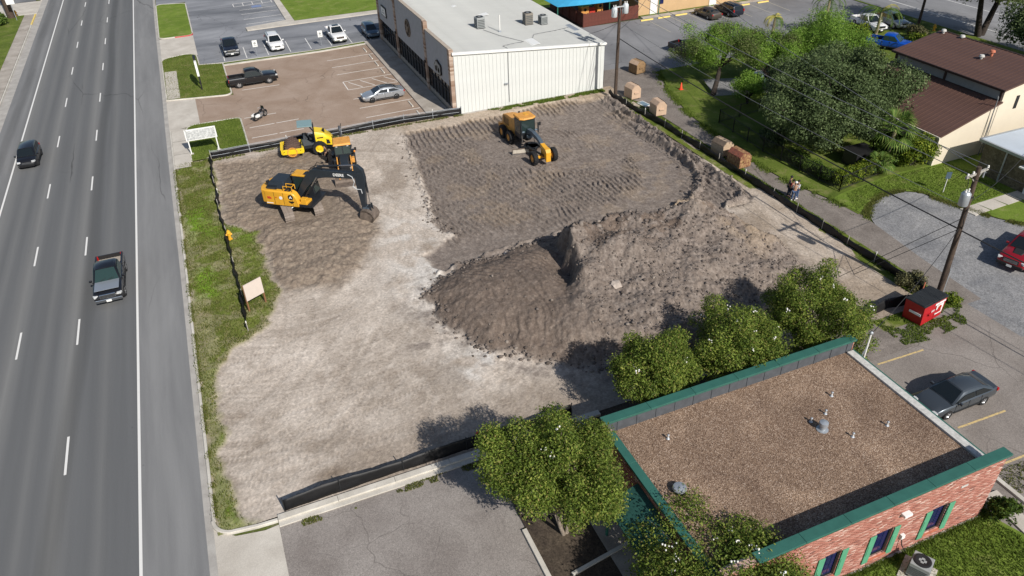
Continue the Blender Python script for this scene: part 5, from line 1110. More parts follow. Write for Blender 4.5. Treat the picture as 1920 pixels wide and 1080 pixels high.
# palms
def fan_palm(label, loc, h, n, L_, seed):
    t = thing('fan_palm', label, 'palm', loc); r = random.Random(seed)
    MB().tube([(0, 0, -0.1), (0.05, 0.02, h*0.5), (0.1, 0, h)], [0.2, 0.17, 0.16], 9).build('trunk', 'bark_palm', t, smooth=60)
    for i in range(n):
        az, el = r.random()*6.28, r.uniform(-0.7, 1.2); d = Vector((math.cos(az)*math.cos(el), math.sin(az)*math.cos(el), math.sin(el))); s = Vector((-math.sin(az), math.cos(az), 0)); p0 = Vector((0.1, 0, h)); hub = p0 + d*L_*0.5
        m = MB(); m.tube([p0, hub], [0.03, 0.015], 4)
        for j in range(13):
            a = (j-6)*0.22; e = (d*math.cos(a) + s*math.sin(a)).normalized(); tip = hub + e*L_*0.62 + Vector((0, 0, -0.22-0.1*abs(a))); mid = hub + e*L_*0.36; w_ = e.cross(Vector((0, 0, 1))).normalized()*0.055
            m.add([hub, mid-w_, tip, mid+w_], [(0, 1, 2, 3)])
        m.build('frond', 'palm_leaf', t)
fan_palm('bushy fan palm with drooping blades at the corner of the brown roofed hall', (54.6, 44.9, 0.05), 3.4, 34, 2.0, 5)
fan_palm('small fan palm low under the bigger fan palm', (52.6, 43.9, 0.05), 1.0, 14, 1.3, 6)
def feather_palm(label, loc, h, n, L_, seed, dry=0):
    t = thing('feather_palm', label, 'palm', loc); r = random.Random(seed)
    MB().tube([(0, 0, -0.1), (0.1, 0, h*0.5), (0.15, 0.05, h)], [0.24, 0.18, 0.14], 9).build('trunk', 'bark_palm', t, smooth=60)
    for i in range(n):
        az = 2*PI*i/n + r.uniform(-0.2, 0.2); up0 = r.uniform(0.2, 1.1); m = MB(); p = Vector((0.15, 0.05, h)); el = up0; pts = [p.copy()]
        for j in range(9):
            p = p + Vector((math.cos(az)*math.cos(el), math.sin(az)*math.cos(el), math.sin(el)))*L_/9; el -= 0.28; pts.append(p.copy())
        m.tube(pts, [0.035]*3 + [0.02]*7, 4); s = Vector((-math.sin(az), math.cos(az), 0))
        for j in range(1, 10):
            for q in (0, 0.5):
                o = pts[j] if q == 0 or j == 9 else pts[j].lerp(pts[j+1], q); d = (pts[j]-pts[j-1]).normalized()
                for sg in (-1, 1):
                    tip = o + (s*sg*0.8 + d*0.5 + Vector((0, 0, -0.55))).normalized()*0.75*(1-abs(j-5)/9); w_ = d*0.045
                    m.add([o-w_, o+w_, tip], [(0, 1, 2)])
        m.build('frond', 'palm_leaf_dry' if i < dry else 'palm_leaf', t)
feather_palm('tall feather palm with drooping fronds before the white pickups', (81.2, 73.6, 0.05), 3.3, 16, 3.6, 8, dry=3)
feather_palm('yellowed feather palm standing behind the bright mesquites', (69.8, 80.0, 0.05), 2.6, 9, 2.0, 9, dry=6)
feather_palm('low feather palm left of the white pickups', (76.5, 78.0, 0.05), 4.4, 11, 3.0, 10)
# more blades on the near lawns and weeds in kerb joints
def scatter(name, poly, n, h, mat, z, seed=0, thin=0.0):
    P = np.array(poly); lo, hi = P.min(0), P.max(0); r = np.random.default_rng(seed); x = r.uniform(lo[0], hi[0], n); y = r.uniform(lo[1], hi[1], n); k = inside(x, y, [tuple(p) for p in poly])
    if thin: k &= fbm(x, y, 1.3, 3, seed) > thin
    return blades(name, np.stack([x, y, np.full(n, z)], 1)[k], h, mat)
scatter('grass', [(18, 8), (29.5, 8), (30.4, 12), (29.6, 13.5), (16, 13.5)], 26000, 0.10, 'grass_blade_lush', 0.06, 1)
scatter('grass', [(46.2, 39.4), (48.2, 40.3), (50, 41), (51.8, 41), (53.6, 39.9), (54, 38.1), (54.7, 36.2), (60, 36.6), (60, 42.8), (53.5, 43), (47.6, 42.2)], 16000, 0.09, 'grass_blade_lush', 0.06, 2)
scatter('weeds', [(-2.2, 26.5), (9.5, 26.5), (9.5, 26.95), (-2.2, 26.95)], 5000, 0.09, 'grass_blade', 0.0, 3, 0.55)
scatter('weeds', [(41.5, 26.6), (42.9, 26.6), (42.8, 60), (42.7, 68), (41.6, 71), (41.9, 50)], 16000, 0.14, 'grass_blade_lush', 0.03, 4, 0.45)
scatter('weeds', [(36.5, 24.9), (38.2, 24.6), (41.8, 24.9), (43.4, 26.8), (41.0, 27.6), (36.5, 27.6)], 9000, 0.12, 'grass_blade_lush', 0.02, 5, 0.45)
scatter('weeds', [(27, 72.6), (41, 72.6), (41, 73.5), (27, 73.5)], 7000, 0.16, 'grass_blade_lush', 0.05, 6, 0.4)
scatter('grass', isl2, 9000, 0.09, 'grass_blade', 0.11, 7); scatter('grass', isl3, 8000, 0.09, 'grass_blade_lush', 0.11, 8)
scatter('weeds', [(32.4, 13), (36, 13), (36, 15.2), (32.6, 15.2)], 1600, 0.1, 'grass_blade', 0.01, 9, 0.5)

def edge_tufts(name, path, n, sd_, h, mat, z, seed):
    r = np.random.default_rng(seed); Q = np.array(resample(path, 0.2)); i = r.integers(0, len(Q), n); P = Q[i] + r.normal(0, sd_, (n, 2)); k = fbm(P[:, 0], P[:, 1], 0.8, 3, seed) > 0.42
    return blades(name, np.stack([P[:, 0], P[:, 1], np.full(n, z)], 1)[k], h, mat)
edge_tufts('weeds', [(46.2, 38.6), (45.7, 42), (44.7, 45.7), (44.4, 51.3), (45.6, 62.9), (47.5, 70), (50, 76.3)], 14000, 0.28, 0.13, 'grass_blade_lush', 0.02, 61)
edge_tufts('weeds', [(46.4, 38.4), (47.2, 39.2), (48.2, 40.0), (50.0, 40.7), (51.8, 40.7), (53.3, 39.7), (53.7, 38.1), (54.4, 36.0), (55.3, 33.8), (56.5, 32.0), (62, 30)], 12000, 0.2, 0.12, 'grass_blade', 0.02, 62)
edge_tufts('weeds', [(-1.8, 73.4), (5, 73.6), (12, 73.7), (24, 73.4)], 4000, 0.12, 0.12, 'grass_blade', 0.05, 63)
edge_tufts('weeds', [(-5.1, 28.8), (-5.12, 45), (-5.1, 60), (-5.12, 72.6)], 9000, 0.08, 0.12, 'grass_blade', 0.08, 64)
edge_tufts('weeds', [(30.5, 14.2), (29.8, 13.4), (18, 13.45)], 5000, 0.1, 0.12, 'grass_blade_lush', 0.06, 65)
# ------------------------------------------------------------------ vehicles
def paint(name, col, metal=0.0, rough=0.32): return plain(name, col, rough, metal, 0.5, 0.6)
paint('paint_black', (0.008, 0.008, 0.010, 1)); paint('paint_navy', (0.012, 0.016, 0.028, 1), 0.2); paint('paint_white', (0.78, 0.78, 0.77, 1)); paint('paint_silver', (0.42, 0.45, 0.48, 1), 0.55, 0.3)
paint('paint_charcoal', (0.075, 0.09, 0.105, 1), 0.5); paint('paint_grey', (0.10, 0.105, 0.11, 1), 0.5); paint('paint_red', (0.30, 0.006, 0.012, 1), 0.25); paint('paint_blue', (0.004, 0.075, 0.46, 1), 0.2)
paint('paint_brown', (0.09, 0.075, 0.06, 1), 0.4); paint('paint_steelblue', (0.09, 0.14, 0.20, 1), 0.4); paint('paint_lightblue', (0.25, 0.35, 0.40, 1), 0.3)
plain('car_glass', (0.010, 0.014, 0.016, 1), 0.05, 0.0, 0.7); plain('car_glass_green', (0.022, 0.045, 0.042, 1), 0.06, 0.0, 0.7)
plain('rubber', (0.012, 0.012, 0.013, 1), 0.85); plain('alloy', (0.50, 0.51, 0.52, 1), 0.3, 0.8); plain('alloy_dark', (0.04, 0.04, 0.042, 1), 0.4, 0.6)
plain('chrome', (0.60, 0.61, 0.62, 1), 0.15, 1.0); plain('lamp_clear', (0.62, 0.63, 0.62, 1), 0.15, 0.2); plain('lamp_red', (0.35, 0.01, 0.01, 1), 0.25); plain('lamp_amber', (0.7, 0.25, 0.03, 1), 0.3)
plain('plate', (0.75, 0.75, 0.72, 1), 0.6); plain('bed_liner', (0.02, 0.02, 0.021, 1), 0.9); plain('bed_tan', (0.36, 0.32, 0.27, 1), 0.8, var=0.15); plain('trim_black', (0.012, 0.012, 0.013, 1), 0.7)
WH = {}
def wheel_mesh(r, w, rim):
    k = (r, w, rim)
    if k not in WH:
        t = MB().lathe([(r*0.60, -w/2), (r*0.93, -w/2), (r, -w*0.32), (r, w*0.32), (r*0.93, w/2), (r*0.60, w/2), (r*0.58, 0), (r*0.60, -w/2)], 22, 'Y', caps=False).mesh('wheel', 'rubber', 30)
        m = MB().lathe([(r*0.62, -w*0.44), (r*0.62, w*0.44), (r*0.54, w*0.30), (r*0.2, w*0.34), (0.01, w*0.36)], 20, 'Y')
        for i in range(5):
            a = 2*PI*i/5; m.beam((0.1*r*math.cos(a), w*0.42, 0.1*r*math.sin(a)), (0.58*r*math.cos(a), w*0.44, 0.58*r*math.sin(a)), r*0.2, w*0.1, up=(0, 1, 0))
        WH[k] = (t, m.mesh('rim', rim, 30))
    return WH[k]
def add_wheels(t, xs, hw, r, w, rim='alloy'):
    tm, rm = wheel_mesh(r, w, rim)
    for x in xs:
        for s in (1, -1):
            wl_ = link('wheel', tm, t, loc=(x, s*(hw-w/2+0.015), r)); rr_ = link('rim', rm, wl_)
            if s < 0: rr_.rotation_euler[2] = PI
            MB().lathe([(r*1.20, -0.18), (r*1.20, 0.0)], 20, 'Y', (x, s*hw*1.0 - (0.10 if s > 0 else -0.28), r*1.02)).build('wheel_arch', 'trim_black', t)
def ring(x, zb, zs, w):
    r_ = min(0.14, (zs-zb)*0.3)
    pts = [(-w*0.90, zb), (-w*0.985, zb+r_), (-w, zb+(zs-zb)*0.55), (-w*0.975, zs-r_*0.6), (-w*0.90, zs-0.02), (-w*0.5, zs+0.012), (0, zs+0.02)]
    pts = pts + [(-y, z) for y, z in reversed(pts[:-1])]
    return [(x, y, z) for y, z in pts]
def panel(t, name, quad, inset, out, mat, parent=None):
    """a pane laid on a four-cornered face, inset from its border"""
    q = [Vector(p) for p in quad]; c = sum(q, Vector())/4; n = (q[1]-q[0]).cross(q[3]-q[0]).normalized()
    if n.dot(c-Vector((0, 0, 0.9))) < 0: n = -n
    i_ = [p + (c-p).normalized()*inset*1.35 for p in q]
    return MB().loft([[p - n*0.01 for p in i_], [p + n*out for p in i_]]).build(name, mat, parent or t)
def greenhouse(t, prof, zb, wb_, wt, col, glass, split, iw, ir, roofcol=None, rails=False, sunroof=False):
    """cabin lofted over a curved roof line prof = [(x, z)] from rear base to windscreen base; iw / ir index the tops of windscreen and rear window"""
    zm = max(z for x, z in prof); wz = lambda z: wb_ + (wt-wb_)*(z-zb)/(zm-zb)
    rings = [[(x, -wb_, zb-0.04), (x, -(wz(z)+0.02), max(zb-0.02, z-0.06)), (x, -wz(z)*0.86, z), (x, 0, z+0.015), (x, wz(z)*0.86, z), (x, wz(z)+0.02, max(zb-0.02, z-0.06)), (x, wb_, zb-0.04)] for x, z in prof]
    MB().loft(rings).build('cabin', col, t, smooth=50)
    top = prof[ir:iw+1]
    rf = MB().loft([[(x, -wz(z)*0.9, z-0.012), (x, -wz(z)*0.84, z+0.022), (x, 0, z+0.036), (x, wz(z)*0.84, z+0.022), (x, wz(z)*0.9, z-0.012)] for x, z in top]).build('roof', roofcol or col, t, smooth=50)
    if sunroof: x = (top[0][0]+top[-1][0])/2; MB().box((x+0.25, 0, zm+0.04), (0.7, wt*1.2, 0.02)).build('sunroof', glass, rf)
    b0, b1 = prof[0][0], prof[-1][0]; (t0, z0), (t1, z1) = prof[ir], prof[iw]
    panel(t, 'windshield', [(b1, -wb_*0.95, zb), (b1, wb_*0.95, zb), (t1, wz(z1)*0.92, z1), (t1, -wz(z1)*0.92, z1)], 0.05, 0.02, glass)
    panel(t, 'rear_window', [(b0, -wb_*0.92, zb), (b0, wb_*0.92, zb), (t0, wz(z0)*0.9, z0), (t0, -wz(z0)*0.9, z0)], 0.08, 0.02, glass)
    for s in (-1, 1):
        fr = [0.0] + split + [1.0]
        for a, b in zip(fr[:-1], fr[1:]):
            L0 = lambda f: (b0+0.1+(b1-b0-0.22)*f, s*wb_, zb+0.0); H0 = lambda f: (t0+(t1-t0)*f, s*(wz(min(z0, z1)-0.05)+0.025), min(z0, z1)-0.05)
            panel(t, 'side_window', [L0(a), L0(b), H0(b), H0(a)], 0.035, 0.018, glass)
    if rails:
        for s in (-1, 1): MB().beam((t0+0.1, s*wt*0.9, zm+0.05), (t1-0.2, s*wt*0.9, zm+0.05), 0.05, 0.05).build('roof_rail', 'chrome', t)
def car(kind, name, label, loc, heading, col, group, rim='alloy', glass='car_glass', cat='car', roofcol=None, hood=None, scoop=False, sunroof=False, grille='trim_black', bed='bed_liner'):
    t = thing(name, label, cat, loc, rad(heading), group)
    if kind == 'sedan':
        W, r_ = 0.91, 0.33
        st = [(-2.40, 0.38, 0.80, 0.70), (-2.30, 0.26, 0.97, 0.84), (-1.6, 0.22, 1.0, 0.905), (-0.6, 0.2, 0.97, 0.91), (0.9, 0.2, 0.93, 0.91), (1.6, 0.22, 0.86, 0.895), (2.15, 0.25, 0.74, 0.83), (2.36, 0.30, 0.62, 0.72), (2.42, 0.36, 0.52, 0.60)]
        MB().loft([ring(*s) for s in st]).build('body', col, t, smooth=38)
        greenhouse(t, [(-1.98, 0.97), (-1.22, 1.31), (-0.75, 1.41), (-0.1, 1.445), (0.32, 1.40), (1.2, 0.93)], 0.94, 0.83, 0.60, col, glass, [0.47], 4, 1, roofcol, sunroof=sunroof); ax = (1.42, -1.36); nose, tail, hz, lz, hw = 2.32, -2.36, 0.62, 0.82, 0.66; mz = 0.98; mx = 0.78
    elif kind == 'suv':
        W, r_ = 0.97, 0.38
        st = [(-2.46, 0.45, 0.95, 0.80), (-2.40, 0.33, 1.08, 0.92), (-1.6, 0.28, 1.10, 0.965), (0.8, 0.27, 1.08, 0.97), (1.6, 0.28, 1.04, 0.955), (2.25, 0.3, 0.94, 0.90), (2.44, 0.36, 0.80, 0.80), (2.5, 0.42, 0.66, 0.70)]
        MB().loft([ring(*s) for s in st]).build('body', col, t, smooth=38)
        greenhouse(t, [(-2.4, 1.08), (-2.15, 1.6), (-1.6, 1.70), (-0.6, 1.74), (0.3, 1.68), (1.2, 1.06)], 1.06, 0.89, 0.70, col, glass, [0.3, 0.62], 4, 1, roofcol, rails=True, sunroof=sunroof); ax = (1.48, -1.42); nose, tail, hz, lz, hw = 2.42, -2.46, 0.84, 1.0, 0.74; mz = 1.12; mx = 0.85
    elif kind == 'hatch':
        W, r_ = 0.89, 0.32
        st = [(-2.03, 0.42, 0.90, 0.74), (-1.97, 0.3, 1.0, 0.86), (-1.0, 0.24, 1.02, 0.89), (0.8, 0.23, 1.0, 0.89), (1.45, 0.25, 0.94, 0.87), (1.9, 0.28, 0.84, 0.80), (2.05, 0.36, 0.66, 0.68)]
        MB().loft([ring(*s) for s in st]).build('body', col, t, smooth=38)
        greenhouse(t, [(-1.98, 1.0), (-1.74, 1.5), (-1.2, 1.58), (-0.4, 1.61), (0.36, 1.55), (1.12, 0.98)], 0.98, 0.81, 0.65, col, glass, [0.3, 0.64], 4, 1, roofcol); ax = (1.26, -1.28); nose, tail, hz, lz, hw = 1.93, -2.0, 0.76, 0.95, 0.64; mz = 1.02; mx = 0.8
    else:                                    # pickup
        W, r_ = 1.0, 0.40
        st = [(-2.86, 0.46, 0.74, 0.93), (-2.80, 0.40, 0.76, 0.985), (-0.98, 0.36, 0.76, 0.99), (-0.95, 0.36, 1.14, 0.99), (0.9, 0.36, 1.14, 0.995), (1.7, 0.38, 1.13, 0.985), (2.55, 0.40, 1.05, 0.95), (2.78, 0.44, 0.92, 0.88), (2.84, 0.5, 0.8, 0.8)]
        MB().loft([ring(*s) for s in st]).build('body', col, t, smooth=38)
        for s in (-1, 1): MB().loft([[(x, s*y, z) for y, z in ((0.84, 0.74), (0.985, 0.74), (0.985, 1.06), (0.95, 1.13), (0.84, 1.13))] for x in (-2.80, -0.96)]).build('bed_side', col, t, smooth=40)
        tg = MB().box((-2.81, 0, 0.93), (0.09, 1.68, 0.38)).build('tailgate', col, t, bevel=0.02); MB().box((-2.87, 0, 1.02), (0.03, 0.3, 0.07)).build('handle', 'trim_black', tg)
        fl = MB().box((-1.88, 0, 0.785), (1.8, 1.66, 0.03)).build('bed_floor', bed, t)
        for i in range(8): MB().box((-1.88, -0.7+0.2*i, 0.807), (1.78, 0.06, 0.015)).build('bed_rib', bed, fl)
        MB().box((-0.99, 0, 0.96), (0.05, 1.7, 0.36)).build('bed_front', bed, t)
        greenhouse(t, [(-0.97, 1.14), (-0.80, 1.76), (-0.5, 1.83), (0.0, 1.85), (0.42, 1.79), (1.22, 1.13)], 1.12, 0.91, 0.72, col, glass, [0.46], 4, 1, roofcol, sunroof=sunroof); ax = (1.78, -1.75); nose, tail, hz, lz, hw = 2.70, -2.84, 0.90, 0.95, 0.78; mz = 1.2; mx = 0.92
        MB().box((2.80, 0, 0.55), (0.16, 1.75, 0.24)).build('front_bumper', 'chrome' if grille == 'chrome' else 'trim_black', t, bevel=0.04); MB().box((-2.90, 0, 0.55), (0.14, 1.8, 0.2)).build('rear_bumper', 'chrome' if grille == 'chrome' else 'trim_black', t, bevel=0.03)
    add_wheels(t, ax, W, r_, 0.24 if kind != 'pickup' else 0.28, rim)
    if hood:
        MB().box((1.75 if kind == 'pickup' else 1.5, 0, 1.165 if kind == 'pickup' else 0.96), (1.35, 1.62, 0.02)).build('hood_reflection', hood, t, bevel=0.01)  # paler panel paints the sky's reflection onto the hood
    if scoop: MB().loft([[(1.25, -0.42, 1.15), (2.0, -0.30, 1.13), (2.0, 0.30, 1.13), (1.25, 0.42, 1.15)], [(1.3, -0.36, 1.22), (1.9, -0.26, 1.19), (1.9, 0.26, 1.19), (1.3, 0.36, 1.22)]]).build('hood_scoop', 'trim_black', t)
    for s in (-1, 1):
        MB().box((nose-0.02, s*hw, hz), (0.26, 0.30, 0.15), s*-0.35).build('headlight', 'lamp_clear', t, bevel=0.03)
        MB().box((tail+0.06, s*(W-0.13), lz), (0.16, 0.20, 0.20 if kind in ('sedan', 'hatch') else 0.34)).build('taillight', 'lamp_red', t, bevel=0.03)
        mr = MB().box((mx, s*(W+0.09), mz), (0.13, 0.2, 0.15)).build('mirror', col, t, bevel=0.03)
        for xh in (0.15, -0.85):
            if kind != 'pickup' or xh > -0.9: MB().box((xh, s*(W*0.988), mz-0.16), (0.17, 0.03, 0.035)).build('door_handle', 'chrome', t)
        for xs_ in ((0.98, -0.05, -1.0) if kind != 'pickup' else (0.98, 0.05, -0.85)): MB().box((xs_, s*W*0.985, mz-0.4), (0.012, 0.035, 0.62)).build('door_seam', 'trim_black', t)
        MB().box((0.0, s*W*0.985, 0.34 if kind != 'pickup' else 0.45), (2.0, 0.05, 0.1)).build('sill', 'trim_black', t)
    g_ = MB().box((nose+(0.10 if kind == 'pickup' else 0.06), 0, hz-0.02 if kind == 'pickup' else hz-0.08), (0.1, 1.05 if kind == 'pickup' else 0.8, 0.3 if kind == 'pickup' else 0.16)).build('grille', grille, t, bevel=0.02)
    for j in range(3): MB().box((nose+(0.16 if kind == 'pickup' else 0.115), 0, hz-0.1+0.08*j if kind == 'pickup' else hz-0.13+0.05*j), (0.02, 0.95 if kind == 'pickup' else 0.72, 0.03)).build('grille_bar', 'trim_black' if grille == 'chrome' else 'chrome', g_)
    if kind != 'pickup': MB().box((nose+0.02, 0, 0.36), (0.14, 1.2, 0.16)).build('lower_intake', 'trim_black', t, bevel=0.02)
    pz = 0.52 if kind == 'pickup' else 0.45
    MB().box((nose+0.19 if kind == 'pickup' else nose+0.1, 0, pz), (0.02, 0.34, 0.16)).build('licence_plate', 'plate', t)
    for s in (-0.25, 0.3): MB().beam((mx+0.28, s-0.2, mz+0.02), (mx+0.12, s+0.2, mz+0.10), 0.02, 0.02).build('wiper', 'trim_black', t)
    return t
CP = 'cars and trucks'
car('pickup', 'pickup_truck', 'black pickup with painted grey sky reflection on the hood and open beige bed driving in the lane beside the shoulder', (-10.35, 54.1, 0.006), -90.5, 'paint_black', CP, glass='car_glass_green', hood='paint_silver', grille='chrome', cat='pickup', bed='bed_tan')
car('hatch', 'hatchback_car', 'small black hatchback driving in the far left lane of the road', (-18.2, 81.4, 0.006), -91, 'paint_black', CP, 'alloy_dark')
car('pickup', 'pickup_truck', 'black crew cab pickup parked alone side-on in the brown shop lot', (4.75, 94.25, 0.01), 1, 'paint_black', CP, cat='pickup')
car('sedan', 'sedan_car', 'silver sedan with black rims parked by the shop pavement', (17.65, 82.25, 0.01), 180, 'paint_silver', CP, 'alloy_dark', roofcol='paint_grey')
car('pickup', 'pickup_truck', 'dark navy pickup facing the camera in the blue grey lot', (3.5, 108.5, 0.01), -90, 'paint_navy', CP, grille='chrome', cat='pickup')
car('suv', 'suv_car', 'white sport utility car with black roof glass in the blue grey lot', (9.25, 107.7, 0.01), -88, 'paint_white', CP, cat='suv')
car('pickup', 'pickup_truck', 'white pickup with sunroof nearest the shop in the blue grey lot', (17.65, 107.6, 0.01), -89, 'paint_white', CP, sunroof=True, grille='chrome', cat='pickup')
car('hatch', 'hatchback_car', 'steel blue car half hidden in the shade behind the shop corner', (22.35, 107.0, 0.01), -90, 'paint_steelblue', CP)
car('sedan', 'sedan_car', 'bronze brown sedan parked nose-in at the tan office', (68.4, 92.5, 0.01), 90, 'paint_brown', CP)
car('suv', 'suv_car', 'dark blue sport utility car beside the bronze sedan at the tan office', (71.9, 92.4, 0.01), 90, 'paint_navy', CP, cat='suv')
car('pickup', 'pickup_truck', 'black pickup under the leaning mesquite at the far lot', (56.6, 79.4, 0.01), -78, 'paint_black', CP, cat='pickup')
car('sedan', 'sedan_car', 'pale blue car mostly hidden behind the leaning mesquite and the oak', (57.2, 66.6, 0.05), -150, 'paint_lightblue', CP)
car('pickup', 'pickup_truck', 'bright blue pickup parked beyond the live oak by the brown roof', (80.0, 69.8, 0.04), -62, 'paint_blue', CP, cat='pickup', glass='car_glass_green')
car('pickup', 'pickup_truck', 'white pickup under the tall feather palm', (83.9, 77.6, 0.04), -100, 'paint_white', CP, cat='pickup', grille='chrome')
car('suv', 'suv_car', 'silver sport utility car right of the white pickup under the palm', (87.6, 77.2, 0.04), -95, 'paint_silver', CP, cat='suv')
car('pickup', 'pickup_truck', 'metallic red pickup with black hood scoop on the gravel at the right edge', (52.1, 29.0, 0.012), 197, 'paint_red', CP, 'alloy_dark', scoop=True, cat='pickup')
car('sedan', 'sedan_car', 'dark grey sedan parked behind the brick office', (34.95, 19.95, 0.01), 180.5, 'paint_charcoal', CP)
# motorcycle
t = thing('motorcycle', 'black and white cruiser motorcycle on its stand in the brown shop lot', 'motorcycle', (4.05, 82.4, 0.006), rad(44))
tm, rm = wheel_mesh(0.33, 0.15, 'alloy')
for x in (0.78, -0.72):
    w = link('wheel', tm, t, loc=(x, 0, 0.33)); link('rim', rm, w)
MB().loft([[(x, y*w, z0+h*dz) for y, dz in ((-1, 0), (1, 0), (0.7, 1), (-0.7, 1))] for x, w, z0, h in ((-0.35, 0.1, 0.35, 0.3), (0.1, 0.17, 0.25, 0.42), (0.4, 0.1, 0.4, 0.25))]).build('engine', 'alloy', t, bevel=0.02)
MB().loft([[(x, y*w, z+h*dz) for y, dz in ((-1, 0), (1, 0), (0.7, 1), (-0.7, 1))] for x, w, z, h in ((-0.1, 0.08, 0.75, 0.1), (0.15, 0.17, 0.72, 0.24), (0.42, 0.1, 0.8, 0.18))]).build('fuel_tank', 'paint_black', t, smooth=50, bevel=0.03)
MB().loft([[(x, y*w, z+h*dz) for y, dz in ((-1, 0), (1, 0), (0.8, 1), (-0.8, 1))] for x, w, z, h in ((-0.85, 0.1, 0.72, 0.1), (-0.5, 0.16, 0.68, 0.14), (-0.1, 0.12, 0.68, 0.12))]).build('seat', 'trim_black', t, bevel=0.02)
for s in (-1, 1):
    MB().loft([[(x, s*0.26+y*0.11, z+h*dz) for y, dz in ((-1, 0), (1, 0), (1, 1), (-1, 1))] for x, z, h in ((-0.98, 0.48, 0.22), (-0.55, 0.42, 0.32), (-0.38, 0.46, 0.24))]).build('saddlebag', 'sign_white', t, bevel=0.03)
    MB().tube([(0.45, s*0.08, 1.0), (0.42, s*0.25, 1.08), (0.22, s*0.42, 1.02)], 0.018, 6).build('handlebar', 'chrome', t); MB().cyl((0.5, s*0.09, 0.95), (0.78, s*0.09, 0.33), 0.03, n=8).build('fork', 'chrome', t)
    MB().tube([(0.2, s*0.2, 0.3), (-0.3, s*0.24, 0.26), (-0.95, s*0.25, 0.3)], 0.045, 8).build('exhaust', 'chrome', t)
MB().loft([[(0.52, y, z) for y, z in ((-0.22, 0.9), (0.22, 0.9), (0.16, 1.3), (-0.16, 1.3))], [(0.58, y, z) for y, z in ((-0.22, 0.9), (0.22, 0.9), (0.16, 1.25), (-0.16, 1.25))]]).build('windscreen', 'car_glass', t)
MB().sphere((0.62, 0, 0.92), 0.1).build('headlight', 'lamp_clear', t); MB().tube([(0.78+0.37*math.cos(a), 0, 0.34+0.37*math.sin(a)) for a in [rad(20+14*i) for i in range(11)]], 0.07, 6).build('fender', 'paint_black', t)
# ------------------------------------------------------------------ construction machines
plain('machine_yellow', (0.72, 0.36, 0.025, 1), 0.45, 0, 0.5, 0.2, var=0.1, vscale=2.0); plain('machine_gold', (0.66, 0.31, 0.06, 1), 0.55, var=0.2, vscale=2.5); plain('roller_yellow', (0.80, 0.56, 0.015, 1), 0.4, 0, 0.5, 0.2, var=0.07, vscale=2)
plain('machine_black', (0.018, 0.021, 0.026, 1), 0.45, 0.1, var=0.2, vscale=3); plain('boom_grey', (0.026, 0.034, 0.044, 1), 0.42, 0.2, var=0.15, vscale=2); plain('steel_blue', (0.10, 0.135, 0.17, 1), 0.45, 0.3, var=0.15)
plain('track_steel', (0.27, 0.225, 0.19, 1), 0.8, 0.3, var=0.35, vscale=5, bmp=0.4); plain('dirty_steel', (0.17, 0.135, 0.11, 1), 0.75, 0.3, var=0.35, vscale=3, bmp=0.3); plain('mud_drum', (0.105, 0.065, 0.05, 1), 0.95, var=0.3, vscale=5, bmp=0.5)
plain('hose', (0.012, 0.012, 0.013, 1), 0.6); plain('hose_pale', (0.45, 0.47, 0.48, 1), 0.5); plain('cyl_rod', (0.5, 0.5, 0.5, 1), 0.2, 0.9); plain('canopy_teal', (0.20, 0.30, 0.31, 1), 0.6, var=0.08)
plain('decal_white', (0.8, 0.8, 0.78, 1), 0.6); plain('decal_black', (0.01, 0.01, 0.01, 1), 0.5); plain('decal_red', (0.5, 0.05, 0.02, 1), 0.6); plain('cab_glass', (0.02, 0.035, 0.034, 1), 0.05, 0, 0.7); plain('dash_grey', (0.06, 0.07, 0.08, 1), 0.7)
def text(s, size, mat, parent, loc, rot, name='lettering'):
    """raised lettering: text turned into a mesh"""
    cu = bpy.data.curves.new('tmp', 'FONT'); cu.body = s; cu.size = size; cu.align_x = 'CENTER'; cu.align_y = 'CENTER'; cu.extrude = 0.006; cu.offset = size*0.018; cu.resolution_u = 2
    o = bpy.data.objects.new('tmp', cu); COL.objects.link(o); dg = bpy.context.evaluated_depsgraph_get(); me = bpy.data.meshes.new_from_object(o.evaluated_get(dg)); bpy.data.objects.remove(o)
    me.materials.clear(); me.materials.append(MATS[mat]); t = link(name, me, parent, loc=loc); t.rotation_euler = rot; return t
def bigwheel(t, x, y, r_, w, rim, lugs=18, out=1):
    m = MB().lathe([(r_*0.55, -w/2), (r_*0.9, -w/2), (r_*0.97, -w*0.36), (r_*0.97, w*0.36), (r_*0.9, w/2), (r_*0.55, w/2), (r_*0.5, 0), (r_*0.55, -w/2)], 26, 'Y', caps=False)
    for i in range(lugs):
        for s in (-1, 1):
            a = 2*PI*(i+(0.5 if s > 0 else 0))/lugs; c, sn = math.cos(a), math.sin(a); a2 = a+0.16
            m.beam((r_*0.985*c, s*w*0.04, r_*0.985*sn), (r_*0.95*math.cos(a2), s*w*0.5, r_*0.95*math.sin(a2)), 0.055, 0.06, up=(c, 0, sn))
    wh = m.build('wheel', 'rubber', t, loc=(x, y, r_), smooth=30)
    MB().lathe([(r_*0.57, -w*0.4*out), (r_*0.57, w*0.42*out), (r_*0.50, w*0.36*out), (r_*0.34, w*0.16*out), (r_*0.26, w*0.34*out), (0.01, w*0.36*out)], 18, 'Y').build('rim', rim, wh, smooth=35)
    return wh
def ram(t, a, b, r_, name='hydraulic_cylinder'):
    a, b = Vector(a), Vector(b); m = a.lerp(b, 0.58); o = MB().cyl(a, m, r_, n=10).build(name, 'machine_black', t); MB().cyl(m, b, r_*0.55, n=8).build('rod', 'cyl_rod', o); return o

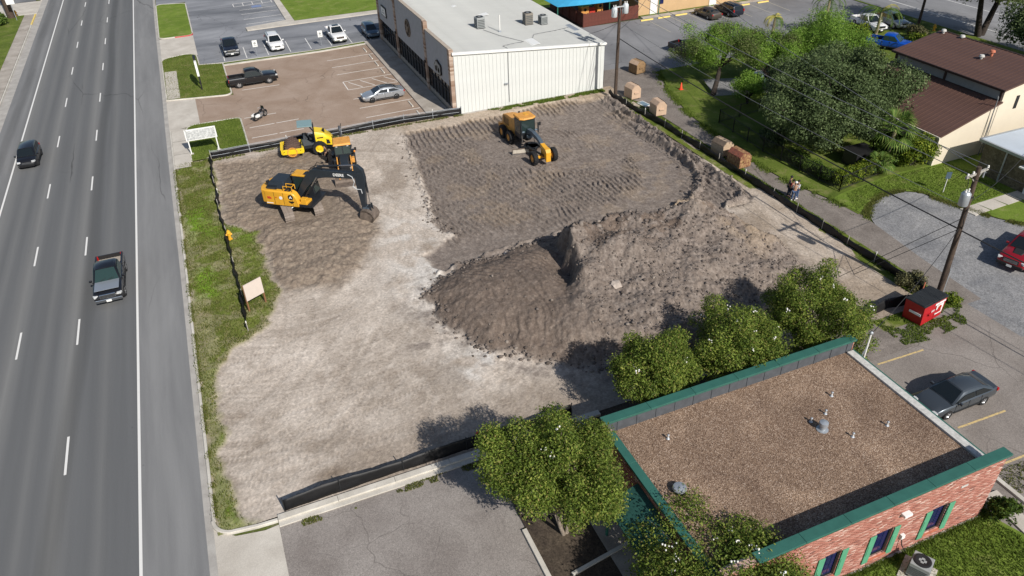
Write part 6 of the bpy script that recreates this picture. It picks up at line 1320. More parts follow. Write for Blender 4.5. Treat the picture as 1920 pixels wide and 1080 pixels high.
# ---- crawler excavator -------------------------------------------------
ex = thing('crawler_excavator', 'yellow and black crawler excavator with long boom reaching to the haul road', 'excavator', (4.45, 59.6, height(4.7, 59.6)-0.04))
T0 = -88.0; U0 = -38.0
tr_r = Matrix.Rotation(rad(T0), 3, 'Z'); up_r_ = Matrix.Rotation(rad(U0), 3, 'Z')
def tracks():
    hl, zr = 2.12, 0.42; gauge = 1.22; sw = 0.78
    per = []                      # track loop as positions + direction
    n = 44; total = 2*(2*hl-0.84) + 2*PI*zr
    for i in range(n):
        s = total*i/n; L_ = 2*hl-0.84
        if s < L_: p = (-L_/2+s, 2*zr); a = 0
        elif s < L_+PI*zr: q = (s-L_)/zr; p = (L_/2+zr*math.sin(q), zr+zr*math.cos(q)); a = -q
        elif s < 2*L_+PI*zr: p = (L_/2-(s-L_-PI*zr), 0.0); a = PI
        else: q = (s-2*L_-PI*zr)/zr; p = (-L_/2-zr*math.sin(q), zr-zr*math.cos(q)); a = PI-q
        per.append((p, a))
    shoe = MB().box((0, 0, 0), (total/n*0.96, sw, 0.05)).box((0.03, 0, 0.045), (0.03, sw, 0.05)).mesh('track_shoe', 'track_steel')
    for sd_ in (-1, 1):
        fr = MB().loft([[(-1.7, sd_*gauge+y, z) for y, z in ((-0.22, 0.2), (0.22, 0.2), (0.22, 0.6), (-0.22, 0.6))], [(1.7, sd_*gauge+y, z) for y, z in ((-0.22, 0.2), (0.22, 0.2), (0.22, 0.6), (-0.22, 0.6))]]).build('track_frame', 'machine_black', ex); fr.rotation_euler[2] = rad(T0)
        for (px, pz), a in per:
            o = link('track_shoe', shoe, fr, loc=(px, sd_*gauge, pz+0.03)); o.rotation_euler[1] = -a
        for x in (-1.68, 1.68): MB().lathe([(0.34, -0.1), (0.36, 0), (0.34, 0.1)], 16, 'Y', (x, sd_*gauge, 0.45)).build('sprocket', 'machine_black', fr)
    cb_ = MB().box((0, 0, 0.62), (1.5, 2.0, 0.3)).build('car_body', 'machine_black', ex); cb_.rotation_euler[2] = rad(T0)
    st_ = MB().tube([(1.0, -1.0, 0.75), (0.95, -0.4, 0.95), (0.95, 0.4, 0.95), (1.0, 1.0, 0.75)], 0.05, 6).build('track_guard', 'galv', cb_)
tracks()
MB().cyl((0, 0, 0.75), (0, 0, 1.02), 0.62, n=22).build('slew_ring', 'machine_black', ex)
U = bpy.data.objects.new('upper_frame', None)
def up(name, mb, mat, smooth=None, bevel=0.0, parent=None):
    o = mb.build(name, mat, parent or ex, smooth, bevel)
    if parent is None: o.rotation_euler[2] = rad(U0)
    return o
bpy.data.objects.remove(U)
up('deck', MB().box((-0.3, 0, 1.12), (4.6, 2.5, 0.22)), 'machine_black')
cwt = up('counterweight', MB().prism([(-2.15, -1.33), (-2.15, 1.33), (-2.55, 1.25), (-2.85, 0.7), (-2.9, 0), (-2.85, -0.7), (-2.55, -1.25)], 1.12, 2.28), 'machine_yellow', 40, 0.05)
sp_ = up('side_panel', MB().loft([[(x, y, z) for y, z in ((-1.36, 1.02), (-0.75, 1.02), (-0.75, h), (-1.28, h), (-1.36, h-0.1))] for x, h in ((-2.2, 2.3), (0.2, 2.3), (0.5, 2.12), (0.72, 1.72), (0.78, 1.25))]), 'machine_yellow', 40, 0.02)
up('side_panel', MB().loft([[(x, y, z) for y, z in ((1.36, 1.02), (0.75, 1.02), (0.75, 2.28), (1.28, 2.28), (1.36, 2.18))] for x in (-2.2, -0.55)]), 'machine_yellow', 40, 0.02)
for x in (-1.35, -0.5, 0.3): MB().box((x, -1.372, 1.66), (0.014, 0.02, 1.1)).build('panel_seam', 'decal_black', sp_)
up('engine_block', MB().box((-1.4, 0.0, 1.75), (1.6, 1.9, 1.2)), 'machine_black', None, 0.03)
up('engine_hood', MB().loft([[(-2.2, -0.95, 2.33), (-0.55, -0.95, 2.33), (-0.55, 1.15, 2.33), (-2.2, 1.15, 2.33)], [(-2.05, -0.55, 2.78), (-0.75, -0.55, 2.78), (-0.75, 0.95, 2.78), (-2.05, 0.95, 2.78)]]), 'boom_grey', None, 0.04)
up('muffler', MB().loft([[(-2.25, -0.65, 2.3), (-2.05, -0.65, 2.3), (-2.05, -0.5, 2.3), (-2.25, -0.5, 2.3)], [(-2.35, -0.68, 2.75), (-2.1, -0.68, 2.85), (-2.1, -0.45, 2.85), (-2.35, -0.45, 2.75)]]), 'machine_black', None, 0.03)
up('grille_box', MB().box((-1.65, -0.85, 2.4), (0.9, 0.5, 0.24)), 'machine_black', None, 0.02)
for i in range(7): up('grille_slat', MB().box((-1.98+0.11*i, -1.105, 2.4), (0.03, 0.02, 0.18)), 'dash_grey')
ra = MB()
for a, b in (((-0.45, -1.2, 2.35), (-0.45, -1.2, 2.75)), ((0.35, -1.2, 2.35), (0.35, -1.2, 2.75)), ((-0.45, -1.2, 2.75), (0.35, -1.2, 2.75)), ((-0.45, -0.7, 2.35), (-0.45, -0.7, 2.75)), ((0.35, -0.7, 2.75), (-0.45, -0.7, 2.75)), ((0.35, -0.7, 2.35), (0.35, -0.7, 2.75)), ((0.35, -1.2, 2.75), (0.35, -0.7, 2.75))): ra.cyl(a, b, 0.03, n=6)
up('handrail', ra, 'machine_yellow')
hr = MB().tube([(-0.35, 0.3, 2.4), (-0.4, 0.3, 3.3), (-0.25, 0.3, 3.45), (-0.05, 0.3, 3.3)], 0.025, 6); up('handrail', hr, 'machine_black')
for x in (-0.3, 0.0): up('step_tread', MB().box((x, -0.95, 2.33), (0.24, 0.5, 0.03)), 'machine_black')
cabp = [(-0.45, 1.0), (1.35, 1.0), (1.5, 1.5), (1.35, 2.3), (1.05, 2.95), (-0.45, 2.95)]
cab_ = up('cab', MB().side(cabp, 0.32, 1.32), 'machine_black', None, 0.05)
MB().side([(-0.5, 2.96), (1.12, 2.96), (1.0, 3.1), (-0.45, 3.1)], 0.3, 1.34).build('cab_roof', 'machine_yellow', cab_, bevel=0.03)
MB().side([(0.55, 3.105), (0.95, 3.105), (0.95, 3.125), (0.55, 3.125)], 0.5, 1.1).build('roof_hatch', 'machine_black', cab_)
MB().loft([[(1.09, 0.4, 2.9), (1.37, 0.4, 2.32), (1.37, 1.24, 2.32), (1.09, 1.24, 2.9)], [(1.12, 0.4, 2.91), (1.4, 0.4, 2.33), (1.4, 1.24, 2.33), (1.12, 1.24, 2.91)]]).build('windshield', 'cab_glass', cab_)
MB().loft([[(1.38, 0.4, 2.26), (1.51, 0.4, 1.55), (1.51, 1.24, 1.55), (1.38, 1.24, 2.26)], [(1.41, 0.4, 2.27), (1.54, 0.4, 1.56), (1.54, 1.24, 1.56), (1.41, 1.24, 2.27)]]).build('lower_windshield', 'cab_glass', cab_)
for y in (0.3, 1.33): MB().side([(-0.3, 1.75), (1.25, 1.75), (1.2, 2.3), (0.98, 2.85), (-0.3, 2.85)], y, y+0.012).build('side_window', 'cab_glass', cab_)
MB().box((0.45, 1.2, 1.2), (1.7, 0.34, 0.2)).build('cab_step', 'machine_yellow', cab_)
up('front_platform', MB().box((1.05, -0.75, 1.25), (0.9, 0.9, 0.35)), 'machine_yellow', None, 0.04)
up('tool_box', MB().box((1.2, -1.0, 1.55), (0.5, 0.4, 0.4)), 'machine_yellow', None, 0.03)
def plate_arm(name, poly, w, y0=0.0, mat='boom_grey'):
    return up(name, MB().side(poly, y0-w/2, y0+w/2), mat, None, 0.025)
bo = plate_arm('boom', [(0.1, 1.55), (0.55, 1.45), (1.25, 2.35), (2.2, 3.28), (3.2, 3.5), (5.6, 3.62), (6.1, 3.85), (6.15, 4.2), (5.6, 4.15), (3.2, 4.12), (2.0, 4.08), (1.5, 3.75), (0.75, 2.7)], 0.46, -0.1)
stk = plate_arm('stick', [(5.75, 4.72), (6.05, 4.82), (6.5, 4.45), (6.62, 3.7), (6.48, 2.6), (6.28, 0.75), (6.02, 0.72), (5.78, 3.0), (5.72, 3.9)], 0.36, -0.1)
for s in (-0.42, 0.22): ram(ex, up_r_@Vector((0.95, s, 1.5)), up_r_@Vector((2.35, s, 3.45)), 0.09)
ram(ex, up_r_@Vector((2.6, -0.1, 4.35)), up_r_@Vector((5.85, -0.1, 4.78)), 0.09); ram(ex, up_r_@Vector((6.55, -0.1, 3.9)), up_r_@Vector((6.72, -0.1, 1.35)), 0.08)
up('cylinder_bracket', MB().box((2.6, -0.1, 4.2), (0.35, 0.3, 0.3)), 'boom_grey')
lk = MB()
for s in (-0.28, 0.08): lk.beam((6.72, s, 1.35), (6.4, s, 1.0), 0.05, 0.14); lk.beam((6.72, s, 1.38), (6.78, s, 0.72), 0.05, 0.14)
up('bucket_link', lk, 'boom_grey')
hs = MB()
for y, dz in ((-0.28, 0.0), (0.08, 0.03)): hs.tube([(1.2, y, 3.1), (1.7, y, 4.05), (2.3, y, 4.32), (3.2, y, 4.26+dz), (4.8, y, 4.3), (5.7, y, 4.3)], 0.03, 6)
hs.tube([(2.0, 0.05, 4.1), (2.4, 0.05, 4.62), (2.9, 0.05, 4.5), (3.3, 0.05, 4.25)], 0.028, 6); up('hose', hs, 'hose')
up('hose', MB().tube([(5.2, -0.36, 4.0), (5.6, -0.4, 3.85), (5.75, -0.4, 3.4), (5.55, -0.4, 3.0), (5.85, -0.38, 2.75), (6.2, -0.34, 2.75), (6.25, -0.33, 2.4)], 0.04, 6), 'hose_pale')
bk = []
bp_ = [(6.05, 0.95), (6.5, 1.0), (6.95, 0.75), (7.15, 0.35), (7.0, -0.05), (6.55, -0.22), (5.85, -0.2), (5.8, -0.14), (6.45, -0.1), (6.85, 0.05), (6.98, 0.38), (6.8, 0.65), (6.4, 0.85), (6.05, 0.8)]
bkt = up('bucket', MB().side(bp_, -0.7, 0.5), 'dirty_steel', None, 0.01)
for y in (-0.7, 0.46): MB().side([(6.05, 0.95), (6.5, 1.0), (6.95, 0.75), (7.15, 0.35), (7.0, -0.05), (6.55, -0.22), (5.85, -0.2), (5.9, 0.4)], y, y+0.05).build('bucket_side', 'dirty_steel', bkt)
for i in range(5): MB().side([(5.9, -0.22), (5.9, -0.1), (5.62, -0.18)], -0.66+0.26*i, -0.56+0.26*i).build('bucket_tooth', 'track_steel', bkt)
MB().side([(6.05, 0.9), (6.6, 0.95), (6.5, 1.12), (6.1, 1.08)], -0.35, 0.15).build('bucket_bracket', 'steel_blue', bkt)
text('DEERE', 0.34, 'decal_white', bo, (4.35, -0.335, 3.83), (PI/2, rad(-2), 0))
lg = MB().lathe([(0.24, -0.004), (0.24, 0.008)], 24, 'Y', (0.18, -1.372, 1.86)).build('emblem_disc', 'decal_black', sp_)
st_p = [(-0.13, -0.08), (-0.05, -0.1), (0.0, -0.02), (0.1, -0.1), (0.14, -0.06), (0.06, 0.03), (0.08, 0.07), (0.02, 0.15), (-0.02, 0.12), (0.0, 0.05), (-0.1, 0.04)]
MB().side([(x+0.18, z+1.85) for x, z in st_p], -1.39, -1.378).build('emblem_mark', 'decal_white', lg)
MB().side([(-0.05, 1.5), (0.45, 1.5), (0.45, 1.42), (0.2, 1.28), (-0.05, 1.42)], -1.382, -1.37).build('number_plate', 'decal_black', sp_)
MB().lathe([(0.15, -0.004), (0.15, 0.006)], 20, 'Y', (-0.75, -1.372, 1.72)).build('sticker', 'decal_white', sp_); MB().box((-1.2, -1.37, 1.72), (0.12, 0.015, 0.08)).build('sticker', 'decal_red', sp_)
MB().side([(-2.0, 1.55), (-1.62, 1.55), (-1.66, 1.72), (-1.75, 1.68), (-1.8, 1.8), (-1.9, 1.72), (-2.02, 1.76)], -1.385, -1.365).build('sticker', 'decal_red', sp_)
MB().box((-1.85, -1.37, 1.16), (0.6, 0.015, 0.07)).build('sticker', 'decal_white', sp_)

# ---- padfoot roller ------------------------------------------------------
rl = thing('padfoot_roller', 'bright yellow padfoot soil roller with pale canopy beside the black silt fence', 'roller', (6.9, 71.2, height(6.9, 71.2)-0.03), rad(172))
dr = MB().lathe([(0.2, -1.0), (0.68, -1.0), (0.70, -0.97), (0.70, 0.97), (0.68, 1.0), (0.2, 1.0)], 30, 'Y').build('drum', 'mud_drum', rl, loc=(1.15, 0, 0.74), smooth=35)
pd = MB().loft([[(0.69, -0.07, -0.07), (0.69, 0.07, -0.07), (0.69, 0.07, 0.07), (0.69, -0.07, 0.07)], [(0.78, -0.05, -0.05), (0.78, 0.05, -0.05), (0.78, 0.05, 0.05), (0.78, -0.05, 0.05)]]).mesh('pad_foot', 'mud_drum')
for i in range(14):
    for j in range(8):
        o = link('pad_foot', pd, dr, loc=(0, -0.86+0.245*j, 0)); o.rotation_euler[1] = 2*PI*(i+0.5*(j % 2))/14
for s in (-1, 1):
    f = MB().side([(0.05, 0.75), (0.2, 1.02), (2.05, 1.02), (2.1, 0.55), (0.1, 0.5)], s*1.08-0.07, s*1.08+0.07).build('drum_frame', 'roller_yellow', rl, bevel=0.02)
    MB().lathe([(0.48, -0.02), (0.48, 0.03), (0.40, 0.03), (0.40, -0.02)], 22, 'Y', (1.15, s*1.16 if s > 0 else s*1.2, 0.74)).build('bearing_ring', 'machine_gold', f)
    for x in (0.35, 0.75, 1.55, 1.9): MB().cyl((x, s*1.13, 0.85), (x, s*1.18, 0.85), 0.04, n=8).build('bolt', 'decal_black', f)
MB().box((2.08, 0, 0.82), (0.2, 2.3, 0.4)).build('front_beam', 'roller_yellow', rl, bevel=0.02); MB().box((0.14, 0, 0.8), (0.22, 2.16, 0.4)).build('rear_beam', 'roller_yellow', rl, bevel=0.02)
for i in range(5): MB().box((2.2, -0.8+0.4*i, 1.02), (0.06, 0.18, 0.14)).build('scraper', 'roller_yellow', rl)
MB().box((-0.15, 0, 0.75), (0.5, 0.7, 0.5)).build('articulation', 'machine_black', rl); MB().box((-0.55, 0, 0.95), (1.1, 1.7, 0.3)).build('platform', 'machine_black', rl)
MB().side([(0.02, 1.1), (-0.1, 1.9), (-0.22, 1.9), (-0.25, 1.1)], -0.5, 0.5).build('dash', 'dash_grey', rl, bevel=0.03)
MB().tube([(-0.3+0.17*math.cos(a), 0.19*math.sin(a), 1.95+0.05*math.cos(a)) for a in [2*PI*i/16 for i in range(17)]], 0.018, 5).build('steering_wheel', 'trim_black', rl)
st_ = MB().box((-0.85, 0, 1.45), (0.5, 0.55, 0.18)).build('seat', 'trim_black', rl, bevel=0.04); MB().box((-1.08, 0, 1.75), (0.14, 0.52, 0.6)).build('seat_back', 'trim_black', st_, bevel=0.04)
for s in (-1, 1):
    MB().side([(0.0, 1.1), (0.05, 1.75), (-0.35, 1.75), (-0.8, 1.3), (-1.1, 1.3), (-1.1, 1.1)], s*0.82-0.03, s*0.82+0.03).build('side_rail', 'dash_grey', rl)
    MB().beam((-1.15, s*0.8, 1.2), (-1.1, s*0.8, 2.5), 0.14, 0.10).build('rops_post', 'machine_black', rl); MB().beam((-1.1, s*0.8, 2.5), (-0.85, s*0.78, 2.92), 0.14, 0.10).build('rops_post', 'machine_black', rl)
MB().loft([[(-1.1, -0.85, 2.92), (0.3, -0.85, 2.98), (0.3, 0.85, 2.98), (-1.1, 0.85, 2.92)], [(-1.1, -0.85, 3.02), (0.32, -0.87, 3.07), (0.32, 0.87, 3.07), (-1.1, 0.85, 3.02)]]).build('canopy', 'canopy_teal', rl, bevel=0.03)
MB().box((-1.16, 0, 2.0), (0.06, 1.6, 1.5)).build('rear_screen', 'machine_black', rl)
hd = MB().loft([[(x, y*w, z0+(z1-z0)*k) for y, k in ((-1, 0), (1, 0), (1, 0.75), (0.82, 1), (-0.82, 1), (-1, 0.75))] for x, w, z0, z1 in ((-1.2, 0.82, 1.05, 2.3), (-2.0, 0.82, 1.0, 2.1), (-2.65, 0.78, 0.85, 1.55), (-2.85, 0.74, 0.8, 1.3))]).build('engine_hood', 'roller_yellow', rl, smooth=35)
MB().cyl((-2.05, 0.25, 2.0), (-2.05, 0.25, 2.38), 0.11, n=12).build('air_intake', 'trim_black', rl)
for s in (-1, 1):
    MB().side([(-2.55, 1.05), (-2.2, 1.05), (-2.2, 1.5), (-2.45, 1.42)], s*0.83-0.01, s*0.83+0.01).build('vent_panel', 'trim_black', hd); MB().box((-1.65, s*0.83, 1.72), (0.6, 0.02, 0.1)).build('side_mark', 'decal_black', hd)
    bigwheel(rl, -1.45, s*0.86, 0.72, 0.52, 'roller_yellow', 16, s)
MB().box((-2.0, 0, 0.85), (1.7, 1.1, 0.4)).build('rear_frame', 'machine_black', rl, bevel=0.03); MB().box((-2.9, 0, 0.85), (0.2, 1.3, 0.35)).build('bumper', 'machine_black', rl, bevel=0.03)

# ---- backhoe loader -----------------------------------------------------
bh = thing('backhoe_loader', 'yellow backhoe loader with orange cab roof and front bucket behind the excavator boom', 'backhoe', (9.75, 66.1, height(9.7, 66.0)-0.02), rad(-99))
MB().box((0.4, 0, 0.75), (4.2, 0.8, 0.45)).build('chassis', 'machine_black', bh, bevel=0.03)
MB().loft([[(x, y*w, z0+(z1-z0)*k) for y, k in ((-1, 0), (1, 0), (1, 0.8), (0.8, 1), (-0.8, 1), (-1, 0.8))] for x, w, z0, z1 in ((0.75, 0.44, 0.9, 1.72), (2.2, 0.42, 0.9, 1.52), (2.45, 0.40, 0.9, 1.4))]).build('engine_hood', 'boom_grey', bh, smooth=35)
MB().box((2.47, 0, 1.05), (0.08, 0.75, 0.6)).build('front_grille', 'machine_black', bh)
cabp = [(-0.85, 1.0), (0.75, 1.0), (0.75, 1.75), (0.55, 2.6), (-0.85, 2.6)]
c_ = MB().side(cabp, -0.74, 0.74).build('cab', 'machine_black', bh, bevel=0.03)
MB().loft([[(-1.05, -0.83, 2.6), (0.78, -0.83, 2.6), (0.78, 0.83, 2.6), (-1.05, 0.83, 2.6)], [(-0.95, -0.74, 2.76), (0.66, -0.74, 2.76), (0.66, 0.74, 2.76), (-0.95, 0.74, 2.76)]]).build('cab_roof', 'machine_gold', c_, bevel=0.05)
for y0, y1 in ((-0.68, -0.05), (0.05, 0.68)): MB().loft([[(0.58, y0, 2.55), (0.77, y0, 1.78), (0.77, y1, 1.78), (0.58, y1, 2.55)], [(0.60, y0, 2.56), (0.79, y0, 1.79), (0.79, y1, 1.79), (0.60, y1, 2.56)]]).build('windshield', 'cab_glass', c_)
for s in (-1, 1):
    MB().side([(-0.75, 1.5), (0.65, 1.5), (0.5, 2.52), (-0.75, 2.52)], s*0.745-0.012, s*0.745+0.012).build('side_window', 'cab_glass', c_)
    for x in (0.62, -0.9): MB().box((x, s*0.5, 2.5), (0.1, 0.16, 0.1)).build('work_lamp', 'lamp_clear', c_)
    bigwheel(bh, -0.55, s*0.86, 0.68, 0.46, 'machine_gold', 16, s); bigwheel(bh, 1.75, s*0.82, 0.45, 0.32, 'machine_gold', 14, s)
    MB().tube([(-0.55+0.82*math.cos(a), s*0.86, 0.68+0.82*math.sin(a)) for a in [rad(15+14*i) for i in range(11)]], 0.05, 6).build('rear_fender', 'machine_black', bh)
    MB().box((-0.2, s*0.86, 1.56), (0.9, 0.42, 0.06)).build('fender_top', 'machine_black', bh, bevel=0.02)
    ar = MB().beam((0.75, s*0.62, 1.45), (2.2, s*0.62, 1.15), 0.1, 0.26).beam((2.2, s*0.62, 1.2), (3.1, s*0.62, 0.35), 0.1, 0.24).build('loader_arm', 'machine_gold', bh, bevel=0.02)
    ram(bh, (1.0, s*0.62, 1.0), (2.2, s*0.62, 1.05), 0.05); MB().box((0.9, s*0.82, 1.2), (0.5, 0.28, 0.42)).build('side_tank', 'machine_gold' if s > 0 else 'machine_black', bh, bevel=0.03)
    MB().tube([(0.7, s*0.78, 1.9), (0.75, s*1.1, 2.1)], 0.02, 5).build('mirror_arm', 'trim_black', bh); MB().box((0.75, s*1.15, 2.15), (0.06, 0.2, 0.3)).build('mirror', 'trim_black', bh)
bkp = [(3.05, 0.75), (3.15, 0.8), (3.1, 0.25), (3.2, 0.08), (4.0, 0.04), (4.0, 0.0), (3.1, 0.0), (2.95, 0.25)]
b_ = MB().side(bkp, -1.08, 1.08).build('loader_bucket', 'dirty_steel', bh, bevel=0.01)
for s in (-1.08, 1.03): MB().side([(3.0, 0.78), (3.2, 0.78), (4.0, 0.06), (4.0, 0.0), (3.1, 0.0), (2.95, 0.25)], s, s+0.05).build('bucket_side', 'dirty_steel', b_)
MB().beam((-1.35, 0.0, 0.9), (-1.6, 0.0, 2.1), 0.26, 0.3).beam((-1.6, 0, 2.1), (-2.35, 0, 3.05), 0.22, 0.3).build('backhoe_boom', 'boom_grey', bh, bevel=0.02)
MB().beam((-2.3, 0, 3.25), (-2.75, 0, 1.55), 0.18, 0.26).build('backhoe_dipper', 'boom_grey', bh, bevel=0.02)
MB().side([(-2.95, 1.5), (-2.65, 1.55), (-2.45, 1.1), (-2.55, 0.75), (-2.95, 0.8), (-2.7, 0.95)], -0.3, 0.3).build('backhoe_bucket', 'dirty_steel', bh, bevel=0.01)
ram(bh, (-1.5, 0, 2.4), (-2.25, 0, 3.3), 0.07); MB().tube([(-2.2, 0.15, 3.1), (-2.35, 0.2, 3.5), (-2.6, 0.15, 3.2)], 0.03, 6).build('hose', 'hose', bh)
for s in (-1, 1): MB().beam((-1.25, s*0.6, 0.9), (-1.35, s*0.85, 1.7), 0.12, 0.14).build('stabiliser', 'machine_black', bh, bevel=0.02)
MB().box((-1.2, 0, 0.85), (0.25, 1.5, 0.5)).build('rear_frame', 'machine_black', bh, bevel=0.02)
MB().lathe([(0.09, 0), (0.09, 0.1), (0.05, 0.15)], 10, 'Z', (0.95, 1.05, 1.95)).build('beacon', 'lamp_amber', bh)

plain('galv_pale', (0.55, 0.5, 0.42, 1), 0.5, 0.2, var=0.2)
# ---- motor grader ---------------------------------------------------------
gr = thing('motor_grader', 'yellow motor grader with long grey neck working on the graded earth', 'grader', (27.0, 63.0, height(27, 63)-0.03), rad(-88))
MB().loft([[(x, y*w, z0+(z1-z0)*k) for y, k in ((-1, 0), (1, 0), (1, 0.85), (0.85, 1), (-0.85, 1), (-1, 0.85))] for x, w, z0, z1 in ((-1.0, 0.62, 1.0, 2.45), (-3.4, 0.62, 1.0, 2.35), (-4.3, 0.60, 1.0, 2.1))]).build('engine_hood', 'machine_gold', gr, smooth=35)
for s in (-1, 1):
    for i in range(6): MB().box((-3.9+0.22*i, s*0.625, 1.75), (0.09, 0.02, 0.7)).build('hood_louvre', 'machine_black', gr)
MB().box((-1.25, 0, 2.42), (0.6, 1.1, 0.35)).build('air_filter', 'boom_grey', gr, bevel=0.04); MB().cyl((-2.2, 0.3, 2.3), (-2.2, 0.3, 2.95), 0.08, n=10).build('exhaust', 'machine_black', gr)
MB().box((-4.7, 0, 0.9), (0.5, 1.6, 0.4)).build('rear_bumper', 'machine_gold', gr, bevel=0.04); MB().beam((-4.3, -0.5, 1.0), (-5.3, -0.5, 0.75), 0.14, 0.18).beam((-4.3, 0.5, 1.0), (-5.3, 0.5, 0.75), 0.14, 0.18).build('ripper', 'machine_gold', gr)
MB().box((-2.4, 0, 0.85), (3.6, 0.9, 0.4)).build('rear_frame', 'machine_black', gr, bevel=0.03)
cabp = [(-1.0, 1.2), (0.25, 1.2), (0.45, 1.7), (0.35, 3.15), (-1.0, 3.15)]
gc = MB().loft([[(x, y, z) for x, z in cabp] for y in (-0.78, 0.78)]).build('cab', 'machine_black', gr, bevel=0.03)
MB().loft([[(-1.1, -0.88, 3.15), (0.35, -0.88, 3.15), (0.62, -0.5, 3.15), (0.62, 0.5, 3.15), (0.35, 0.88, 3.15), (-1.1, 0.88, 3.15)], [(-1.05, -0.82, 3.3), (0.33, -0.82, 3.3), (0.55, -0.46, 3.3), (0.55, 0.46, 3.3), (0.33, 0.82, 3.3), (-1.05, 0.82, 3.3)]]).build('cab_roof', 'machine_gold', gc, bevel=0.03)
MB().box((-0.5, 0.2, 3.31), (0.6, 0.4, 0.02)).build('roof_hatch', 'machine_yellow', gc)
MB().loft([[(0.38, -0.68, 3.05), (0.46, -0.68, 1.8), (0.46, 0.68, 1.8), (0.38, 0.68, 3.05)], [(0.40, -0.68, 3.06), (0.48, -0.68, 1.81), (0.48, 0.68, 1.81), (0.40, 0.68, 3.06)]]).build('windshield', 'cab_glass', gc)
for s in (-1, 1):
    MB().side([(-0.9, 1.7), (0.35, 1.7), (0.3, 3.05), (-0.9, 3.05)], s*0.785-0.012, s*0.785+0.012).build('side_window', 'cab_glass', gc)
    for x in (-1.75, -3.4): bigwheel(gr, x, s*0.98, 0.66, 0.42, 'machine_gold', 16, s)
    MB().box((-2.57, s*0.72, 0.68), (2.2, 0.16, 0.5)).build('tandem_case', 'machine_black', gr, bevel=0.04)
    bigwheel(gr, 3.75, s*1.02, 0.66, 0.42, 'machine_gold', 16, s)
    MB().cyl((0.75, s*0.55, 2.05), (0.75, s*0.9, 2.05), 0.09, n=8).build('lift_arm', 'steel_blue', gr)
    ram(gr, (0.78, s*0.9, 2.75), (0.95, s*0.85, 1.15), 0.07)
    MB().tube([(0.45, s*0.8, 2.6), (0.55, s*1.15, 2.6)], 0.02, 5).build('mirror_arm', 'trim_black', gr); MB().box((0.55, s*1.2, 2.5), (0.06, 0.18, 0.34)).build('mirror', 'trim_black', gr)
nk = MB().loft([[(x, y*w, z+h*k) for y, k in ((-1, -0.5), (1, -0.5), (1, 0.5), (-1, 0.5))] for x, w, z, h in ((0.2, 0.2, 1.5, 0.45), (0.6, 0.2, 2.05, 0.4), (1.6, 0.19, 2.15, 0.36), (2.7, 0.18, 2.0, 0.36), (3.5, 0.18, 1.7, 0.38))]).build('neck', 'steel_blue', gr, bevel=0.02)
MB().loft([[(x, y*w, z+h*k) for y, k in ((-1, -0.5), (1, -0.5), (1, 0.5), (-1, 0.5))] for x, w, z, h in ((3.4, 0.2, 1.68, 0.42), (4.1, 0.22, 1.45, 0.6), (4.65, 0.26, 1.15, 1.1), (4.8, 0.24, 0.95, 0.9))]).build('nose', 'machine_yellow', gr, bevel=0.03)
MB().beam((3.75, -0.85, 0.68), (3.75, 0.85, 0.68), 0.26, 0.24).build('front_axle', 'machine_yellow', gr, bevel=0.03); MB().box((3.75, 0, 1.05), (0.4, 0.4, 0.8)).build('axle_mount', 'machine_yellow', gr, bevel=0.03)
MB().beam((4.3, -0.25, 0.95), (1.4, -0.55, 0.85), 0.14, 0.16).beam((4.3, 0.25, 0.95), (1.4, 0.55, 0.85), 0.14, 0.16).build('drawbar', 'machine_black', gr)
MB().lathe([(0.62, -0.07), (0.78, -0.07), (0.78, 0.07), (0.62, 0.07), (0.62, -0.07)], 26, 'Z', (1.2, 0, 0.72)).build('circle', 'machine_black', gr)
bl = MB().loft([[(x-1.2, y, z) for x, z in ((1.28, 0.05), (1.2, 0.2), (1.18, 0.4), (1.25, 0.62), (1.22, 0.64), (1.13, 0.4), (1.16, 0.18), (1.24, 0.03))] for y in (-1.85, 1.85)]).build('blade', 'dirty_steel', gr, loc=(1.35, -0.15, 0), rz=rad(-14))
MB().box((0.07, 0, 0.06), (0.03, 3.7, 0.14)).build('cutting_edge', 'cyl_rod', bl); MB().box((0.04, -1.0, 0.35), (0.02, 1.6, 0.35)).build('blade_face', 'galv_pale', bl)
MB().tube([(0.7, 0.25, 1.9), (1.0, 0.35, 1.4), (1.2, 0.3, 1.0)], 0.035, 6).build('hose', 'hose', gr); MB().box((0.95, 0, 1.6), (0.35, 0.7, 0.25)).build('saddle', 'steel_blue', gr, bevel=0.02)
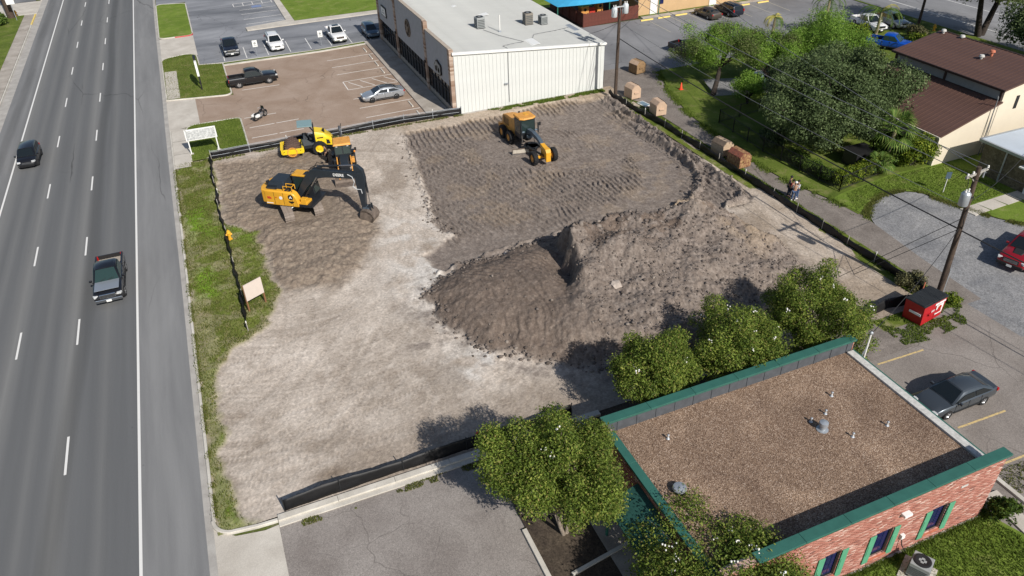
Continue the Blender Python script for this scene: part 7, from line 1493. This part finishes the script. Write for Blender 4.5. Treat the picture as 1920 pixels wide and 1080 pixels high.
# ------------------------------------------------------------------ fences, poles, wires, bins, signs, cones
plain('silt_cloth', (0.008, 0.008, 0.009, 1), 0.55, 0, 0.4, var=0.3, vscale=3, bmp=0.3, bscale=8)
def silt_fence(label, path, h, wave, step, mat='silt_cloth', wires=False, tips=True, lean=0.0):
    a = Vector((*path[0], 0)); t = thing('silt_fence', label, 'silt fence', a)
    P = resample(path, 0.25); rows = 5; V_ = []; n = len(P); r = random.Random(len(path)*7+n)
    for j in range(rows):
        for i, (x, y) in enumerate(P):
            q = P[min(i+1, n-1)]; p = P[max(i-1, 0)]; d = Vector((q[0]-p[0], q[1]-p[1], 0)).normalized(); nn = Vector((-d.y, d.x, 0)); f = j/(rows-1)
            hh = h*(0.92+0.1*math.sin(i*0.21)+0.05*r.random()); k = wave*(math.sin(i*0.37+j)*0.5 + 0.5*math.sin(i*0.9-j*1.3)) + lean*f
            V_.append((x-a.x+nn.x*k, y-a.y+nn.y*k, -0.06 + f*hh + (height(x, y) if gx[0] < x < gx[-1] and gy[0] < y < gy[-1] else 0.05)))
    F_ = np.array([(j*n+i, j*n+i+1, (j+1)*n+i+1, (j+1)*n+i) for j in range(rows-1) for i in range(n-1)])
    o = np_mesh('fabric', np.array(V_), F_, mat, True, parent=t); s = o.modifiers.new('solid', 'SOLIDIFY'); s.thickness = 0.02
    Q = resample(path, step)
    for i, (x, y) in enumerate(Q):
        z = height(x, y); MB().box((x-a.x, y-a.y, z+h*0.5), (0.05, 0.05, h+0.25)).build('stake', 'galv' if wires else ('dark_metal' if not tips else 'wood_grey'), t)
        if tips and i % 5 == 2: MB().box((x-a.x, y-a.y, z+h+0.12), (0.06, 0.06, 0.16)).build('stake_tip', 'pvc', t)
    if wires:
        for z in (0.35, 0.75, h): MB().tube([(x-a.x, y-a.y-0.03, height(x, y)+z) for x, y in P[::4]], 0.018, 4).build('wire', 'galv', t)
    return t
silt_fence('black silt fence with wire along the brown shop lot', [(-1.75, 73.75), (5.6, 73.9), (11.1, 73.98), (17.8, 74.2), (24.0, 73.55)], 0.85, 0.05, 2.6, wires=True)
silt_fence('thin wavering black silt fence through the grass by the road', [(-1.75, 73.7), (-1.95, 68.2), (-1.8, 65.5), (-2.0, 63.2), (-1.8, 58.1), (-1.73, 52.9), (-1.62, 48.2), (-1.72, 44.0)], 0.62, 0.10, 4.2, lean=-0.1)
silt_fence('black silt fence along the pale kerb at the front of the site', [(-1.8, 27.8), (1.1, 27.9), (4.5, 27.95), (8.1, 27.95), (14.5, 27.98)], 0.85, 0.03, 2.4, tips=False, lean=0.08)
silt_fence('long black silt fence between the site and the alley', [(40.6, 71.2), (41.5, 61), (41.65, 52), (41.7, 44.3), (41.72, 38.4), (41.8, 33), (41.75, 29.8), (41.9, 27.9)], 0.75, 0.08, 2.6)
silt_fence('short loose end of black silt fence beside the red dumpster', [(36.2, 28.0), (38.3, 28.3), (40.3, 28.1), (41.9, 27.7)], 0.75, 0.08, 2.0, tips=False, lean=0.15)
# utility poles
def pole(name, label, loc, h, r0, r1, lean=(0, 0), mat='wood_pole'):
    t = thing(name, label, 'utility pole', loc)
    MB().tube([(0, 0, -0.3), (lean[0]*0.5, lean[1]*0.5, h*0.5), (lean[0], lean[1], h)], [r0, (r0+r1)/2, r1], 10).build('shaft', mat, t, smooth=60); return t
def transformer(t, x, y, z, r_, h, mat='galv'):
    o = MB().lathe([(r_*0.9, 0), (r_, 0.05), (r_, h*0.85), (r_*0.95, h*0.88), (r_*0.6, h)], 16, 'Z', (x, y, z)).build('transformer', mat, t, smooth=40)
    for s in (-0.4, 0.4): MB().lathe([(0.04, 0), (0.07, 0.06), (0.04, 0.12), (0.06, 0.18), (0.03, 0.25)], 8, 'Z', (x+s*r_, y, z+h*0.95)).build('bushing', 'pvc', o)
    MB().box((x*0.5, y*0.5, z+h*0.5), (max(abs(x), 0.12), max(abs(y), 0.12), 0.1)).build('bracket', 'dark_metal', o)
plain('galv_light', (0.62, 0.66, 0.68, 1), 0.45, 0.2)
p1 = pole('utility_pole', 'dark wooden pole with two pale transformers at the corner of the white shop', (41.0, 70.4, 0), 12.6, 0.2, 0.14)
transformer(p1, -0.62, 0, 8.9, 0.3, 1.0, 'galv_light'); transformer(p1, 0.66, -0.05, 9.15, 0.3, 1.0, 'galv_light')
MB().box((0, -0.1, 9.9), (1.6, 0.1, 0.12)).build('crossarm', 'galv_light', p1)
for x in (-0.1, 0.25): MB().tube([(x, -0.2, 9.9), (x*0.5, -0.3, 9.5), (x, -0.18, 9.1)], 0.03, 6).build('drop_wire', 'wire_grey', p1)
p2 = pole('utility_pole', 'leaning wooden pole with crossarm and grey transformer beside the red dumpster', (42.25, 27.7, 0), 9.9, 0.21, 0.14, (-0.15, 0.25), 'wood_pole')
MB().beam((-1.25, 0.1, 9.45), (1.0, 0.45, 9.45), 0.12, 0.14).build('crossarm', 'wood_grey', p2)
for x in (-1.15, -0.6, 0.9): MB().lathe([(0.03, 0), (0.07, 0.05), (0.05, 0.1), (0.07, 0.15), (0.03, 0.2)], 8, 'Z', (x, 0.27+0.15*x, 9.52)).build('insulator', 'pvc', p2)
for s in (-1, 1): MB().beam((-0.15+s*0.6, 0.25+s*0.1, 9.4), (-0.13, 0.25, 8.85), 0.05, 0.05).build('arm_brace', 'wood_grey', p2)
transformer(p2, -0.62, 0.15, 7.4, 0.30, 0.95); MB().lathe([(0.05, 0), (0.05, 0.5)], 8, 'Z', (0.8, 0.45, 8.9)).build('fuse_cutout', 'galv', p2)
MB().tube([(-0.1, 0.05, 7.2), (-0.4, -0.1, 6.6), (-0.25, -0.1, 6.0), (-0.12, 0.0, 5.6)], 0.03, 6).build('drop_wire', 'cable', p2); MB().tube([(-0.7, 0.15, 8.4), (-0.85, 0.1, 8.9), (-0.9, 0.2, 9.4)], 0.015, 5).build('drop_wire', 'cable', p2)
MB().tube([(0.18, -0.1, 0), (0.16, -0.08, 2.5)], 0.05, 6).build('conduit', 'galv', p2)
p3 = pole('utility_pole', 'plain dark pole beside the far street, top right', (91.3, 76.0, 0), 10.5, 0.19, 0.13)
p4 = pole('utility_pole', 'thick brown pole on the lawn across the road, top left', (-26.5, 143.1, 0), 11, 0.55, 0.45)
tag(MB().cyl((0, 0, 0), (0.1, 0.05, 1.0), 0.045, n=6).build('marker_post', 'rust_vent', loc=(41.6, 28.5, 0.05)), 'short orange tipped marker stake beside the leaning pole', 'marker post')
tag(MB().lathe([(0.10, 0), (0.11, 0.35), (0.13, 0.38), (0.05, 0.45)], 12).build('pipe_stub', 'galv', loc=(41.55, 27.2, 0.02)), 'short galvanised pipe stub between the red dumpster and the pole', 'pipe')
def wire(label, a, b, sag, r_, mat='cable', n=24):
    a, b = Vector(a), Vector(b); pts = [a.lerp(b, i/n) - a - Vector((0, 0, sag*4*(i/n)*(1-i/n))) for i in range(n+1)]
    return tag(MB().tube(pts, r_, 5).build('overhead_wire', mat, loc=a), label, 'wire')
wire('thick black cable strung along the alley between the two poles', (42.1, 27.85, 5.55), (41.1, 70.3, 6.6), 0.5, 0.045)
wire('grey wire above the thick alley cable between the poles', (42.1, 27.9, 7.1), (41.15, 70.3, 8.2), 0.55, 0.018, 'wire_grey')
wire('topmost left wire from the crossarm towards the shop pole', (41.1, 27.8, 9.7), (40.7, 70.4, 11.6), 0.6, 0.024, 'wire_grey')
wire('topmost right wire from the crossarm over the live oak', (43.1, 28.1, 9.7), (41.5, 70.4, 11.8), 0.6, 0.024, 'wire_grey')
wire('wire crossing in front of the live oak towards the far lot', (43.2, 28.1, 9.2), (62.0, 98.0, 8.5), 0.8, 0.024, 'wire_grey')
wire('thick black cable leaving the leaning pole to the right edge', (42.15, 27.85, 5.5), (46.5, -12, 5.6), 0.4, 0.045)
wire('thin wire leaving the crossarm to the right edge', (43.0, 28.0, 9.6), (47.5, -12, 9.5), 0.5, 0.024)
wire('second thin wire leaving the crossarm to the right edge', (41.0, 27.7, 9.6), (45.5, -12, 9.5), 0.5, 0.024)
wire('service wire from the leaning pole to the pale roofed brick building', (42.1, 27.9, 7.4), (61.0, 37.0, 3.2), 0.5, 0.018)
wire('service wire from the leaning pole down to the mast on the brick office', (42.0, 27.8, 5.6), (30.05, 22.6, 4.75), 0.6, 0.02)
wire('left guy wire from the leaning pole to the ground by the weeds', (42.1, 27.9, 6.3), (38.2, 32.6, 0.05), 0.0, 0.022)
wire('right guy wire from the leaning pole to the ground by the fence', (42.1, 27.9, 5.5), (39.4, 32.4, 0.05), 0.0, 0.022)
wire('sloping cable from the shop pole to the shop eaves', (40.9, 70.5, 8.2), (41.2, 77.5, 5.2), 0.1, 0.02)
wire('cable from the shop pole across the far lot to the right', (41.1, 70.6, 7.4), (62, 97.5, 3.8), 0.7, 0.022)
# bins
plain('bin_tan', (0.52, 0.37, 0.26, 1), 0.8, var=0.12, vscale=2); plain('bin_brown', (0.27, 0.17, 0.085, 1), 0.85, var=0.3, vscale=3); plain('bin_red', (0.42, 0.012, 0.018, 1), 0.5, var=0.1); plain('bin_lid', (0.022, 0.025, 0.028, 1), 0.6, var=0.2)
worn_paint('bin_rust', (0.42, 0.27, 0.12, 1), 0.42, 0.6, (0.17, 0.06, 0.035, 1)); worn_paint('bin_rust_red', (0.33, 0.10, 0.06, 1), 0.4, 0.6, (0.15, 0.06, 0.04, 1)); worn_paint('bin_tan_worn', (0.47, 0.35, 0.24, 1), 0.3, 0.45, (0.2, 0.11, 0.06, 1))
def bin_(label, loc, rz, w, d, h, body, lid, group='dumpsters along the alley', peaked=True, top=None):
    t = thing('dumpster', label, 'dumpster', loc, rz, group); b = 0.86
    if peaked:
        MB().side([(-d/2, 0.12), (d/2, 0.12), (d/2, h*0.74), (d*0.22, h), (-d*0.22, h), (-d/2, h*0.74)], -w/2, w/2).build('body', body, t, bevel=0.015)
        for s in (-1, 1):
            MB().loft([[(s*d*0.23, y, h+0.01), (s*d*0.51, y, h*0.75+0.01), (s*d*0.51, y, h*0.75+0.05), (s*d*0.23, y, h+0.05)] for y in (-w*0.47, w*0.47)]).build('lid', lid if s > 0 or not top else top, t)
        MB().box((0, w*0.5, h*0.55), (d*0.5, 0.03, 0.2)).build('label_plate', 'sign_white', t)
    else:
        MB().loft([[(-d/2*k, -w/2*k2, z), (d/2*k, -w/2*k2, z), (d/2*k, w/2*k2, z), (-d/2*k, w/2*k2, z)] for k, k2, z in ((0.86, 0.97, 0.08), (1.0, 1.0, h))]).build('body', body, t, bevel=0.015)
        ld = MB().loft([[(-d/2-0.03, -w/2-0.03, h+0.01), (d/2+0.05, -w/2-0.03, h-0.10), (d/2+0.05, w/2+0.03, h-0.10), (-d/2-0.03, w/2+0.03, h+0.01)], [(-d/2-0.03, -w/2-0.03, h+0.05), (d/2+0.05, -w/2-0.03, h+0.0), (d/2+0.05, w/2+0.03, h+0.0), (-d/2-0.03, w/2+0.03, h+0.05)]]).build('lid', lid, t)
        for i in range(13): MB().beam((-d/2, -w/2+0.1+i*(w-0.2)/12, h+0.07), (d/2+0.03, -w/2+0.1+i*(w-0.2)/12, h+0.02), 0.06, 0.04).build('lid_rib', lid, ld)
        for x in (-0.25, 0.3): MB().box((x, 0, h+0.055), (0.05, w, 0.03)).build('lid_bar', lid, ld)
    for s in (-1, 1): MB().box((0, s*(w/2+0.06), h*0.5), (d*0.5, 0.1, 0.14)).build('lift_pocket', body, t, bevel=0.01)
    for x in (-1, 1):
        for y in (-1, 1): MB().cyl((x*d*0.35, y*w*0.4-0.04, 0.08), (x*d*0.35, y*w*0.4+0.04, 0.08), 0.08, n=10).build('caster', 'rubber', t)
    return t
bin_('brown dumpster with dark lid in the lot beyond the shop pole', (47.4, 76.6, 0.01), rad(10), 1.5, 1.35, 1.5, 'bin_brown', 'bin_lid', top='bin_tan')
bin_('clean tan dumpster nearest the shop pole by the alley', (42.75, 69.7, 0.03), rad(5), 1.5, 1.2, 1.55, 'bin_tan', 'bin_lid', top='bin_tan')
bin_('clean tan dumpster second from the shop pole by the alley', (42.75, 64.4, 0.03), rad(-3), 1.5, 1.2, 1.55, 'bin_tan', 'bin_lid', top='bin_tan')
bin_('worn tan dumpster with pale top touching the rusty one', (42.95, 53.4, 0.03), rad(5), 1.7, 1.25, 1.45, 'bin_tan_worn', 'bin_lid', top='sign_bronze')
bin_('rusty red topped dumpster at the alley edge', (42.85, 50.7, 0.03), rad(3), 1.8, 1.3, 1.5, 'bin_rust', 'bin_lid', top='bin_rust_red')
rb = bin_('red dumpster with black ribbed lid at the foot of the leaning pole', (39.75, 26.75, 0.01), rad(-80), 1.35, 2.5, 1.6, 'bin_red', 'bin_lid', 'red dumpsters', False)
rb.rotation_euler[2] = rad(-80+90-0)
for a in list(rb.children):
    if a.name.startswith('lift_pocket'): MB().box((0, -0.06 if a.location.y < 0 else 0.06, 0), (0.01, 0.01, 0.01))
pl = MB().box((0.55, -0.70, 0.85), (0.75, 0.02, 0.75)).build('label_plate', 'sign_white', rb); MB().lathe([(0.2, -0.012), (0.2, 0.012), (0.15, 0.012), (0.15, -0.012)], 18, 'Y', (0.55, -0.715, 0.95)).build('label_mark', 'decal_red', pl)
MB().box((0.55, -0.713, 0.62), (0.5, 0.012, 0.08)).build('label_mark', 'decal_red', pl); MB().box((0.5, -0.70, 1.36), (1.1, 0.02, 0.14)).build('label_strip', 'sign_white', rb); MB().box((-0.15, -0.695, 0.85), (0.35, 0.02, 0.3)).build('label_plate', 'lamp_clear', rb)
MB().box((-1.24, -0.15, 0.9), (0.03, 0.8, 0.16)).build('label_strip', 'sign_white', rb)
tag(MB().box((0, 0, 0.05), (0.9, 1.5, 0.05)).box((0, 0, 0.08), (0.7, 1.3, 0.02), mi=1).build('window_sash', ['sign_white', 'paint_lightblue'], loc=(42.85, 67.4, 0.03), rz=rad(8)), 'discarded white framed window lying between two tan dumpsters', 'window')
# signs
t = thing('blank_signboard', 'large blank white signboard on two white posts in the grass island', 'sign', (-2.15, 75.75, 0.1), rad(-2))
for x in (-1.3, 1.3): MB().box((x, 0, 1.25), (0.1, 0.1, 2.55)).build('post', 'sign_white', t); MB().box((x, 0, 0.03), (0.4, 0.3, 0.06)).build('footing', 'concrete', t)
bd = MB().box((0, -0.02, 1.95), (2.9, 0.06, 1.15)).build('frame', 'sign_white', t); grainy('peeling_board', (0.40, 0.41, 0.41, 1), (0.58, 0.59, 0.58, 1), 0.45, s_big=3.5, s_fine=9.0); MB().box((0, -0.055, 1.95), (2.68, 0.03, 0.95)).build('board_face', 'peeling_board', bd)
tag(MB().cyl((0, 0, 0), (0, 0, 0.75), 0.05, n=8).build('marker_post', 'pvc', loc=(-0.9, 74.5, 0.1)), 'short white marker pipe in the grass before the blank signboard', 'marker post')
sheet('sign_pad', [(-2.3, 74.1), (-0.4, 74.1), (-0.5, 74.8), (-1.0, 75.0)], 0.12, 'concrete')
t = thing('wooden_signboard', 'plain beige board on two brown wooden posts at the end of the silt fence', 'sign', (-0.75, 46.5, height(-0.75, 46.5)), rad(28))
plain('board_beige', (0.60, 0.52, 0.46, 1), 0.8, var=0.04); plain('post_brown', (0.22, 0.11, 0.05, 1), 0.8)
for x in (-0.68, 0.68): MB().box((x, 0.06, 1.05), (0.1, 0.1, 2.2)).build('post', 'post_brown', t)
MB().box((0, -0.02, 1.55), (1.4, 0.05, 1.3)).build('board', 'board_beige', t)
t = thing('pylon_sign', 'tall narrow white sign seen edge-on in the middle grass island', 'sign', (-1.15, 95.6, 0.1))
for y in (-0.95, 0.95): MB().box((0, y, 1.2), (0.14, 0.14, 2.4)).build('post', 'black_frame', t)
f_ = MB().box((0, 0, 2.55), (0.24, 2.6, 1.7)).build('panel', 'sign_white', t)
for j in range(3): MB().box((-0.13, 0, 2.05+0.5*j), (0.02, 2.2, 0.3)).build('panel_strip', 'unit_grey', f_)
MB().box((0, 0, 3.5), (0.28, 1.4, 0.3)).build('cap', 'black_frame', t)
for x, y, lb in ((6.5, 104.9, 'small white parking sign on a post between the navy pickup and the white car'), (15.1, 105.2, 'small white parking sign on a post left of the white pickup')):
    t = thing('parking_sign', lb, 'sign', (x, y, 0.01), 0, 'parking signs'); MB().cyl((0, 0, 0), (0, 0, 1.9), 0.03, n=8).build('post', 'galv', t); MB().box((0, -0.04, 1.65), (0.62, 0.03, 0.85)).build('plate', 'sign_white', t)
    MB().lathe([(0.16, -0.012), (0.16, 0.0)], 14, 'Y', (0, -0.055, 1.7)).build('plate_mark', 'unit_grey', t); MB().box((0, -0.058, 1.4), (0.4, 0.012, 0.08)).build('plate_mark', 'unit_grey', t)
t = thing('lawn_sign', 'small dark blue sign on a thin white post in the lawn of the hall', 'sign', (55.0, 38.85, 0.06), rad(-20)); MB().cyl((0, 0, 0), (0, 0, 1.7), 0.035, n=8).build('post', 'pvc', t); MB().box((0, -0.04, 1.6), (0.45, 0.03, 0.6)).build('plate', 'paint_steelblue', t)
t = thing('traffic_sign', 'white traffic sign on a thin post beside the thick pole, top left', 'sign', (-25.5, 140.9, 0.1)); MB().cyl((0, 0, 0), (0, 0, 3.4), 0.05, n=8).build('post', 'galv', t); MB().box((0, -0.05, 3.0), (1.1, 0.03, 1.2)).build('plate', 'sign_white', t)
plain('hydrant_yellow', (0.75, 0.40, 0.03, 1), 0.5); plain('cone_orange', (0.85, 0.07, 0.02, 1), 0.6)
def hydrant(loc, lb):
    t = thing('fire_hydrant', lb, 'fire hydrant', loc, 0, 'yellow fire hydrants'); MB().lathe([(0.2, 0), (0.2, 0.06), (0.13, 0.08), (0.13, 0.55), (0.19, 0.57), (0.19, 0.62), (0.15, 0.65), (0.12, 0.78), (0.04, 0.82), (0.04, 0.88)], 14).build('barrel', 'hydrant_yellow', t, smooth=35)
    for a in (0, PI/2*2, -PI/2): MB().cyl((0, 0, 0.45), (0.24*math.cos(a), 0.24*math.sin(a), 0.45), 0.075, n=10).build('outlet', 'hydrant_yellow', t)
hydrant((-1.62, 57.0, height(-1.6, 57)), 'yellow fire hydrant standing by the thin silt fence in the verge'); hydrant((90.6, 72.8, 0.05), 'yellow fire hydrant on the verge of the far street'); hydrant((-25.9, 144.0, 0.1), 'yellow fire hydrant beside the thick pole, top left')
def cone(loc, lb):
    t = thing('traffic_cone', lb, 'traffic cone', loc, 0, 'orange traffic cones'); MB().lathe([(0.17, 0.03), (0.045, 0.78), (0.02, 0.8)], 16).build('cone', 'cone_orange', t, smooth=50); MB().box((0, 0, 0.02), (0.42, 0.42, 0.04)).build('base', 'cone_orange', t)
cone((8.9, 28.35, height(8.9, 28.35)), 'orange traffic cone behind the front silt fence beside the tree shadow'); cone((48.9, 69.4, 0.04), 'orange traffic cone on the shaded grass by the leaning mesquite')
# black iron fence round the yard under the oak
def rail_fence(label, path, h=1.5):
    a = Vector((*path[0], 0.03)); t = thing('iron_fence', label, 'fence', a); Q = resample(path, 2.3); bm_ = MB()
    for x, y in Q: MB().box((x-a.x, y-a.y, h/2), (0.07, 0.07, h)).build('post', 'black_frame', t)
    for z in (0.2, h-0.1): MB().tube([(x-a.x, y-a.y, z) for x, y in Q], 0.025, 4).build('rail', 'black_frame', t)
    pk = MB().box((0, 0, h/2), (0.02, 0.02, h-0.1)).mesh('picket', 'black_frame')
    for x, y in resample(path, 0.16): link('picket', pk, t, loc=(x-a.x, y-a.y, 0))
rail_fence('black iron picket fence along the alley side of the yard', [(47.0, 59.5), (46.6, 52), (47.35, 42.7)]); rail_fence('black iron picket fence before the yellow hedge', [(47.35, 42.7), (53.6, 43.8)]); rail_fence('black iron picket fence at the north end of the yard', [(47.0, 59.5), (52.5, 60.2)])
tag(MB().box((0, 0, 0.7), (2.2, 1.6, 1.4)).box((0, 0, 1.43), (2.4, 1.8, 0.08)).build('yard_shed', 'black_frame', loc=(52.7, 46.3, 0.04)), 'black box shed under the live oak', 'shed')
# ------------------------------------------------------------------ people
for n_, c_ in (('skin', (0.35, 0.2, 0.13, 1)), ('cloth_black', (0.012, 0.012, 0.015, 1)), ('cloth_grey', (0.45, 0.46, 0.47, 1)), ('cloth_jeans', (0.05, 0.085, 0.17, 1)), ('cloth_navy', (0.012, 0.02, 0.045, 1)), ('cloth_maroon', (0.2, 0.03, 0.03, 1)), ('hair_dark', (0.015, 0.01, 0.008, 1)), ('helmet_white', (0.8, 0.8, 0.78, 1)), ('shoe_white', (0.7, 0.7, 0.7, 1))): plain(n_, c_, 0.8)
def skin_part(name, verts, edges, radii, mat, parent, sub=1):
    me = bpy.data.meshes.new(name); me.from_pydata(verts, edges, []); o = link(name, me, parent); me.materials.append(MATS[mat])
    md = o.modifiers.new('skin', 'SKIN'); md.use_smooth_shade = True
    for i, v in enumerate(me.skin_vertices[0].data): v.radius = (radii[i], radii[i]*0.9); v.use_root = (i == 0)
    s = o.modifiers.new('sub', 'SUBSURF'); s.levels = sub; s.render_levels = sub; return o
def person(label, loc, heading, h, shirt, trousers, hat=None, arms='down', shoe='cloth_black', bend=0.0, group='people on the alley'):
    k = h/1.75; t = thing('person', label, 'person', loc, rad(heading), group); Vv, E_, R_ = [], [], []
    def v(x, y, z, r_): Vv.append((x*k, y*k, z*k)); R_.append(r_*k); return len(Vv)-1
    pe = v(0, 0, 0.95, 0.15); ch_ = v(0.02+bend*0.2, 0, 1.28, 0.165); ne = v(0.03+bend*0.4, 0, 1.47, 0.065); hd_ = v(0.06+bend*0.5, 0, 1.56, 0.085); ht = v(0.06+bend*0.5, 0, 1.70, 0.09)
    E_ += [(pe, ch_), (ch_, ne), (ne, hd_), (hd_, ht)]; arm = []; leg = []
    for s in (-1, 1):
        sh = v(0.02+bend*0.3, s*0.2, 1.40, 0.065)
        if arms == 'down': el, wr, ha = v(-0.02, s*0.27, 1.12, 0.05), v(0.07, s*0.26, 0.88, 0.038), v(0.09, s*0.25, 0.78, 0.045)
        else: el, wr, ha = v(0.1, s*0.26, 1.13, 0.05), v(0.30, s*0.12, 1.18, 0.038), v(0.38, s*0.08, 1.20, 0.045)
        E_ += [(ch_, sh), (sh, el), (el, wr), (wr, ha)]; arm.append((sh, el, wr, ha))
        hp = v(0, s*0.1, 0.88, 0.10); kn = v(0.02, s*0.12, 0.48, 0.07); an = v(-0.02, s*0.13, 0.09, 0.05); to_ = v(0.15, s*0.14, 0.05, 0.045)
        E_ += [(pe, hp), (hp, kn), (kn, an), (an, to_)]; leg.append((hp, kn, an, to_))
    skin_part('body', Vv, E_, R_, 'skin', t)
    def sub(ids, ed, grow, mat, nm):
        mp = {j: i for i, j in enumerate(ids)}; skin_part(nm, [Vv[i] for i in ids], [(mp[a], mp[b]) for a, b in ed], [R_[i]+grow*k for i in ids], mat, t)
    sub([pe, ch_] + [a for q in arm for a in q[:2]], [(pe, ch_)] + [(ch_, q[0]) for q in arm] + [(q[0], q[1]) for q in arm], 0.02, shirt, 'shirt')
    sub([pe] + [a for q in leg for a in q[:3]], [(pe, q[0]) for q in leg] + [(q[0], q[1]) for q in leg] + [(q[1], q[2]) for q in leg], 0.018, trousers, 'trousers')
    for q in leg: a = Vector(Vv[q[2]]); b = Vector(Vv[q[3]]); MB().box(((a.x+b.x)/2, a.y, 0.05*k), (0.28*k, 0.11*k, 0.1*k)).build('shoe', shoe, t, bevel=0.03)
    hx = Vv[ht]; m = MB().sphere((hx[0]-0.015, 0, hx[2]+0.005), 0.115*k, 12, 8, sc=(1.05, 0.95, 0.9)); m.build('hard_hat' if hat == 'helmet_white' else 'hair', hat or 'hair_dark', t, smooth=60)
    if hat == 'helmet_white': MB().lathe([(0.145*k, -0.01), (0.145*k, 0.01)], 16, 'Z', (hx[0]+0.01, 0, hx[2]-0.01)).build('hat_brim', hat, t)
    MB().sphere((hx[0]+0.105*k, 0, hx[2]-0.07*k), 0.022*k, 6, 4).build('nose', 'skin', t)
    for s in (-1, 1): MB().sphere((hx[0]+0.085*k, s*0.04*k, hx[2]-0.035*k), 0.013*k, 6, 4).build('eye', 'hair_dark', t)
    return t
person('tall person in dark clothes and cap at the back of the alley group', (42.98, 44.0, 0.02), -40, 1.85, 'cloth_black', 'cloth_navy', 'cloth_black')
person('person in white hard hat and grey shirt nearest the silt fence', (42.85, 43.15, 0.02), 50, 1.72, 'cloth_grey', 'cloth_jeans', 'helmet_white', 'front', 'shoe_white')
person('person with dark hair, pale grey shirt and jeans on the right of the group', (43.35, 43.35, 0.02), 165, 1.68, 'cloth_grey', 'cloth_jeans', None, 'front', 'shoe_white')
person('short person in a maroon shirt at the centre of the alley group', (43.1, 43.75, 0.02), -100, 1.62, 'cloth_maroon', 'cloth_navy', None, 'front')
person('worker in black standing between the roller and the backhoe', (8.45, 68.1, height(8.45, 68.1)), 160, 1.78, 'cloth_black', 'cloth_black', None, 'down', 'cloth_black', 0.05, 'site workers')
